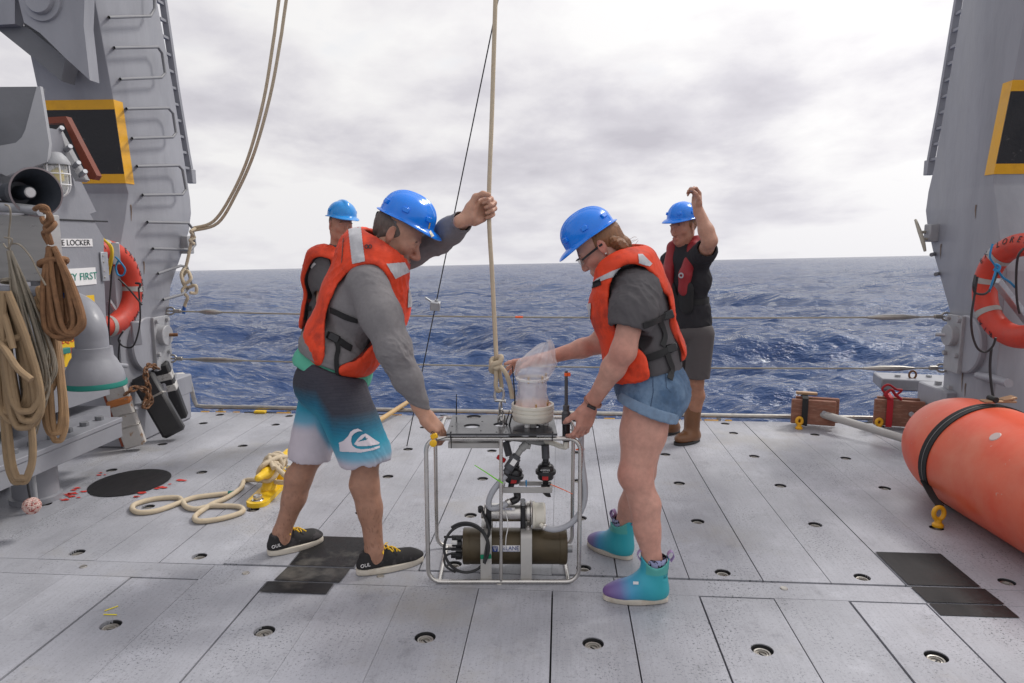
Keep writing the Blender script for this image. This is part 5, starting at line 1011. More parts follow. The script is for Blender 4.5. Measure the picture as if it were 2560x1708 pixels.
wts = thing('water_sampler', CO, 'stainless tube frame holding pumps, hoses, flow meters and an olive canister on deck', 'sampler')
def hoop(y, x0, x1, z0, z1, r):
    P_ = []
    for cx_, cz_, a0 in ((x1-r, z0+r, -90), (x1-r, z1-r, 0), (x0+r, z1-r, 90), (x0+r, z0+r, 180)):
        for k in range(7): a = math.radians(a0+15*k); P_.append(CL(cx_+r*math.cos(a), y, cz_+r*math.sin(a)))
    q = MB(); q.tube(P_, .0095, 12, True); return q
hoop(-.185, -.333, .330, .0095, .660, .055).build('front_hoop', steel, wts); hoop(.180, -.333, .330, .0095, .660, .055).build('rear_hoop', steel, wts)
for x in (-.285, .285):
    for z in (.0105, .659): q = MB(); q.cyl(CL(x, -.178, z), CL(x, .173, z), .0085); q.build('cross_tube', steel, wts)
q = MB(); q.cyl(c1(943, 125, -.187), CL(((c1(943, 1500, -.187)-CO)@EX), -.187, .012), .0075); q.build('centre_post', steel, wts)
# top plate with round holes
def holed(xs, ys, holes, z, th):
    V = []; Fc = []
    def vv(x, y, zz): V.append(CL(x, y, zz)); return len(V)-1
    n = 20
    for i in range(len(xs)-1):
        for j in range(len(ys)-1):
            x0, x1, y0, y1 = xs[i], xs[i+1], ys[j], ys[j+1]; top = [vv(x, y, z) for x, y in ((x1, y1), (x0, y1), (x0, y0), (x1, y0))]; bot = [vv(x, y, z-th) for x, y in ((x1, y1), (x0, y1), (x0, y0), (x1, y0))]
            for (a, c, ed) in ((0, 1, j == len(ys)-2), (1, 2, i == 0), (2, 3, j == 0), (3, 0, i == len(xs)-2)):
                if ed: Fc.append((top[a], top[c], bot[c], bot[a]))
            if (i, j) not in holes: Fc += [tuple(top), tuple(bot[::-1])]; continue
            cx_, cy_, r = holes[i, j]; rt = [vv(cx_+r*math.cos(6.2832*k/n), cy_+r*math.sin(6.2832*k/n), z) for k in range(n)]; rb = [vv(cx_+r*math.cos(6.2832*k/n), cy_+r*math.sin(6.2832*k/n), z-th) for k in range(n)]
            ca_ = [math.atan2(y-cy_, x-cx_) % 6.2832 for x, y in ((x1, y1), (x0, y1), (x0, y0), (x1, y0))]; nr_ = lambda k: min(range(4), key=lambda m: abs((6.2832*k/n-ca_[m]+math.pi) % 6.2832-math.pi))
            for k in range(n):
                k2 = (k+1) % n; a, c = nr_(k), nr_(k2)
                Fc.append((rt[k], top[a], rt[k2]) if a == c else (rt[k], top[a], top[c], rt[k2])); Fc.append((rb[k2], bot[a], rb[k]) if a == c else (rb[k2], bot[c], bot[a], rb[k])); Fc.append((rt[k2], rb[k2], rb[k], rt[k]))
    return V, Fc
zt = .688
def lp(x, y): p_ = PZ((1040+x/3.9196)/K, (850+y/3.9196)/K, zt)-CO; return p_@EX, p_@EY
(xa, ya), (xb, yb) = lp(297, 918), lp(1386, 918); (xc, yc) = lp(350, 735); H_ = [lp(566, 752), lp(548, 842), lp(830, 828), lp(1146, 842)]
V, Fc = holed([xa, H_[1][0]+.06, H_[2][0]+.06, xb], [ya, H_[0][1]-.045, yc], {(0, 0): (*H_[1], .036), (0, 1): (*H_[0], .034), (1, 0): (*H_[2], .033), (2, 0): (*H_[3], .033)}, zt, .010); pl = obj('top_plate', V, Fc, plate_m, wts, smooth=False)
for x, y in ((355, 845), (345, 902), (635, 890), (790, 903), (650, 800), (640, 733), (880, 903)):
    lx, ly_ = lp(x, y); q = MB(); q.lathe([(.0001, .001), (.004, .001), (.0042, 0)], CL(lx, ly_, zt), EZ, 10); q.build('plate_hole', black, pl)
# bars
def bar(name, a, c, w, h, mat=alu, par=wts):
    a, c = np.array(a), np.array(c); q = MB(); L = np.linalg.norm(c-a); q.box((a+c)/2, (L, w, h), frame(c-a, EZ), bev=.002); return q.build(name, mat, par)
bar('angle_bar', c1(452, 192, -.15), c1(925, 192, -.15), .035, .024); bar('angle_bar', c1(958, 617, -.14), c1(1420, 617, -.14), .008, .026); bar('angle_bar', c1(1110, 556, -.02), c1(1420, 556, -.02), .008, .020); bar('angle_bar', c1(1415, 600, -.14), c1(1415, 560, -.02), .008, .024); bar('angle_bar', c1(962, 600, -.14), c1(975, 560, -.02), .008, .024)
for x in (803, 1180):                                        # straps carrying the canister
    p_ = c1(x, 1045, -.165); w = .0285*2/2*1.0; q = MB(); lx = (p_-CO)@EX; zt_ = p_[2]
    q.ribbon([CL(lx, -.172, .006), CL(lx, -.170, zt_-.012), CL(lx, -.160, zt_+.002), CL(lx, -.140, zt_+.010), CL(lx, .02, zt_+.012), CL(lx, .035, zt_), CL(lx, .035, .008)], EX, .049, .005); q.build('strap_bracket', alu, wts)
    b0 = CL(lx-.012 if x < 900 else lx+.008, -.13, zt_+.012); q = MB(); q.cyl(b0, b0+EZ*.012, .008, seg=6); q.cyl(b0+EZ*.012, b0+EZ*.02, .004, seg=10); q.build('bolt', steel, wts)
bar('foot_strip', c1(612, 1312, .05), c1(582, 1545, -.16), .028, .004)
# canister
ca_, cb_ = c1(655, 1137, -.065), c1(1482, 1137, -.065); ca_[2] = cb_[2] = (ca_[2]+cb_[2])/2; Lc = np.linalg.norm(cb_-ca_); rc = .0805; q = MB(); q.lathe([(.0001, 0), (rc, 0), (rc, Lc), (.0001, Lc)], ca_, EX, 40); can = q.build('canister', olive, wts)
q = MB(); q.lathe([(.0001, -.031), (rc-.002, -.031), (rc+.0015, -.028), (rc+.0015, -.002), (rc, 0)], ca_, EX, 40); q.build('end_cap', olive, can); q = MB(); q.lathe([(rc, 0), (rc+.002, .002), (rc+.002, .030), (rc-.003, .035), (.0001, .035)], cb_, EX, 40); q.build('end_cap', olive, can)
q = MB(); q.cyl(cb_+EX*.034+EZ*-.012, cb_+EX*.062+EZ*-.012, .020, seg=12); q.build('end_plug', galv, can)
for x, y, L_, r_ in ((585, 1055, .085, .008), (578, 1120, .045, .018), (580, 1168, .085, .0075), (580, 1225, .05, .020), (578, 1070, .045, .011)):
    p_ = c1(x, y, -.08); q = MB(); q.cyl(p_, p_-EX*L_*.6, r_, seg=14); q.cyl(p_-EX*L_*.6, p_-EX*L_, r_*.7, seg=12); q.build('connector', plastic_k, can)
p_ = c1(505, 1108, -.10); q = MB(); q.box(p_, (.028, .02, .014), CR, bev=.002); q.build('connector_tag', nylon, can)
la, lb = c1(862, 1166, -.065-rc), c1(1121, 1166, -.065-rc); q = MB(); cc = np.array([la[0], 0, ca_[2]]); xs_ = np.linspace((la-CO)@EX, (lb-CO)@EX, 2); yc_ = (ca_-CO)@EY; Vl = []
zl = la[2]-ca_[2]; a0 = math.asin(max(-1, min(1, zl/rc))); da = .0135/rc
for x in xs_:
    for k in range(7): a = a0+da*(k-3)/3; Vl.append(CL(x, yc_-(rc+.0012)*math.cos(a), ca_[2]+(rc+.0012)*math.sin(a)))
lab = obj('maker_label', Vl, [(k, 7+k, 8+k, k+1) for k in range(6)], white, can); lo = CL((xs_[0]+xs_[1])/2, yc_-(rc+.0022), ca_[2]+zl); lw = xs_[1]-xs_[0]
navy = M('navy_ink', (.01, .04, .22), .5); nl = U(EZ*math.cos(a0)+EY*math.sin(a0))
q = MB(); q.box(lo-EX*(lw*.40), (lw*.19, .0008, .023), np.stack([EX, U(np.cross(nl, EX)), nl], 1), bev=.0003); em = q.build('label_emblem', navy, lab)
for i, (x, z) in enumerate(((-1, .8), (0, .8), (1, .8), (-.5, 0), (.5, 0), (0, -.8))): q = MB(); q.lathe([(.0001, .0004), (.0021, .0003), (.0022, 0)], lo-EX*(lw*.40)+EX*x*.0055+nl*z*.0065-EY*.0006, -EY, 10); q.build('emblem_dot', white, em)
text('label_text', 'McLANE', .0245, lo+EX*(lw*.10)+nl*.0025-EY*.0004, EX, nl, navy, lab, .0003, .98); text('label_text', 'RESEARCH LABORATORIES, INC.', .0062, lo+EX*(lw*.10)-nl*.0098-EY*.0002, EX, nl, navy, lab, .0003)
# pump: steel motor body, black clamps, white head
ma, mb_ = c1(800, 824, -.065), c1(1185, 824, -.065); ma[2] = mb_[2] = (ma[2]+mb_[2])/2; Lm = np.linalg.norm(mb_-ma); q = MB(); q.cyl(ma-EX*.005, mb_+EX*.003, .041, seg=32); q.cyl(ma-EX*.02, ma-EX*.005, .028, seg=20); pm = q.build('pump_motor', steel, wts)
for x in (831, 1148): p_ = c1(x, 830, -.065); q = MB(); q.box(p_+EZ*-.012, (.024, .105, .125), CR, bev=.006); q.build('clamp', plastic_k, pm)
p_ = c1(1205, 824, -.065); q = MB(); q.cyl(p_-EX*.012, p_+EX*.004, .050, seg=28); q.cyl(p_+EX*.005, p_+EX*.012, .058, seg=28); q.build('flange', steel, pm)
p_ = c1(1236, 850, -.065); q = MB(); q.lathe([(.0001, 0), (.062, 0), (.062, .010), (.056, .012), (.056, .052), (.050, .058), (.0001, .058)], p_, EX, 32); ph_ = q.build('pump_head', cream, wts); q = MB(); q.cyl(c1(1310, 935, -.125), c1(1352, 975, -.14), .009); q.build('outlet_spigot', cream, ph_)
q = MB(); q.box(c1(1012, 795, -.108), (.058, .002, .013), CR, bev=.0005); q.build('motor_label', white, pm); text('motor_label_text', 'McLANE', .011, c1(1002, 795, -.1095), EX, EZ, navy, pm, .0003)
# hoses
def hose(name, pts, r, mat=hose_m, par=wts, sub=6, seg=12): q = MB(); q.tube(pts, r, seg, sub=sub); return q.build(name, mat, par)
hose('outlet_hose', [c1(1345, 968, -.14), c1(1450, 985, -.15), c1(1570, 945, -.16), c1(1660, 860, -.17), c1(1715, 740, -.175), c1(1728, 620, -.18), c1(1715, 480, -.18), c1(1695, 330, -.17), c1(1690, 200, -.15), c1(1692, 110, -.12)], .0132)
q = MB(); q.cyl(c1(1335, 962, -.138), c1(1360, 972, -.141), .0155, seg=16); q.build('hose_clamp', steel, wts)
hose('suction_hose', [c1(985, 480, -.155), c1(930, 545, -.165), c1(860, 640, -.165), c1(828, 730, -.16), c1(845, 780, -.155), c1(910, 782, -.15), c1(1010, 735, -.13)], .0135)
q = MB(); q.cyl(c1(995, 742, -.135), c1(1025, 722, -.128), .016, seg=16); q.build('hose_clamp', steel, wts)
hose('elbow', [c1(1035, 728, -.12), c1(1070, 712, -.11), c1(1095, 690, -.10), c1(1092, 640, -.09)], .0165, plastic_k)
hose('plate_hose', [c1(985, 165, -.03), c1(1040, 135, -.03), c1(1120, 140, -.05), c1(1250, 165, -.06), c1(1350, 180, -.06)], .014, pvc_l); hose('plate_hose', [c1(1350, 165, -.06), c1(1430, 180, -.08), c1(1490, 205, -.10), c1(1545, 215, -.12), c1(1545, 170, -.12)], .012, cream)
hose('white_lead', [c1(980, 800, -.11), c1(1000, 880, -.135), c1(1008, 960, -.15), c1(990, 1060, -.16), c1(985, 1160, -.155)], .0022, nylon)
# flow meters
def meter(o, ax, sc=1.):
    q = MB(); q.lathe([(.0001, .062), (.012, .062), (.014, .055), (.014, .044), (.019, .042), (.019, .034), (.030, .030), (.036, .022), (.037, .004)], o, ax, 28); b_ = q.build('flow_meter', plastic_k, wts)
    q = MB(); P_ = []; q.lathe([(.036, .006), (.0455, .005), (.046, -.004), (.045, -.010), (.036, -.011)], o, ax, 32); q.build('union_nut', rubber, b_); q = MB(); q.lathe([(.036, -.011), (.036, -.030), (.032, -.036), (.014, -.038), (.013, -.062), (.0001, -.062)], o, ax, 28); q.build('lower_body', plastic_k, b_); return b_
o1 = c1(1360, 440, -.08); m1 = meter(o1, EZ); o2 = c1(1062, 470, -.08); m2 = meter(o2, U(EZ+EX*.22))
for o_, m_, dx in ((o1, m1, -.008), (o2, m2, .012)):
    Vl = []
    for k in range(5):
        a = -math.pi/2+(k-2)*.18+dx*12
        for z in (-.013, -.030): Vl.append(o_+EX*.0368*math.cos(a)+EY*.0368*math.sin(a)+EZ*z+(EX*.22*z if m_ is m2 else 0))
    obj('red_label', Vl, [(2*k, 2*k+1, 2*k+3, 2*k+2) for k in range(4)], red_l, m_)
text('serial', '41037402', .0105, o1+EZ*.0155-EY*.0375-EX*.004, EX, EZ, nylon, m1, .0003); text('serial', '00007', .010, o1+EZ*.0045-EY*.0385-EX*.002, EX, EZ, nylon, m1, .0003)
q = MB(); q.cyl(o1+EZ*.058, c1(1355, 195, -.08), .0175, seg=20); q.build('riser', pvc_g, wts); hose('elbow', [o1-EZ*.058, o1-EZ*.085, o1-EZ*.10+EX*.012, o1-EZ*.10+EX*.02], .020, plastic_k)
q = MB(); q.cyl(c1(1020, 300, -.06), c1(985, 165, -.04), .0165, seg=18); q.build('riser', pvc_g, wts)
va, vb = c1(985, 455, -.165), c1(1095, 290, -.15); dv = U(vb-va); q = MB(); q.cyl(va, va+dv*.022, .015, seg=16); q.cyl(va+dv*.018, va+dv*.06, .0215, seg=16); q.cyl(va+dv*.06, va+dv*.082, .025, seg=8); q.cyl(va+dv*.08, vb, .019, seg=16); vl = q.build('union_valve', pvc_g, wts); q = MB(); q.cyl(vb, vb+dv*.04, .0135, seg=14); q.cyl(vb+dv*.03, vb+dv*.062+EX*.008, .017, seg=14); q.cyl(vb+dv*.05, vb+dv*.05+EX*.03-EZ*.006, .012, seg=12); q.build('barb', pvc_l, vl)
q = MB(); q.box(va+dv*.062-EY*.0245, (.022, .002, .028), np.stack([U(np.cross(dv, EY)), EY, dv], 1), bev=.0005); q.build('valve_label', nylon, vl); q = MB(); q.box(c1(945, 325, -.12), (.042, .014, .02), frame(EX-EZ*.6, EZ), bev=.005); q.build('valve_handle', M('red_plastic', (.55, .012, .012), .4), wts)
# intake head on the plate
ic = CL(*H_[3], 0); ic = c2(1143, 850, (ic-CO)@EY+.03); lx, ly_ = (ic-CO)@EX, (ic-CO)@EY; z0 = c2(1143, 778, ly_)[2]; z1 = c2(1143, 700, ly_)[2]; z2 = c2(1143, 640, ly_)[2]; q = MB()
for a in (-2.0, -.35, 1.6): q = MB(); q.cyl(CL(lx+.062*math.cos(a), ly_+.062*math.sin(a), zt), CL(lx+.062*math.cos(a), ly_+.062*math.sin(a), z0+.004), .012, seg=16); q.build('leg', nylon, wts)
q = MB(); q.cyl(CL(lx, ly_, zt-.06), CL(lx, ly_, zt+.02), .018, seg=18); q.cyl(CL(lx, ly_, zt+.018), CL(lx, ly_, z0), .014, seg=18); q.build('intake_pipe', pvc_l, wts)
R_ = .0955; hh = z2-z0; q = MB(); q.lathe([(.0001, 0), (R_-.008, 0), (R_-.004, .006), (R_-.004, hh*.36), (R_, hh*.38), (R_, hh*.56), (R_-.004, hh*.58), (R_-.004, hh*.66), (R_, hh*.68), (R_, hh*.84), (R_-.005, hh*.86), (R_-.005, hh*.92), (R_-.001, hh*.94), (R_-.001, hh*1.12), (R_-.012, hh*1.13), (R_-.012, hh*.95), (.0001, hh*.95)], CL(lx, ly_, z0), EZ, 44); ih = q.build('filter_holder', cream, wts)
q = MB(); q.lathe([(.0001, 0), (R_-.014, 0), (R_-.014, .005), (.0001, .005)], CL(lx, ly_, z0+hh*1.0), EZ, 36); q.build('grid_disc', M('amber_disc', (.55, .26, .16), .4, var=.25, vs=120.), ih); brass = M('brass', (.55, .36, .13), .35, .9)
for a in (-1.4, -.5, .3, 1.5, 2.6, -2.4): q = MB(); q.cyl(CL(lx+.072*math.cos(a), ly_+.072*math.sin(a), z0+hh*1.0), CL(lx+.072*math.cos(a), ly_+.072*math.sin(a), z0+hh*1.0+.020), .004, seg=10); q.build('screw', brass, ih)
z3 = c2(1143, 375, ly_)[2]; clear = M('clear_plastic', (.80, .78, .80), .12, var=.04, alpha=.30, spec=.6); q = MB(); q.lathe([(.058, z2), (.058, z3-.006)], CL(lx-.004, ly_, 0), EZ, 36); q.build('sleeve', clear, ih); q = MB(); q.lathe([(.060, -.008), (.073, -.006), (.074, .003), (.060, .004), (.060, -.008)], CL(lx-.003, ly_, z3), EZ, 40); q.build('top_ring', nylon, ih)
for a in (-1.9, -.9, .4): q = MB(); q.cyl(CL(lx+.064*math.cos(a), ly_+.064*math.sin(a), z3-.012), CL(lx+.064*math.cos(a), ly_+.064*math.sin(a), z3+.018), .0045, seg=10); q.build('screw', brass, ih)
# plastic bag tied over the intake
Vb = []; nr_, nc_ = 34, 56; rg = np.random.default_rng(5); prof = [(0, .074), (.18, .064), (.38, .060), (.46, .078), (.54, .088), (.66, .084), (.80, .060), (.92, .032), (1., .008)]
zb0, zb1 = z2+.004, c2(1235, 25, ly_)[2]
for i in range(nr_):
    t_ = i/(nr_-1); r_ = np.interp(t_, *zip(*prof)); sx_ = np.interp(t_, [0, .5, .7, 1], [0, .004, .022, .062]); a = np.linspace(0, 2*math.pi, nc_, endpoint=False)
    cr_ = .006*(np.abs(np.sin(a*3.5+t_*2))-.5)+.005*(np.abs(np.sin(a*5.5-t_*3+1))-.5)+.0015*np.sin(t_*22+a*2); cr_ = cr_*(.8+3.2*max(0, t_-.45))+.004*(np.abs(np.sin(a*2+t_*17))-.5)
    fl = 1-.55*max(0, (t_-.6)/.4)
    for k in range(nc_): Vb.append(CL(lx-.004+sx_+(r_+cr_[k])*math.cos(a[k]), ly_+(r_+cr_[k])*math.sin(a[k])*fl, zb0+(zb1-zb0)*t_+.006*math.sin(a[k]*2+1)*t_+.03*max(0, t_-.7)*math.cos(a[k]+.5)))
bag = obj('plastic_bag', Vb, [(i*nc_+k, i*nc_+(k+1) % nc_, (i+1)*nc_+(k+1) % nc_, (i+1)*nc_+k) for i in range(nr_-1) for k in range(nc_)], M('thin_polythene', (.88, .87, .89), .15, var=.02, alpha=.34, spec=1.))
tag(bag, 'clear crumpled plastic bag pulled over the round intake on top of the sampler', 'plastic bag')
# riser at the right with orange tape
y_ = -.13; q = MB(); q.cyl(c2(1472, 645, y_), c2(1472, 305, y_), .0075, seg=14); ri = q.build('riser', pvc_g, wts); q = MB(); q.cyl(c2(1472, 690, y_), c2(1472, 640, y_), .014, seg=18); q.cyl(c2(1472, 720, y_), c2(1472, 690, y_), .020, .014, seg=18); q.cyl(c2(1472, 825, y_), c2(1472, 718, y_), .020, seg=18); q.build('coupling', pvc_g, ri); q = MB(); q.cyl(c2(1472, 992, y_), c2(1472, 826, y_), .0175, seg=18); q.build('coupling', plastic_k, ri)
q = MB(); q.cyl(c2(1472, 355, y_), c2(1472, 320, y_), .0088, seg=14); q.box(c2(1498, 338, y_-.004), (.014, .002, .016), CR, bev=.0008); q.build('tape_flag', oran, ri)
q = MB(); q.cyl(c2(1472, 1060, y_), c2(1472, 995, y_), .013, seg=16); q.build('elbow', cream, wts)
# cable coil
P_ = []
for k in range(64): a = -2.2+k/63*2*math.pi*1.45; rr_ = 222-8*math.sin(a*.7)-k*.25; P_.append(c1(615+rr_*.98*math.cos(a), 1165+rr_*1.06*math.sin(a), -.17+.012*math.sin(a*1.7)-k*.0002))
P_ += [c1(822, 1060, -.165), c1(832, 980, -.16), c1(800, 890, -.13), c1(760, 790, -.09)]; hose('cable', P_, .0062, rubber, sub=2, seg=10)
hose('cable', [c1(590, 1225, -.11), c1(480, 1210, -.12), c1(415, 1250, -.14), c1(430, 1330, -.16), c1(520, 1385, -.17)], .005, rubber); q = MB(); q.cyl(c1(752, 820, -.075), c1(752, 775, -.085), .012, seg=14); q.build('cable_plug', plastic_k, wts)
q = MB(); q.box(c1(802, 1240, -.182), (.048, .004, .020), frame(EX+EZ*.06, EZ), bev=.001); q.build('tape_band', grn, wts)
# cable ties, tags
def tie(pts, w, mat, nm='cable_tie'): q = MB(); q.tube(pts, [w, w, w*.8, w*.6], 6, sub=3); return q.build(nm, mat, wts)
tie([c1(958, 552, -.195), c1(905, 520, -.20), c1(800, 450, -.205), c1(696, 385, -.21)], .0032, lime); tie([c1(1405, 566, -.12), c1(1470, 590, -.13), c1(1550, 625, -.14), c1(1612, 655, -.15)], .0022, oran)
tie([c2(396, 735, .1), c2(396, 670, .1), c2(396, 600, .1), c2(396, 530, .1)], .003, plastic_k); tie([c2(897, 905, -.06), c2(930, 770, -.07), c2(968, 615, -.075), c2(960, 450, -.07), c2(944, 252, -.07)], .0042, plastic_k)
tie([c2(888, 880, -.05), c2(885, 800, -.04), c2(905, 740, -.03), c2(915, 690, -.02)], .0035, plastic_k); tie([c2(340, 900, -.195), c2(340, 950, -.20), c2(345, 1000, -.20), c2(346, 1062, -.20)], .0032, plastic_k); tie([c2(1340, 900, -.195), c2(1338, 930, -.20), c2(1336, 960, -.20), c2(1334, 990, -.20)], .0032, plastic_k)
tie([c1(1178, 525, -.145), c1(1178, 550, -.15), c1(1178, 585, -.145)], .0035, blu); q = MB(); q.cyl(c1(1640, 240, -.18), c1(1705, 236, -.18), .003); q.lathe([(.0145, -.004), (.0152, 0), (.0145, .004)], c1(1690, 238, -.152), EZ, 16); q.build('tape_band', oran, wts)
q = MB(); q.lathe([(.0001, 0), (.014, 0), (.0155, .003), (.0155, .012), (.013, .014), (.0001, .014)], c1(312, 178, -.20), -EY+EZ*.1, 20); q.box(c1(318, 115, -.19), (.030, .016, .022), frame(EX+EZ*.4, EZ), bev=.004); cl = q.build('clip', M('yellow_plastic', (.80, .46, .01), .4), wts); q = MB(); q.tube([c1(285, 95, -.19), c1(300, 72, -.19), c1(320, 85, -.19), c1(345, 150, -.195), c1(390, 138, -.195), c1(440, 122, -.195)], .0018, 6, sub=4); q.build('clip_wire', plastic_k, cl)
# ------------------------------------------------------------------ lifting line, shackle, second wire
ry = CO+0; kn = c2(790, 215, .0); rp = thing('lifting_rope', kn, 'beige braided rope hanging from above, knotted over the sampler', 'rope')
top = PY(1137, 0, 3.26); q = MB(); P_ = [top+(top-PY(1128, 300, 3.24))*1.6, top, PY(1129, 260, 3.24), ropeA, PY(1130, 640, 3.20), lerp(PY(1138, 800, 3.16), kn, .3), kn+EZ*.01]; q.tube(P_, .0098, 12, sub=8); q.build('line', tan2, rp)
q = MB(); g2 = lambda x, y, d: c2(x, y, d)
q.tube([g2(800, 175, 0), g2(835, 165, -.02), g2(822, 215, -.03), g2(760, 240, -.03), g2(735, 290, -.01), g2(770, 310, .02), g2(820, 250, .03), g2(800, 190, .035), g2(750, 190, .02), g2(742, 240, -.01), g2(790, 275, -.03), g2(825, 235, -.02)], .0118, 10, sub=6); q.build('knot', tan2, rp)
q = MB(); q.tube([g2(775, 280, -.01), g2(785, 360, -.012), g2(782, 440, -.012), g2(792, 490, -.008), g2(815, 498, 0), g2(838, 470, .008), g2(832, 400, .01), g2(818, 320, .005), g2(808, 270, 0)], .0098, 10, sub=6); q.build('eye_loop', tan2, rp)
q = MB(); q.tube([g2(800, 250, -.02), g2(840, 275, -.03), g2(885, 340, -.03), g2(915, 420, -.025), g2(935, 510, -.02), g2(945, 575, -.02)], .0105, 10, sub=6); q.build('tail', tan2, rp)
sk = thing('shackle', g2(815, 590, 0), 'steel bow shackle with chain links between rope eye and sampler plate', 'shackle')
q = MB(); q.tube([g2(783, 590, 0), g2(770, 540, 0), g2(785, 490, 0), g2(818, 472, 0), g2(852, 492, 0), g2(860, 540, 0), g2(848, 590, 0)], .0058, 10, sub=6); q.build('bow', steel, sk); q = MB(); q.cyl(g2(768, 592, 0), g2(875, 600, 0), .0065); q.cyl(g2(866, 600, 0), g2(882, 601, 0), .009, seg=8); q.build('pin', steel, sk)
def link(c, ax, up, w, h, r): q = MB(); ax = U(ax); up = U(up); q.tube([c+ax*w*math.cos(a)+up*(h*math.sin(a)) for a in np.linspace(0, 2*math.pi, 22, endpoint=False)], r, 8, True); return q
link(g2(828, 660, 0), EX*.6+EY*.8, EZ, .0085, .024, .0042).build('link', steel, sk); link(g2(835, 735, 0), EX, EZ, .010, .026, .0042).build('link', steel, sk); link(g2(832, 785, 0), EX, EZ, .0125, .022, .0046).build('link', steel, sk); link(g2(862, 790, -.02), EX*.3+EY, EZ, .010, .024, .0046).build('link', steel, sk)
wr = thing('messenger_wire', PY(964, 865, 4.2), 'thin black wire running down over the stern carrying a small metal clamp', 'wire'); t0, t1 = PY(1145, -10, 4.2), PY(958, 905, 4.9); q = MB(); q.tube([t0+(t0-t1)*.5, t0, lerp(t0, t1, .5), t1, t1+(t1-t0)*.6], .0038, 8); q.build('strand', rubber, wr)
cp = lerp(t0, t1, (662+10)/915.); fr_ = frame(RT+UP*-.1, t0-t1); mw = thing('wire_clamp', cp, 'small square metal messenger clamp with a lever on the black wire', 'clamp'); q = MB(); q.box(cp-FW*.012, (.066, .045, .060), fr_, bev=.004); q.build('body', galv, mw); q = MB(); q.cyl(cp+(t0-t1)/np.linalg.norm(t0-t1)*.028, cp+(t0-t1)/np.linalg.norm(t0-t1)*.048, .012, seg=12); q.build('gland', galv, mw); q = MB(); q.cyl(cp-FW*.012-fr_[:, 0]*.026+fr_[:, 2]*.026, cp-FW*.012-fr_[:, 0]*.070+fr_[:, 2]*.052, .007, seg=10); q.build('lever', galv, mw)
for a, c in ((-.7, -.6), (.7, -.6), (-.7, .6), (.7, .6), (0, .3)): q = MB(); p_ = cp-FW*.036+fr_[:, 0]*a*.033+fr_[:, 2]*c*.03; q.cyl(p_, p_-FW*.003, .0035, seg=8); q.build('screw', steel_d, mw)
pole = thing('boat_hook_pole', PZ(868, 972), 'pale wooden pole lying over the stern rail behind the board shorts', 'pole'); q = MB(); q.tube([PY(860, 972, 5.55), PY(920, 933, 5.95), PY(960, 908, 6.2)], [.022, .020, .018], 10); q.build('shaft', M('bamboo', (.50, .33, .15), .6, var=.25, vs=12., stretch=(1, .2, 1)), pole); q = MB(); q.cyl(PY(860, 972, 5.53), PY(866, 968, 5.57), .025, seg=12); q.build('ferrule', worn, pole)
# ------------------------------------------------------------------ A-frame legs
XL, XR = -3.2, 2.95
def yz(pts, X): return [tuple(PXp(u, v, X)[1:]) for u, v in pts]
def leg_box(name, X, aft, fwd, wid, label):
    sg = 1 if X > 0 else -1; A_, F_ = yz(aft, X), yz(fwd, X)
    ext = lambda P_: (P_[0][0]+(P_[0][0]-P_[1][0])/(P_[0][1]-P_[1][1])*(5.6-P_[0][1]), 5.6)
    A_ = [ext(A_)]+A_; F_ = [ext(F_)]+F_; A_ = A_+[(A_[-1][0], .0)]; F_ = F_+[(F_[-1][0], .0)]
    par = thing(name, (X+sg*wid/2, (A_[-1][0]+F_[-1][0])/2, 0), label, 'A-frame leg'); n = 40
    def along(P_, k): zz = np.array([p_[1] for p_ in P_])[::-1]; yy = np.array([p_[0] for p_ in P_])[::-1]; return float(np.interp(k, zz, yy))
    zs = np.unique(np.concatenate([np.linspace(0, 5.6, n), [p_[1] for p_ in A_], [p_[1] for p_ in F_]])); zs = zs[np.concatenate([[True], np.diff(zs) > .004])]; V = []; Fc = []; r = .006; m = 3; per = 4*m
    for z in zs:
        y0, y1 = along(F_, z), along(A_, z); x0, x1 = (X-wid, X) if sg < 0 else (X, X+wid)
        for cx_, cy_, a0 in ((x1-r, y0+r, -90), (x1-r, y1-r, 0), (x0+r, y1-r, 90), (x0+r, y0+r, 180)):
            for k in range(m): a = math.radians(a0+90*k/(m-1)); V.append((cx_+r*math.cos(a), cy_+r*math.sin(a), z))
    for i in range(len(zs)-1):
        for k in range(per): Fc.append((i*per+k, i*per+(k+1) % per, (i+1)*per+(k+1) % per, (i+1)*per+k))
    Fc.append(tuple((len(zs)-1)*per+k for k in range(per))); b_ = obj('box_section', V, Fc, leg_m, par); autosm(b_.data, 50)
    return par, (lambda z: along(F_, z)), (lambda z: along(A_, z))
leg_m = M('leg_grey_paint', (.295, .30, .33), .45, var=.14, vs=2.4, bump=.006, bs=9., col2=(.235, .24, .268), p2=.58, s2=2.6, w2=.22, col3=(.20, .14, .10), p3=.745, s3=9., stretch=(1, 1, .32))
legL, fL, aL_ = leg_box('a_frame_leg', XL, [(360, 0), (398, 205), (421, 351), (437, 459), (439, 490), (434, 530), (415, 590), (392, 656), (388, 706)], [(218, 0), (258, 217), (288, 421), (295, 445), (292, 468), (287, 507), (278, 556), (262, 620)], .55, 'tall grey steel A-frame leg with U-shaped climbing rungs beside the line locker')
legR, fR, aR_ = leg_box('a_frame_leg', XR, [(2208, 9), (2144, 381), (2130, 440), (2124, 484), (2128, 520), (2140, 574), (2179, 712)], [(2356, 20), (2325, 184), (2281, 400), (2279, 425), (2285, 461), (2294, 542), (2310, 620)], .55, 'tall grey steel A-frame leg with a wooden-handled cleat behind the big orange float')
tag(legR, 'tall grey steel A-frame leg with a horn cleat, standing behind the orange float')
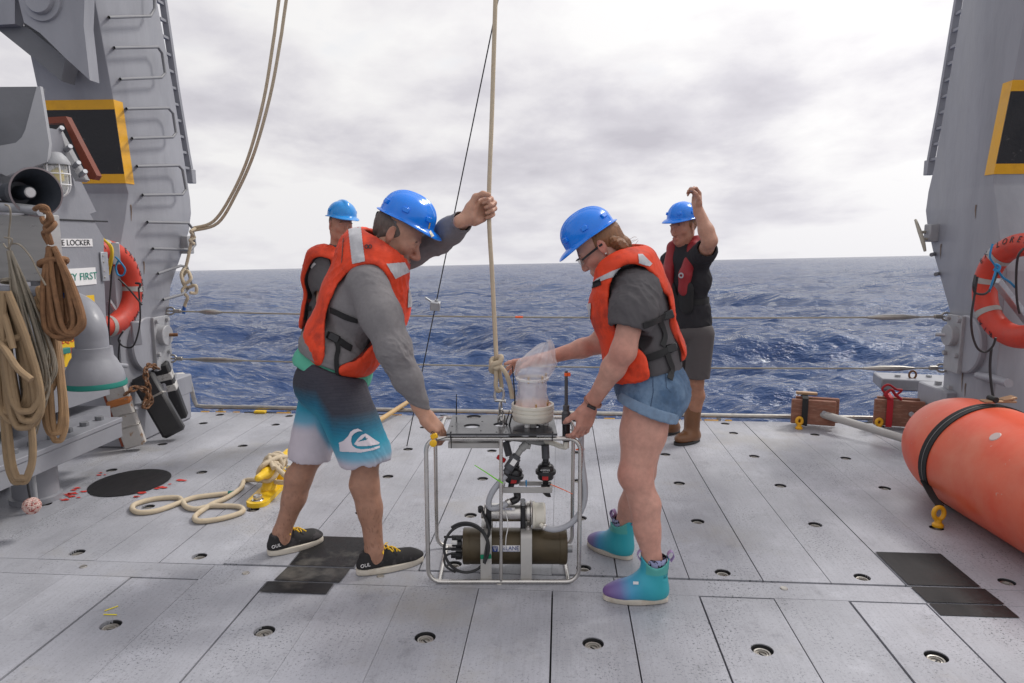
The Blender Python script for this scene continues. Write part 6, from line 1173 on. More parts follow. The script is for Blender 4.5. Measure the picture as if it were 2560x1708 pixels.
def face_strip(par, name, X, sg, z0, z1, w0, w1, yf, mat, off=.004):
    """paint on the forward face between two heights; w measured outboard from the inboard corner"""
    V = []; zs = np.linspace(z0, z1, 6)
    for z in zs: V += [(X+sg*w0, yf(z)-off, z), (X+sg*w1, yf(z)-off, z)]
    return obj(name, V, [(2*i, 2*i+1, 2*i+3, 2*i+2) for i in range(5)], mat, par, smooth=False)
def side_strip(par, name, X, sg, z0, z1, w, yf, mat, off=.004):
    V = []; zs = np.linspace(z0, z1, 6)
    for z in zs: V += [(X-sg*off, yf(z)-.004, z), (X-sg*off, yf(z)+w, z)]
    return obj(name, V, [(2*i, 2*i+1, 2*i+3, 2*i+2) for i in range(5)], mat, par, smooth=False)
for par, X, sg, yf, p_top, p_bot in ((legL, XL, -1, fL, (258, 228), (288, 421)), (legR, XR, 1, fR, (2325, 184), (2281, 400))):
    zt_, zb_ = PXp(*p_top, X)[2], PXp(*p_bot, X)[2]; bw = (zt_-zb_)*.115
    face_strip(par, 'yellow_band', X, sg, zt_-bw, zt_, -.004, .551, yf, yellow); face_strip(par, 'yellow_band', X, sg, zb_, zb_+bw, -.004, .551, yf, yellow); face_strip(par, 'black_panel', X, sg, zb_+bw, zt_-bw, .0, .551, yf, black, .0045); side_strip(par, 'yellow_band', X, sg, zb_, zt_, .105, yf, yellow)
# climbing rungs, each a bent bar
RUN = [[(250, 40), (345, 37), (355, 20), (352, -50), (240, -52)], [(262, 110), (362, 108), (372, 122), (379, 168), (370, 178), (276, 182)], [(290, 250), (386, 248), (397, 260), (404, 305), (396, 315), (303, 318)], [(314, 382), (410, 380), (419, 390), (427, 435), (418, 447), (327, 448)], [(338, 510), (432, 512), (442, 525), (448, 562), (438, 573), (351, 571)], [(363, 628), (415, 610), (429, 613), (441, 655), (418, 676), (375, 688)]]
for Rg in RUN:
    P_ = [PXp(*Rg[0], XL)]+[PXp(u, v, XL+.07) for u, v in Rg]+[PXp(*Rg[-1], XL)]; P_[1] = lerp(P_[0], P_[1], 1.0); q = MB(); q.tube(P_, .0115, 10); q.build('rung', M('rung_grey', (.21, .212, .225), .5, var=.12), legL)
def track(par, pts, X, ends):
    q = MB(); P_ = [PXp(u, v, X) for u, v in pts]; P_ = [P_[0]+(P_[0]-P_[1])*.8]+P_; q.ribbon(P_, (1, 0, 0), .05, .035); q.build('cable_track', leg_m, par); n = 15
    for i in range(n):
        p_ = lerp(P_[0], P_[-1], (i+.5)/n); q = MB(); q.box(p_+np.array([0, -.07, .0]), (.03, .10, .022), bev=.002); q.build('track_bracket', leg_m, par)
    p_ = P_[-1]; q = MB(); q.box(p_, (.06, .07, .12), bev=.004); q.build('track_end', leg_m, par)
track(legL, [(374, 0), (404, 205), (428, 351), (438, 405)], XL-.05, 0); track(legR, [(2198, 9), (2160, 240), (2133, 385)], XR+.05, 0)
# pivot housings low on the legs
for par, X, sg, cu in ((legL, XL, -1, (330, 790)), (legR, XR, 1, (2226, 790))):
    c = PXp(*cu, X); q = MB(); q.lathe([(.0001, .045), (.20, .045), (.21, .035), (.21, 0)], c, (-sg, 0, 0), 40); q.build('pivot_plate', leg_m, par)
    d = c+np.array([0, .14 if sg < 0 else .10, .02]); q = MB(); q.box(d+np.array([-sg*.055, 0, -.03]), (.03, .20, .42), bev=.004); q.build('bearing_plate', worn, par); q = MB(); q.lathe([(.0001, .05), (.075, .05), (.08, .045), (.08, 0)], d+np.array([-sg*.068, 0, .03]), (-sg, 0, 0), 28); q.build('bearing_cap', worn, par); q = MB(); q.cyl(d+np.array([-sg*.10, .02, .03]), d+np.array([-sg*.17, .05, .03]), .014, seg=10); q.build('grease_pin', rust if sg < 0 else galv, par)
    for y, z in ((-.075, .15), (.075, .15), (-.075, -.11), (.075, -.11)): q = MB(); p_ = d+np.array([-sg*.07, y, z]); q.cyl(p_, p_+np.array([-sg*.022, 0, 0]), .018, seg=6); q.build('bolt', worn, par)
    q = MB(); y_ = c[1]; q.box((X+sg*.05, c[1]+.32, .30), (.26, .42, .16), bev=.01); q.build('base_block', leg_m, par); q = MB(); q.box((X+sg*.30, c[1]+.05, .14), (.75, .9, .28), bev=.015); q.build('foot', leg_m, par)
    for y in (.2, .38): q = MB(); p_ = np.array([X, c[1]+y, .38]); q.cyl(p_, p_+np.array([0, 0, .03]), .025, seg=6); q.build('bolt', worn, par)
# upper link bracket on the left leg (hydraulic ram lug)
Yb = 4.72; q = MB(); poly = [(28, -60), (196, -60), (192, 60), (199, 120), (206, 184), (150, 133), (92, 76), (55, 52)]; q.prism([(p_[0], p_[2]) for p_ in (PY(u, v, Yb) for u, v in poly)], (0, Yb, 0), (1, 0, 0), (0, 0, 1), (0, 1, 0), .10); br = q.build('ram_lug', leg_m, legL)
c = PY(98, 2, Yb); q = MB(); q.lathe([(.0001, .05), (.085, .05), (.092, .04), (.092, .02), (.13, .018), (.135, 0)], c, (0, -1, 0), 36); q.build('lug_boss', leg_m, br)
q = MB(); poly = [(-40, 45), (30, 50), (70, 68), (150, 134), (140, 186), (75, 132), (0, 72), (-40, 50)]; q.prism([(p_[0], p_[2]) for p_ in (PY(u, v, Yb+.12) for u, v in poly)], (0, Yb+.12, 0), (1, 0, 0), (0, 0, 1), (0, 1, 0), .14); q.build('ram_lug', grey_d, legL)
q = MB(); poly = [(-60, -40), (34, -40), (34, 55), (-60, 60)]; q.prism([(p_[0], p_[2]) for p_ in (PY(u, v, Yb+.06) for u, v in poly)], (0, Yb+.06, 0), (1, 0, 0), (0, 0, 1), (0, 1, 0), .08); q.build('ram_body', leg_m, legL)
# cleat on the right leg
q = MB(); q.box(PXp(2140, 535, XR-.02), (.09, .10, .14), bev=.008); cb = q.build('cleat_block', worn, legR); q = MB(); P_ = [PXp(2101, 505, XR-.10), PXp(2110, 530, XR-.11), PXp(2118, 555, XR-.11), PXp(2123, 577, XR-.10)]; q.tube(P_, [.010, .016, .016, .010], 10, sub=4)
for u, v in ((2113, 533), (2117, 549)): q.cyl(PXp(u, v, XR-.11), PXp(u+18, v, XR-.03), .012, seg=8)
q.build('horn_cleat', M('bronze_paint', (.36, .33, .27), .55), legR)
q = MB(); q.tube([PXp(2245, 862, XR-.03), PXp(2275, 868, XR-.06), PXp(2315, 880, XR-.10)], .028, 12); q.build('peg', leg_m, legR)
for u, v in ((2145, 583), (2155, 628)): q = MB(); q.cyl(PXp(u, v, XR+.0), PXp(u-8, v+2, XR-.04), .016, seg=8); q.build('stud', grey_d, legR)
# rope lashing block on left leg
q = MB(); q.box(PXp(428, 562, XL+.02), (.08, .10, .15), bev=.006); q.build('cleat_block', worn, legL)
# ------------------------------------------------------------------ lifelines with turnbuckles
def lifeline(l, r, tb, label):
    a, c = PXp(*l, XL), PXp(*r, XR); par = thing('lifeline', (a+c)/2, label, 'lifeline'); sag = lambda t_: lerp(a, c, t_)-np.array([0, 0, .028*4*t_*(1-t_)]); q = MB(); q.tube([sag(t_) for t_ in np.linspace(0, 1, 40)], .0058, 8); q.build('wire', M('lifeline_wire', (.30, .27, .21), .6, var=.2, vs=60.), par)
    for t0_, t1_ in tb:
        p0, p1 = sag(t0_), sag(t1_); q = MB(); q.tube([p0, lerp(p0, p1, .12), lerp(p0, p1, .3), lerp(p0, p1, .7), lerp(p0, p1, .88), p1], [.009, .013, .021, .021, .013, .009], 12); q.build('turnbuckle', steel_d, par)
    for p0, sg in ((a, 1), (c, -1)):
        q = link(p0+np.array([sg*.03, 0, 0]), (1, 0, 0), (0, .3, 1), .038, .030, .008); q.build('shackle', steel_d, par); q = MB(); q.tube([p0+np.array([-sg*.03, .02*math.cos(t_), .035*math.sin(t_)]) for t_ in np.linspace(-2.6, 2.6, 12)], .009, 8); q.build('eye_bolt', steel_d, par); q = MB(); q.cyl(p0+np.array([sg*.06, 0, 0]), p0+np.array([sg*.12, 0, 0]), .017, seg=10); q.build('jaw', steel_d, par)
    return par, sag
l1, s1_ = lifeline((382, 714), (2182, 727), [(.045, .075), (.90, .962)], 'upper wire lifeline strung between the A-frame legs'); lifeline((386, 823), (2170, 845), [(.03, .10), (.90, .962)], 'lower wire lifeline strung between the A-frame legs, just above the deck edge')
q = MB(); q.cyl(s1_(.462), s1_(.472), .0085, seg=10); q.build('tape_mark', oran, l1)
# ------------------------------------------------------------------ line locker and its fittings
XK = -3.0; lk = thing('line_locker', PXp(150, 1000, XK), 'grey steel line locker with white stencilled signs below the loudspeaker', 'locker')
q = MB(); poly = yz([(-160, 300), (140, 300), (172, 430), (205, 488), (238, 546), (239, 640), (252, 905)], XK); poly.append((2.2, poly[-1][1])); poly[0] = (2.2, poly[1][1]); q.prism(poly, (XK, 0, 0), (0, 1, 0), (0, 0, 1), (-1, 0, 0), .5); q.build('body', grey, lk)
p_, p2_ = PXp(252, 925, XK+.02), PXp(256, 975, XK+.02); poly = [(2.2, p_[2]-.02), (p_[1], p_[2]-.02), (p2_[1], p2_[2]), (2.2, p2_[2])]; q = MB(); q.prism([(p_[0], p_[1]) for p_ in poly], (XK+.02, 0, 0), (0, 1, 0), (0, 0, 1), (-1, 0, 0), .5); q.build('plinth', grey, lk)
c = PXp(258, 962, XK+.10); a = np.array([c[0], 2.2, c[2]]); q = MB(); q.box((a+c)/2-np.array([.05, 0, 0]), (.24, np.linalg.norm(c-a), .03), bev=.004); q.build('flange', grey, lk)
for t_ in np.linspace(.55, .96, 7): p_ = lerp(a, c, t_)+np.array([-.03, 0, .015]); q = MB(); q.cyl(p_, p_+np.array([0, 0, .025]), .026, seg=6); q.build('bolt', grey_d, lk)
for t_ in (.66,): p_ = lerp(a, c, t_); q = MB(); q.cyl((p_[0], p_[1], 0), (p_[0], p_[1], p_[2]), .013, seg=10); q.build('leg', worn, lk)
q = MB(); q.box((a+c)/2+np.array([.055, 0, -.065]), (.02, np.linalg.norm(c-a)-.01, .10), bev=.004); q.build('fascia', grey, lk)
q = MB(); p_ = (PXp(120, 504, XK+.003)+PXp(240, 508, XK+.003))/2; q.box(p_, (.006, .55, .010), bev=.001); q.build('door_gap', black, lk)
hp = PXp(240, 612, XK+.008); q = MB(); q.box(hp, (.012, .07, .19), bev=.003); q.build('hinge', galv, lk)
for z in (-.07, -.03, .03, .07): q = MB(); q.cyl(hp+np.array([.006, -.015, z]), hp+np.array([.010, -.015, z]), .007, seg=8); q.build('screw', steel_d, lk)
def sign(u0, v0, u1, v1, mat, lines, name='sign'):
    p00, p11 = PXp(u0, v0, XK+.004), PXp(u1, v1, XK+.004); q = MB(); q.box((XK+.003, (p00[1]+p11[1])/2, (p00[2]+p11[2])/2), (.004, p11[1]-p00[1], p00[2]-p11[2]), bev=.0008); s_ = q.build(name, mat, lk)
    for body, u, v, size, mt, sx_ in lines:
      text('lettering', body, size, PXp(u, v, XK+.0072), (0, 1, 0), (0, 0, 1), mt, s_, .0006, sx_)
sign(60, 548, 213, 566, white, [('LINE LOCKER', 164, 557.5, .050, ink, 1.16)]); sign(95, 621, 222, 652, white, [('SAFETY FIRST', 172, 637, .064, ink_g, 1.12)])
ysg = M('yellow_sign', (.80, .50, .01), .5); sign(190, 680, 219, 716, ysg, []); sign(136, 768, 176, 836, ysg, [('EQUI', 158, 781, .05, ink_r, 1.15), ('AT', 158, 806, .05, ink_r, 1.15)])
q = MB(); q.box(PXp(146, 806, XK+.02), (.03, .09, .035), bev=.004); q.build('latch', M('teal_plastic', (.03, .22, .19), .6), lk)
# gooseneck ventilator
XV = -2.70; bt = PXp(219, 874, XV); vn = thing('gooseneck_vent', (bt[0], bt[1], 0), 'grey gooseneck ventilator with a flared mouth and teal gasket on the locker', 'ventilator')
P_ = [PXp(130, 690, XK+.02), PXp(160, 700, XK+.11), PXp(190, 718, XV-.08), PXp(206, 750, XV-.01), PXp(211, 785, XV), PXp(212, 815, XV)]; q = MB(); q.tube(P_, .087, 28, sub=8); q.build('elbow', grey, vn); c = PXp(212, 800, XV); L_ = c[2]-bt[2]; q = MB(); q.lathe([(.088, -.01), (.104, -.008), (.106, .045), (.120, .065), (.135, .10), (.150, .13), (.158, L_-.02), (.158, L_), (.14, L_), (.10, .10)], c, (0, 0, -1), 40); q.build('bell', grey, vn)
q = MB(); q.lathe([(.14, 0), (.163, 0), (.166, .010), (.166, .026), (.160, .032), (.13, .032)], bt, (0, 0, -1), 40); q.build('gasket', M('teal_gasket', (.01, .20, .16), .6), vn); q = MB(); q.cyl(PXp(270, 838, XV+.02), PXp(290, 840, XV+.02), .015); q.build('hinge_pin', grey, vn)
# loudspeaker horn
h0, h1_ = PY(22, 446, 3.52), PY(106, 437, 3.36); ax = U(h1_-h0); L_ = np.linalg.norm(h1_-h0); hs = thing('horn_loudspeaker', h0, 'dark grey horn loudspeaker above the coiled ropes', 'loudspeaker'); ax = U((.86, -.50, -.02)); horn_m = M('navy_grey_paint', (.045, .052, .065), .4, var=.1)
q = MB(); q.lathe([(.0001, -.10), (.05, -.10), (.05, 0), (.06, .01), (.085, .12), (.110, .19), (.118, .205), (.112, .205), (.100, .18), (.075, .10), (.055, .02), (.0001, .02)], PY(40, 443, 3.47), ax, 36); q.build('horn', horn_m, hs); q = MB(); q.lathe([(.112, .203), (.119, .204), (.120, .210), (.112, .211)], PY(40, 443, 3.47), ax, 36); q.build('rim', M('rim_plastic', (.17, .14, .15), .5), hs)
q = MB(); q.lathe([(.036, .02), (.034, .13), (.028, .14), (.0001, .142)], PY(40, 443, 3.47), ax, 20); q.build('throat', horn_m, hs); q = MB(); q.lathe([(.026, .141), (.022, .147), (.0001, .149)], PY(40, 443, 3.47), ax, 18); q.build('throat_cap', white, hs)
q = MB(); q.box(PY(10, 463, 3.5), (.14, .05, .012), bev=.002); q.build('bracket', black, hs)
# caged bulkhead lamp
lc = PY(130, 388, 3.62); lm = thing('caged_lamp', lc, 'caged bulkhead lamp with yellow bulb beside the loudspeaker', 'lamp'); q = MB(); q.lathe([(.0001, .055), (.025, .05), (.045, .03), (.062, .0), (.062, -.012)], PY(130, 373, 3.62), (0, 0, 1), 24); q.build('cap', worn, lm); q = MB(); q.tube([PY(95, 385, 3.68), PY(100, 368, 3.66), PY(112, 362, 3.64), PY(128, 368, 3.62)], .030, 14, sub=5); q.build('elbow', worn, lm)
q = MB(); q.lathe([(.045, .0), (.048, -.06), (.046, -.11), (.030, -.145), (.0001, -.152)], PY(130, 377, 3.62), (0, 0, 1), 24); q.build('glass', M('lamp_glass', (.75, .76, .74), .08, var=.02, alpha=.35, spec=.7), lm); q = MB(); q.lathe([(.0001, .0), (.028, -.02), (.030, -.07), (.0001, -.085)], PY(130, 383, 3.62), (0, 0, 1), 16); q.build('bulb', M('yellow_bulb', (.70, .52, .02), .3), lm)
gp = PY(130, 377, 3.62)
for k in range(6): a = k*math.pi/3+.3; q = MB(); q.tube([gp+np.array([.056*math.cos(a), .056*math.sin(a), 0]), gp+np.array([.058*math.cos(a), .058*math.sin(a), -.10]), gp+np.array([.040*math.cos(a), .040*math.sin(a), -.15]), gp+np.array([0, 0, -.168])], .0035, 6, sub=3); q.build('cage_bar', white, lm)
for z in (-.05, -.105): q = MB(); q.tube([gp+np.array([.058*math.cos(a), .058*math.sin(a), z]) for a in np.linspace(0, 6.283, 20, endpoint=False)], .0035, 6, True); q.build('cage_ring', white, lm)
# hooded floodlight
fl = thing('floodlight_hood', PY(40, 390, 3.6), 'pale grey sheet-metal floodlight hood above the caged lamp', 'floodlight'); q = MB(); Yh = 3.55; poly = [(-60, 345), (36, 328), (50, 315), (58, 298), (84, 200), (92, 198), (113, 330), (108, 372), (14, 404), (2, 398), (-60, 405)]; q.prism([(p_[0], p_[2]) for p_ in (PY(u, v, Yh) for u, v in poly)], (0, Yh, 0), (1, 0, 0), (0, 0, 1), (0, 1, 0), .02); q.build('side_plate', grey_l, fl)
q = MB(); poly = [(-60, 200), (84, 199), (84, 206), (58, 300), (48, 320), (34, 331), (-60, 348)]; q.prism([(p_[0], p_[2]) for p_ in (PY(u, v, Yh+.012) for u, v in poly)], (0, Yh+.012, 0), (1, 0, 0), (0, 0, 1), (0, 1, 0), .06); q.build('reflector', grey_d, fl); q = MB(); q.box(PY(35, 402, 3.75), (.32, .10, .10), bev=.004); q.build('mount', worn, fl)
# red-brown timber fender on the bulwark bracket
Yf = 4.25; tf = thing('timber_fender', PY(160, 340, Yf), 'chipped red-brown timber fender board slanting in front of the black panel', 'fender'); q = MB(); poly = [(96, 270), (151, 267), (222, 403), (216, 413), (204, 411), (146, 282), (100, 284)]; q.prism([(p_[0], p_[2]) for p_ in (PY(u, v, Yf) for u, v in poly)], (0, Yf, 0), (1, 0, 0), (0, 0, 1), (0, 1, 0), .05); q.build('board', M('red_brown_paint', (.17, .035, .015), .6, var=.2, bump=.002, bs=30., col2=(.55, .42, .26), p2=.66, s2=9., w2=.02), tf)
for u, v in ((133, 303), (152, 345), (171, 382), (186, 402)): q = MB(); p_ = PY(u, v, Yf-.02); q.cyl(p_, p_+np.array([.05, -.03, .02]), .015, seg=12); q.cyl(p_-np.array([.035, -.02, .015]), p_, .009, seg=8); q.build('bolt', galv, tf)
q = MB(); P_ = [PY(126, 300, Yf+.02), PY(165, 372, Yf+.02), PY(190, 415, Yf+.02)]; q.ribbon(P_, (0, 1, 0), .10, .03); q.build('backing_bar', worn, tf)
q = MB(); poly = yz([(60, 300), (112, 300), (205, 486), (100, 520), (60, 500)], XK-.25); q.prism(poly, (XK-.25, 0, 0), (0, 1, 0), (0, 0, 1), (1, 0, 0), .05); q.build('bulwark_plate', grey, lk)
# ------------------------------------------------------------------ rail, box and coiled lines at the near left
rl = thing('coil_rail', PY(50, 668, 3.3), 'grey pipe rails that carry the coiled ropes', 'rail'); q = MB(); q.tube([PY(-120, 470, 3.32), PY(40, 478, 3.32), PY(92, 484, 3.32)], .024, 14); q.build('pipe', galv, rl); q = MB(); q.tube([PY(-120, 664, 3.36), PY(110, 668, 3.36)], .024, 14); q.build('pipe', grey, rl); p_ = PY(82, 600, 3.40); q = MB(); q.cyl((p_[0], p_[1], PY(82, 720, 3.40)[2]), (p_[0], p_[1], PY(82, 484, 3.40)[2]), .03, seg=14); q.build('post', grey_d, rl)
for u in (90, 97): q = MB(); q.tube([PY(u, 660, 3.27), PY(u+7, 672, 3.25), PY(u+10, 700, 3.25), PY(u+6, 735, 3.27)], .007, 8, sub=4); q.build('u_bolt', steel, rl)
q = MB(); q.box(PY(32, 570, 3.42), (.44, .10, .33), bev=.006); jb = q.build('junction_box', M('brushed_steel', (.50, .49, .47), .36, .75, var=.08, vs=6., stretch=(1, 1, 8)), None); tag(jb, 'brushed stainless junction box behind the pale cord coil', 'junction box')
def coil(name, label, mat, r, Y, top, bots, wid, wraps, n, seed, extra=(), knot=None, seg=8):
    """hank of line: long loops hung from one point, wrapped near the top"""
    rg = random.Random(seed); t0_ = PY(*top, Y); par = thing(name, t0_, label, 'rope coil'); q = MB()
    for i in range(n):
        bu, bv = bots[i % len(bots)]; bu += rg.uniform(-6, 6); bv += rg.uniform(-14, 10); w = wid*rg.uniform(.55, 1.1); dY = lambda: rg.uniform(-.035, .035); mu, mv = (top[0]+bu)/2, (top[1]+bv)/2; y0 = Y+rg.uniform(-.04, .04)
        P_ = [PY(top[0]-wid*.15+rg.uniform(-2, 2), top[1]+rg.uniform(0, 6), y0), PY(mu-w*.75, mv-.1*(bv-top[1]), y0-.015), PY(bu-w*.95, bv-.16*(bv-top[1]), y0-.01), PY(bu-w*.5, bv-6, y0), PY(bu, bv, y0), PY(bu+w*.5, bv-8, y0+.01), PY(bu+w*.9, bv-.18*(bv-top[1]), y0+.012), PY(mu+w*.7, mv-.1*(bv-top[1]), y0+.01), PY(top[0]+wid*.15+rg.uniform(-2, 2), top[1]+rg.uniform(0, 6), y0)]
        q2 = MB(); q2.tube(P_, r, seg, sub=7); q2.build('strand', mat, par)
    for u, v, w, tilt in wraps:
        q2 = MB(); c = PY(u, v, Y); P_ = [c+RT*w*math.cos(a)+FW*(.055)*math.sin(a)+UP*(tilt*math.cos(a)+.006*a/6) for a in np.linspace(0, 6.9, 26)]; q2.tube(P_, r*1.02, seg); q2.build('wrap', mat, par)
    for P_ in extra: q2 = MB(); q2.tube([PY(u, v, Y+d) for u, v, d in P_], r, seg, sub=6); q2.build('tail', mat, par)
    return par
coil('rope_coil', 'brown fibrous rope coil hung from the upper pipe rail', sisal, .0115, 3.20, (118, 565), [(150, 772), (138, 775), (160, 760), (128, 768), (165, 768)], 34, [(122, 603, .055, .012), (120, 606, .05, .012)], 13, 1, [[(95, 482, -.03), (112, 490, -.05), (118, 508, -.04), (104, 522, -.02), (112, 540, -.04), (118, 560, -.02)], [(80, 480, .02), (92, 474, -.05), (108, 478, -.05), (112, 500, -.03), (102, 512, .03), (96, 500, .05)], [(118, 508, .02), (126, 515, -.04), (112, 530, -.05), (100, 536, 0), (112, 560, .02)]])
cg = coil('rope_coil', 'thin pale grey cord coil hung in front of the junction box', cord, .0042, 3.17, (22, 575), [(95, 910), (85, 900), (104, 880), (78, 990), (90, 940), (100, 860), (72, 920)], 22, [(26, 645, .034, .006), (26, 649, .034, .006)], 22, 2, [[(12, 470, .05), (22, 476, -.03), (24, 500, -.02), (20, 540, 0), (22, 575, 0)], [(24, 560, -.02), (45, 562, -.03), (70, 590, -.04), (88, 625, -.05), (105, 655, -.05)], [(10, 545, -.03), (28, 550, -.04), (18, 570, -.03), (8, 560, 0)]], seg=6)
coil('rope_coil', 'thick tan rope coil hanging lowest of the coils, a loop nearly reaching the deck', tan, .0155, 3.08, (12, 668), [(50, 950), (38, 975), (62, 940), (30, 960), (70, 970), (48, 985), (45, 1098)], 36, [(16, 790, .085, .03)], 15, 3, [[(-20, 770, -.05), (10, 800, -.08), (40, 845, -.09), (72, 872, -.09)], [(0, 700, -.03), (15, 740, -.05), (30, 800, -.06)]])
cb_ = coil('rope_coil', 'tan-brown rope coil with a blue-taped end beside the gooseneck ventilator', M('tan_brown_rope', (.36, .225, .12), .88, var=.2, vs=18., bump=.004, bs=220.), .0135, 3.26, (112, 705), [(128, 1005), (122, 1000), (100, 900), (118, 890)], 24, [(112, 735, .05, .02)], 9, 4, [[(100, 670, -.02), (112, 662, -.06), (126, 668, -.06), (140, 676, -.05)], [(92, 680, .02), (84, 690, -.04), (96, 712, -.06), (118, 722, -.05), (128, 745, -.03), (110, 760, -.03)], [(98, 665, 0), (88, 664, -.05), (96, 690, -.06), (112, 690, -.04)]])
q = MB(); q.cyl(PY(138, 675, 3.21), PY(147, 680, 3.21), .0145, seg=10); q.build('tape_end', M('blue_tape', (.01, .09, .35), .5), cb_)
# heaving-line ball
bc = PY(73, 1161, 3.28); mf = thing('heaving_line_ball', bc, 'red and white woven heaving-line ball hanging on a black cord', 'rope ball'); pk = M('pink_white_line', (.55, .40, .36), .8, var=.35, vs=60., col2=(.32, .06, .05), p2=.55, s2=70., w2=.05); q = MB()
for ax_ in range(3):
    for k in range(-3, 4):
        o_ = k*.0085; rr_ = math.sqrt(max(1e-6, .038**2-o_**2)); P_ = []
        for a in np.linspace(0, 6.2832, 18, endpoint=False): v_ = [0, 0, 0]; v_[ax_] = o_; v_[(ax_+1) % 3] = rr_*math.cos(a); v_[(ax_+2) % 3] = rr_*math.sin(a)*(1 if abs(k) < 3 else .9); P_.append(bc+np.array(v_)*(1+.03*((ax_+k) % 2)))
        q.tube(P_, .0046, 5, True)
q.build('ball', pk, mf); tag(bpy.data.objects[mf.name], None); q = MB(); q.tube([PY(66, 1075, 3.24), PY(63, 1105, 3.26), PY(69, 1142, 3.28)], .0055, 8, sub=5); q.build('cord', rubber, mf); q = MB(); q.tube([PY(66, 985, 3.22), PY(67, 1030, 3.23), PY(66, 1078, 3.24)], .003, 6); q.build('lanyard', cord, mf)
pd = PZ(55, 1160); q = MB(); q.lathe([(.135, 0), (.135, .03), (.118, .035), (.116, .55), (.0001, .55)], (pd[0], pd[1]+.1, 0), (0, 0, 1), 32); po = q.build('pedestal', grey, None); tag(po, 'round grey pedestal post under the rope coils', 'post')
for i, (u, v, w) in enumerate(((32, 1200, .3),)):
    q = MB(); q.box((-3.55, 3.4, .05), (.35, 1.2, .10), bev=.01); wl = q.build('bulwark_kerb', worn, None); tag(wl, 'worn grey steel kerb along the locker foot', 'kerb')
# ------------------------------------------------------------------ leaning fenders with chain
def block(par, name, top, bot, side, w, th, mat, bev=.012): top, bot = np.array(top), np.array(bot); R = frame(top-bot, np.cross(top-bot, side)); q = MB(); q.box((top+bot)/2, (np.linalg.norm(top-bot), w, th), R, bev=bev); return q.build(name, mat, par), R
b1 = PZ(312, 1024, .03); t1_ = PXp(262, 885, -3.16); f1 = thing('rubber_fender', b1, 'weathered white fender block with orange end leaning on the locker corner', 'fender'); block(f1, 'block', t1_, b1, (.9, .35, 0), .145, .075, M('weathered_white_rubber', (.42, .40, .38), .8, var=.2, bump=.006, bs=40., col2=(.30, .20, .13), p2=.60, s2=12., w2=.06)); block(f1, 'orange_end', lerp(b1, t1_, .68)-FW*.004, lerp(b1, t1_, .80)-FW*.004, (.9, .35, 0), .152, .088, M('rusty_orange', (.42, .15, .045), .8, var=.3, bump=.006, bs=60., col2=(.35, .30, .27), p2=.62, s2=30.)); block(f1, 'edge_strip', lerp(b1, t1_, .02)-np.array([.9, .35, 0])*.078, t1_-np.array([.9, .35, 0])*.078, (.9, .35, 0), .018, .07, M('rusty_red', (.20, .045, .02), .8, var=.3))
for s_ in (.32, .52): block(f1, 'band', lerp(b1, t1_, s_), lerp(b1, t1_, s_+.025), (.9, .35, 0), .15, .080, steel_d, .003)
b2 = PZ(402, 996, .05); t2_ = PXp(325, 862, -3.14); f2 = thing('rubber_fender', b2, 'smooth black rubber fender block with a steel band leaning on the A-frame foot', 'fender'); block(f2, 'block', t2_, b2, (.9, .30, .1), .165, .095, rubber, .02); block(f2, 'band', lerp(b2, t2_, .62), lerp(b2, t2_, .65), (.9, .30, .1), .170, .100, steel_d, .003)
b3 = PZ(428, 968, .06)+np.array([-.12, .1, 0]); t3_ = PXp(362, 835, -3.17); f3 = thing('rubber_fender', b3, 'black fender block with two white stripes behind the smooth black one', 'fender'); block(f3, 'block', t3_, b3, (.9, .30, .1), .15, .09, black, .014); block(f3, 'white_stripe', lerp(b3, t3_, .52), lerp(b3, t3_, .64), (.9, .30, .1), .155, .095, M('dirty_white', (.50, .49, .47), .7, var=.2, col2=(.28, .27, .25), p2=.58, s2=14.), .006); block(f3, 'white_stripe', lerp(b3, t3_, .72), lerp(b3, t3_, .84), (.9, .30, .1), .155, .095, MATS['dirty_white'], .006)
ch = thing('chain', PXp(330, 860, -3.05), 'rusty chain securing the leaning fender blocks', 'chain'); CP = spline([PXp(288, 905, -3.05), PXp(305, 893, -3.02), PXp(322, 890, -3.0), PXp(338, 902, -2.98), PXp(346, 925, -2.97), PXp(330, 932, -2.98), PXp(342, 905, -2.97), PXp(338, 880, -2.99), PXp(334, 852, -3.02), PXp(345, 838, -3.04), PXp(362, 846, -3.06)], 6); seglen = np.cumsum([0]+[np.linalg.norm(CP[i+1]-CP[i]) for i in range(len(CP)-1)]); nl_ = int(seglen[-1]/.042)
for i in range(nl_):
    s_ = (i+.5)/nl_*seglen[-1]; p_ = np.array([np.interp(s_, seglen, CP[:, k]) for k in range(3)]); p2_ = np.array([np.interp(s_+.01, seglen, CP[:, k]) for k in range(3)]); d = U(p2_-p_+1e-9); sd_ = U(np.cross(d, FW)); sd_ = sd_ if i % 2 else U(np.cross(d, sd_)); link(p_, sd_, d, .017, .032, .0075).build('link', rust, ch)

stain = M('rust_stain', (.17, .115, .08), .7, var=.3, vs=20.)
for par, X, sg, P_ in ((legL, XL, -1, ((352, 842, .10), (300, 470, .12), (330, 600, .10), (372, 742, .08))), (legR, XR, 1, ((2210, 850, .16), (2216, 880, .10), (2160, 560, .12), (2240, 470, .10)))):
    for u, v, L_ in P_:                                        # thin rust runs below fittings
        p_ = PXp(u, v, X-sg*.0035); n_ = 7; V = []
        for i in range(n_): t_ = i/(n_-1); w_ = .007*(1-t_)**.7+.0012; V += [(p_[0], p_[1]-w_+.004*math.sin(5*t_), p_[2]-L_*t_), (p_[0], p_[1]+w_+.004*math.sin(5*t_), p_[2]-L_*t_)]
        obj('rust_run', V, [(2*i, 2*i+1, 2*i+3, 2*i+2) for i in range(n_-1)], stain, par, smooth=False)
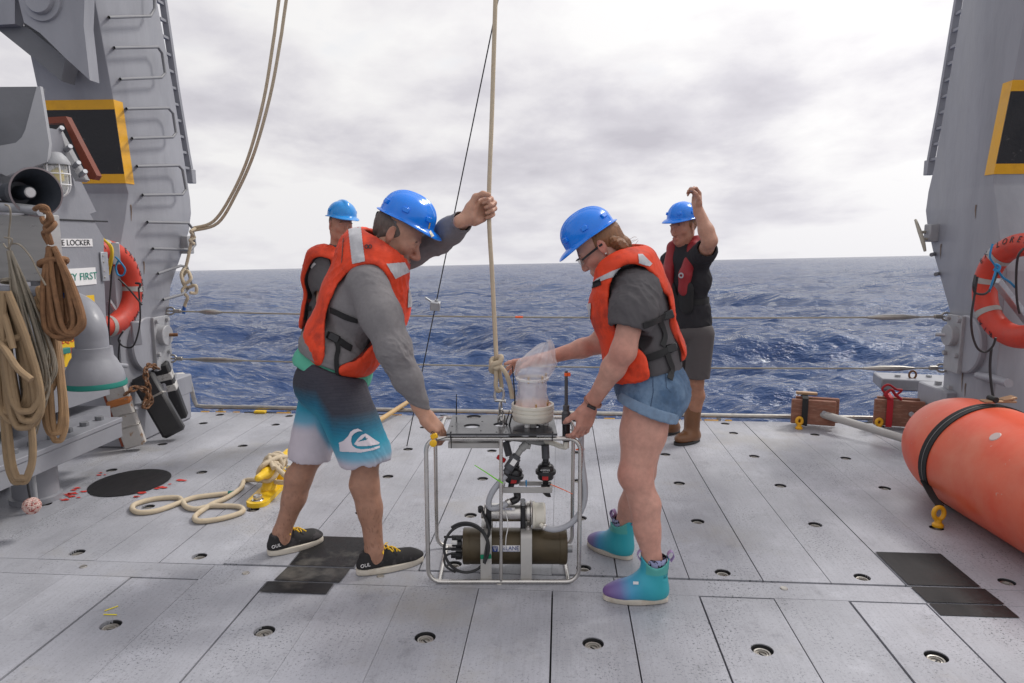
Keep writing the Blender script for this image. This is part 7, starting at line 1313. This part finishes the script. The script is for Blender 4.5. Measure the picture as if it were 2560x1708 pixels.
# ------------------------------------------------------------------ life rings
ring_or = M('life_ring_orange', (.54, .046, .022), .5, var=.14, vs=9., bump=.001, bs=40., col2=(.45, .05, .03), p2=.62, s2=12., w2=.2)
def life_ring(c, nrm, R, r, label, words, bands, black_rope):
    nrm = U(nrm); up = U(np.array([0, 0, 1.])-nrm*nrm[2]); rt_ = np.cross(up, nrm); par = thing('life_ring', c, label, 'life ring'); P_ = lambda a, rad, o=0: c+(rt_*math.cos(a)+up*math.sin(a))*rad+nrm*o
    q = MB(); q.tube([P_(a, R) for a in np.linspace(0, 2*math.pi, 64, endpoint=False)], r, 22, True); q.build('ring', ring_or, par)
    for a in bands: q = MB(); q.tube([P_(a+t_, R) for t_ in np.linspace(-.07, .07, 5)], r+.0025, 22, caps=False); q.build('band', M('grey_white_tape', (.36, .355, .335), .6, var=.15), par)
    for word, a0, da, sz in words:
        for i, chx in enumerate(word):
            if chx == ' ': continue
            a = a0-da*i; rad = R+r*.42; o = P_(a, rad, r*.93); rd = rt_*math.cos(a)+up*math.sin(a); tg = rt_*math.sin(a)-up*math.cos(a); n2 = U(nrm*.9+rd*.42); upv = U(rd-n2*(rd@n2)); text('letter', chx, sz, c+(rd)*R+n2*(r+.001), np.cross(upv, n2), upv, ink, par, .0008, .8)
    for pts in black_rope: q = MB(); q.tube(pts, .007, 8, sub=6); q.build('grab_line', rubber, par)
    return par, P_
cl_ = PY(243, 662, 4.80); nl2 = (1, -.08, 0); lr, Pq = life_ring(cl_, nl2, .268, .074, 'orange life ring lettered EXPLORER and NEW YORK, half behind the line locker', [('ATLANTIC EXPLORER', 2.72, .185, .062), ('NEW YORK', -1.05, -.155, .062)], [], [])
for a in (-.08, -1.62, 1.55): q = MB(); q.tube([Pq(a+t_, .268) for t_ in np.linspace(-.075, .075, 5)], .0765, 22, caps=False); q.build('band', M('grey_white_tape', (.36, .355, .335), .6, var=.15), lr)
Y_ = 4.66
for nm, pts, r_, mt in (('grab_line', [(272, 640, 0), (285, 652, .0), (300, 668, .02), (318, 690, .05), (326, 700, .05)], .006, rubber), ('grab_line', [(258, 600, 0), (254, 660, 0), (250, 720, 0), (252, 800, .1), (268, 830, .1)], .006, rubber), ('grab_line', [(318, 660, .1), (322, 720, .1), (318, 760, .1), (305, 795, .1), (283, 795, .1), (272, 780, .05), (283, 760, .0)], .006, rubber), ('grab_line', [(275, 780, .1), (272, 820, .12), (276, 850, .12)], .006, rubber), ('grab_line', [(312, 650, .0), (322, 652, -.02), (320, 660, .05)], .008, rubber), ('blue_cord', [(265, 590, -.02), (275, 600, -.03), (287, 618, -.02), (282, 632, -.02), (270, 630, -.03), (266, 612, -.03), (272, 598, -.03)], .006, blu), ('yellow_cord', [(236, 548, -.05), (250, 562, -.06), (256, 580, -.06), (250, 605, -.06), (244, 620, -.04)], .008, M('yellow_rope', (.75, .50, .02), .6)), ('yellow_cord', [(240, 552, -.05), (256, 566, -.06), (258, 590, -.07), (250, 630, -.04)], .007, None)):
    q = MB(); q.tube([PY(u, v, Y_+d) for u, v, d in pts], r_, 8, sub=6); q.build(nm, mt or MATS['yellow_rope'], lr)
q = MB(); q.box(PY(266, 582, 4.74), (.015, .05, .15), frame((.7, -.7, 0), (0, 0, 1)), bev=.004); q.build('hanger', galv, lr); q = MB(); q.box(PY(313, 765, 4.85), (.05, .06, .17), frame((.7, -.7, 0), (0, 0, 1)), bev=.006); q.build('hanger', leg_m, lr)
q = MB(); q.tube([PY(250, 690, 4.9), PY(280, 735, 4.95)], .018, 8); q.build('hanger', galv, lr)
cr_ = PY(2345, 668, 4.66); rr2, Pq = life_ring(cr_, (-.98, -.22, 0), .288, .073, 'orange life ring with grey tape bands hanging on the leg behind the orange float', [('RENEWED EXPLORER'[8:], 2.55, .17, .062), ('A/R', -2.35, -.17, .062)], [2.30, 2.95, -2.55, .6, -.9], [])
Y_ = 4.52
for nm, pts, r_, mt in (('grab_line', [(2243, 635, 0), (2236, 680, 0), (2229, 730, 0), (2232, 770, .02), (2244, 800, .05), (2262, 808, .05), (2278, 795, .02), (2285, 775, 0)], .007, rubber), ('grab_line', [(2238, 632, 0), (2234, 655, -.03), (2238, 672, 0), (2262, 674, -.02), (2280, 650, .02), (2290, 620, .05)], .007, rubber), ('grab_line', [(2350, 570, -.05), (2336, 590, -.05), (2332, 640, .02), (2334, 690, .05), (2340, 720, .05)], .007, rubber), ('grab_line', [(2275, 800, .05), (2272, 840, .1), (2275, 885, .12), (2282, 925, .14)], .008, rubber), ('blue_cord', [(2278, 560, -.05), (2272, 590, -.05), (2285, 615, -.02), (2278, 645, -.02), (2270, 670, .0)], .006, blu), ('blue_cord', [(2285, 612, 0), (2300, 635, .05), (2318, 648, .06), (2330, 660, .06)], .007, blu), ('blue_cord', [(2284, 606, -.01), (2294, 612, -.02), (2290, 622, -.02), (2280, 618, -.01)], .008, blu)):
    q = MB(); q.tube([PY(u, v, Y_+d) for u, v, d in pts], r_, 8, sub=6); q.build(nm, mt, rr2)
q = MB(); q.box(PY(2330, 700, 4.78), (.04, .05, .5), frame((.7, .3, .9), (0, 0, 1)), bev=.004); q.build('hanger', galv, rr2)
# ------------------------------------------------------------------ lines hanging at the left leg
hl = thing('hanging_line', PXp(442, 526, XL), 'pair of tan lines sweeping down from above to the rung of the leg', 'rope')
for P_ in ([(640, 0, 5.2), (628, 90, 5.25), (605, 230, 5.35), (570, 360, 5.5), (530, 450, 5.65), (490, 508, 5.75), (445, 523, 5.80)], [(657, 0, 5.2), (644, 90, 5.25), (620, 220, 5.35), (583, 352, 5.5), (542, 445, 5.65), (500, 512, 5.75), (446, 529, 5.80)]):
    pts = [PY(u, v, y) for u, v, y in P_]; pts = [pts[0]+(pts[0]-pts[1])*6]+pts; q = MB(); q.tube(pts, .0125, 8, sub=6); q.build('line', tan2, hl)
for i, P_ in enumerate(([(448, 525, 0), (438, 532, -.05), (446, 545, .03), (436, 552, -.04), (445, 560, .02)], [(442, 530, 0), (438, 560, 0), (432, 590, 0), (426, 615, 0)], [(426, 612, 0), (416, 630, -.05), (424, 650, -.05), (438, 640, -.03), (430, 622, .0), (418, 640, .05), (428, 660, .03), (448, 655, .0), (450, 672, 0), (436, 672, -.04)], [(428, 655, 0), (418, 668, -.03), (430, 682, -.03), (426, 695, 0), (423, 706, 0)])):
    q = MB(); q.tube([PY(u, v, 5.76+d) for u, v, d in P_], .0135, 8, sub=6); q.build(('lashing', 'fall', 'knot', 'tail')[i], tan2, hl)
q = MB(); q.cyl(PY(423, 703, 5.76), PY(421, 720, 5.76), .0145, seg=10); q.build('tape_end', MATS['blue_tape'], hl)
# ------------------------------------------------------------------ deck cleat and its line
c0, c1_ = PZ(592, 1158), PZ(676, 1075); d = U(c1_-c0); n_ = np.array([-d[1], d[0], 0]); mid = c0+d*.28; ck = thing('deck_cleat', mid, 'chipped yellow horn cleat bolted to the deck, rope turned round it', 'cleat'); poly = []
for s_, e_ in ((1, c0+d*.56), (-1, c0)):
    for k in range(9): a = math.radians(-90*s_+s_*0+180*k/8*1) if s_ > 0 else math.radians(90+180*k/8); poly.append(((e_-c0)@d+.062*math.cos(a), .062*math.sin(a)))
q = MB(); q.prism(poly, c0+np.array([0, 0, .001]), d, n_, (0, 0, 1), .026); q.build('base', yel_cleat, ck)
s = Sdf(.006); s.cap(c0+d*.18+EZ*.02, c0+d*.22+EZ*.10, .048, .035, .03); s.cap(c0+d*.38+EZ*.02, c0+d*.34+EZ*.10, .048, .035, .03); s.chain([c0+d*.02+EZ*.150, c0+d*.16+EZ*.135, c0+d*.40+EZ*.135, c0+d*.54+EZ*.150], [.020, .030, .030, .020], .03); s.plane(c0+EZ*.02, (0, 0, -1)); sdf_obj('horns', s, yel_cleat, ck, 1)
for x in (.0, .56): q = MB(); p_ = c0+d*x+EZ*.026; q.cyl(p_, p_+EZ*.006, .034, seg=18); q.cyl(p_+EZ*.006, p_+EZ*.032, .024, seg=6); q.build('bolt', steel, ck)
dr = thing('deck_rope', PZ(450, 1180), 'beige rope snaking over the deck from the yellow cleat', 'rope'); q = MB(); pth = crop(300, 800, 2.85, [(960, 1090), (910, 1140), (860, 1200), (760, 1268), (660, 1310), (570, 1368), (532, 1408), (565, 1434), (700, 1420), (840, 1382), (878, 1355), (840, 1330), (720, 1325), (640, 1327), (540, 1347), (470, 1330), (440, 1285), (400, 1266), (250, 1275), (115, 1310), (88, 1345), (135, 1372), (260, 1360), (400, 1312), (520, 1268), (680, 1246), (775, 1237)])
P_ = [c0+d*.22+EZ*.17-n_*.02, c0+d*.16+EZ*.165-n_*.06, c0+d*.10+EZ*.10-n_*.14]+[PZ(u, v, .0145) for u, v in pth[1:]]
for i in (7+2, 16+2, 23+2): pass
q.tube(P_, .0145, 10, sub=6); q.build('line', tan2, dr); q = MB(); e_ = P_[-1]; e2 = U(P_[-1]-P_[-2]); q.cyl(e_-e2*.005, e_+e2*.03, .0155, seg=10); q.build('tape_end', M('green_tape_end', (.0, .13, .10), .6), dr)
for j, (x, dx) in enumerate(((.20, .05), (.25, -.05), (.30, .06), (.34, -.04), (.27, .0))):
    q = MB(); q.tube([c0+d*(x+dx*math.sin(a))+EZ*(.135+.047*math.sin(a))+n_*(.05*math.cos(a))+EZ*.006*j for a in np.linspace(0, 6.283, 22, endpoint=False)], .0145, 10, True); q.build('turn', tan2, dr)
q = MB(); q.tube([c0+d*.14+EZ*.17-n_*.05, c0+d*.22+EZ*.195, c0+d*.33+EZ*.19+n_*.04, c0+d*.36+EZ*.13+n_*.06, c0+d*.28+EZ*.10+n_*.06, c0+d*.17+EZ*.12+n_*.055, c0+d*.14+EZ*.18+n_*.02, c0+d*.24+EZ*.20-n_*.03, c0+d*.36+EZ*.17-n_*.05], .0145, 10, sub=6); q.build('turn', tan2, dr)
# ------------------------------------------------------------------ big orange float with strap
fa = U((.05, -1, 0)); FR = .312; fo_ = np.array([2.292, 4.42, FR-.003]); fb = thing('marker_float', (fo_[0], fo_[1]-.9, 0), 'large orange plastic float strapped down on the deck by a black strap', 'float')
prof = []
for k in range(15): t_ = k/14*math.pi/2; prof.append((FR*max(1e-4, math.sin(t_))**.52,  .44*(1-math.cos(t_))))
prof += [(FR, .7), (FR, 1.2)]; prof += [(FR*math.cos(t_)**.75 if t_ < 1.57 else .0001, 1.2+.4*math.sin(t_)) for t_ in np.linspace(.15, math.pi/2, 10)]
q = MB(); q.lathe(prof, fo_, fa, 56); q.build('shell', M('float_orange', (.70, .085, .030), .42, var=.14, vs=2.6, bump=.004, bs=5., col2=(.70, .21, .12), p2=.56, s2=1.9, w2=.3, col3=(.60, .40, .32), p3=.685, s3=13.), fb, smooth=True)
hs_ = .46; fu = np.array([0, 0, 1.]); fl_ = np.cross(fa, fu); rs = float(np.interp(hs_, [p_[1] for p_ in prof[:17]], [p_[0] for p_ in prof[:17]]))+.004; eye = PZ(2152, 1208)
def band(dh): return [fo_+fa*(hs_+dh+.06*math.cos(a))+(fu*math.cos(a)+fl_*math.sin(a))*(float(np.interp(hs_+dh+.06*math.cos(a), [p_[1] for p_ in prof[:17]], [p_[0] for p_ in prof[:17]]))+.003) for a in np.linspace(0, 2*math.pi, 60)]
q = MB(); Bp = band(0); q.ribbon(Bp, np.tile(fa, (60, 1)), .072, .006); st_ = q.build('strap', strap_m, fb); q = MB(); q.ribbon([p_+U(p_-(fo_+fa*hs_))*.0035 for p_ in Bp], np.tile(fa, (60, 1)), .003, .002); q.build('strap_stitching', M('grey_thread', (.25, .24, .23), .8), st_)
tp = fo_+fa*(hs_+.05)+fu*(rs+.02); q = MB(); q.box(tp-fl_*.03, (.05, .17, .012), frame(fa, fu), bev=.003); q.box(tp-fl_*.08+fu*.014, (.052, .07, .014), frame(fa, fu+fl_*.25), bev=.003); rb_ = q.build('ratchet', M('bronze_zinc', (.42, .27, .16), .4, .6), fb); q = MB(); q.cyl(tp-fa*.032+fl_*.0+fu*.012, tp+fa*.032+fu*.012, .016, seg=14); q.build('spindle', strap_m, rb_); q = MB(); q.ribbon([tp-fl_*.06, tp-fl_*.3-fu*.03, tp-fl_*.6-fu*.25], fa, .05, .006); 
mk = fo_+fa*.52+(fu*.62-fl_*-.78)*(FR+.001); dn = U(fu*.55+fl_*(-1 if fl_[1] > 0 else 1)*.83); dn = U((-.62, -.25, .74)); dn = U(dn-fa*(dn@fa)); mk = fo_+fa*.86+dn*(FR-.004); q = MB(); q.lathe([(.0001, .006), (.026, .006), (.030, .002), (.034, 0)], mk, dn, 18); q.build('plug', M('pale_plug', (.50, .40, .37), .5), fb)
def eyebolt(p, h, label, u=(1, 0, 0)):
    u = U(u); par = thing('eye_bolt', p, label, 'eye bolt'); q = MB(); q.lathe([(.0001, 0), (.028, 0), (.028, .012), (.018, .022), (.017, .04)], p, (0, 0, 1), 18); q.build('shank', yellow, par); q = MB(); c = np.array(p)+np.array([0, 0, .04+h*.5]); q.tube([c+u*h*.42*math.cos(a)+np.array([0, 0, h*.52*math.sin(a)]) for a in np.linspace(0, 2*math.pi, 26, endpoint=False)], .0125, 10, True); q.build('eye', yellow, par); return par
eyebolt(eye, .064, 'yellow eye bolt in the deck holding the orange float strap', RT); q = MB(); lowp = min(Bp, key=lambda p_: np.linalg.norm(p_-(eye+EZ*.12))); q.ribbon([lowp, lerp(lowp, eye+EZ*.10, .6), eye+EZ*.115], RT, .04, .006); q.build('strap_tail', strap_m, fb)
# ------------------------------------------------------------------ timber blocks and pipe at the right
wood_r = M('red_wood', (.23, .095, .06), .7, var=.25, vs=8., bump=.002, bs=60., stretch=(1, 1, 4), col2=(.33, .18, .12), p2=.6, s2=14., w2=.2)
def blocks(cu, label, yaw, w, h, strapm, nm):
    c = PZ(*cu); par = thing(nm, c, label, 'timber block'); R = np.array(Matrix.Rotation(yaw, 3, 'Z')); o = np.array([c[0], c[1], 0])
    for dy in (-.06, .06): q = MB(); q.box(o+R @ np.array([dy*.3, dy, h/2+.035]), (w, .038, h), R, bev=.006); q.build('board', wood_r, par)
    q = MB(); p_ = o+R @ np.array([w*.18, -.085, h*.55+.03]); q.cyl(p_, p_+R @ np.array([0, -.012, 0]), .020, seg=12); q.build('washer', galv, par)
    q = MB(); P_ = [o+R @ np.array([-w*.25, s_, z]) for s_, z in ((-.09, .03), (-.095, h*.5), (-.085, h+.045), (0, h+.055), (.085, h+.045), (.09, .05))]; q.ribbon(P_, R @ np.array([1., 0, 0]), .045, .006, sub=3); q.build('strap', strapm, par); return par, R, o
pb, R, o = blocks((1868, 980), 'pair of red-brown timber blocks with a ratchet strap and pipe between them', -.25, .33, .20, strap_m, 'timber_chock'); q = MB(); q.box(o+R @ np.array([-.07, 0, .275]), (.16, .05, .022), R, bev=.004); q.build('ratchet', MATS['bronze_zinc'], pb); eyebolt(o+R @ np.array([-.12, -.10, -o[2]]), .05, 'small yellow eye bolt under the strap of the ratchet timber blocks')
pb2, R2, o2 = blocks((2062, 984), 'pair of red-brown timber blocks tied with a knotted red strap', -.25, .36, .21, M('red_webbing', (.40, .01, .02), .7), 'timber_chock'); q = MB(); c = o2+R2 @ np.array([-.10, -.05, .27]); q.tube([c, c+np.array([-.06, -.02, .06]), c+np.array([-.02, -.03, .10]), c+np.array([.05, -.02, .06]), c+np.array([.10, 0, .05]), c+np.array([.05, 0, .0])], .009, 8, sub=5); q.tube([c+np.array([.02, -.03, -.03]), c+np.array([-.04, -.04, .02]), c+np.array([.0, -.04, .06]), c+np.array([.04, -.03, .02]), c+np.array([.09, -.03, -.02])], .012, 8, sub=5); q.build('strap_knot', MATS['red_webbing'], pb2); eyebolt(o2+R2 @ np.array([-.16, -.10, 0]), .05, 'small yellow eye bolt under the red strap')
pi_ = thing('pipe', PZ(1960, 1010), 'pale grey pipe running from the timber blocks towards the orange float', 'pipe'); q = MB(); q.tube([PY(1885, 950, 5.72), PY(2085, 1010, 5.15), PY(2110, 1018, 5.08)], .030, 14); q.build('tube', M('grey_fibreglass', (.42, .41, .39), .5, var=.1), pi_); q = MB(); q.cyl(PY(2078, 1008, 5.17), PY(2092, 1012, 5.13), .033, seg=14); q.build('collar', black, pi_)
bs_ = thing('bitt_base', PZ(2190, 960), 'grey steel step with bolts at the foot of the leg behind the float', 'steel step'); q = MB(); poly = [(2108, 898), (2140, 888), (2262, 935), (2262, 975), (2150, 940), (2108, 915)]; q.box(PZ(2190, 975)+np.array([.0, .55, .24]), (.75, .34, .10), np.array(Matrix.Rotation(-.2, 3, 'Z')), bev=.01); q.build('step', leg_m, bs_); q = MB(); q.cyl(PZ(2190, 975)+np.array([-.32, .55, 0]), PZ(2190, 975)+np.array([-.32, .55, .2]), .02); q.build('leg', worn, bs_); q = MB(); p_ = PZ(2190, 975)+np.array([-.12, .5, .29]); link(p_+EZ*.03, (1, 0, 0), EZ, .03, .035, .009).build('ring', rust, bs_)
for x in (-.22, .05): q = MB(); p_ = PZ(2190, 975)+np.array([x, .56, .29]); q.cyl(p_, p_+EZ*.02, .024, seg=6); q.build('bolt', worn, bs_)
# small litter: yellow cable-tie ends on the deck
for u0, v0, u1, v1, lb_ in ((238, 1410, 268, 1411, 'thin yellow cable-tie clipping lying straight across a near grey plank'), (240, 1402, 271, 1391, 'thin yellow cable-tie clipping lying slantwise above the straight one')): q = MB(); q.tube([PZ(u0, v0, .004), PZ(u1, v1, .004)], .0022, 6); o_ = q.build('cable_tie_end', M('yellow_tie', (.75, .62, .02), .4), None); tag(o_, lb_, 'cable tie', 'cable-tie clippings on the deck')
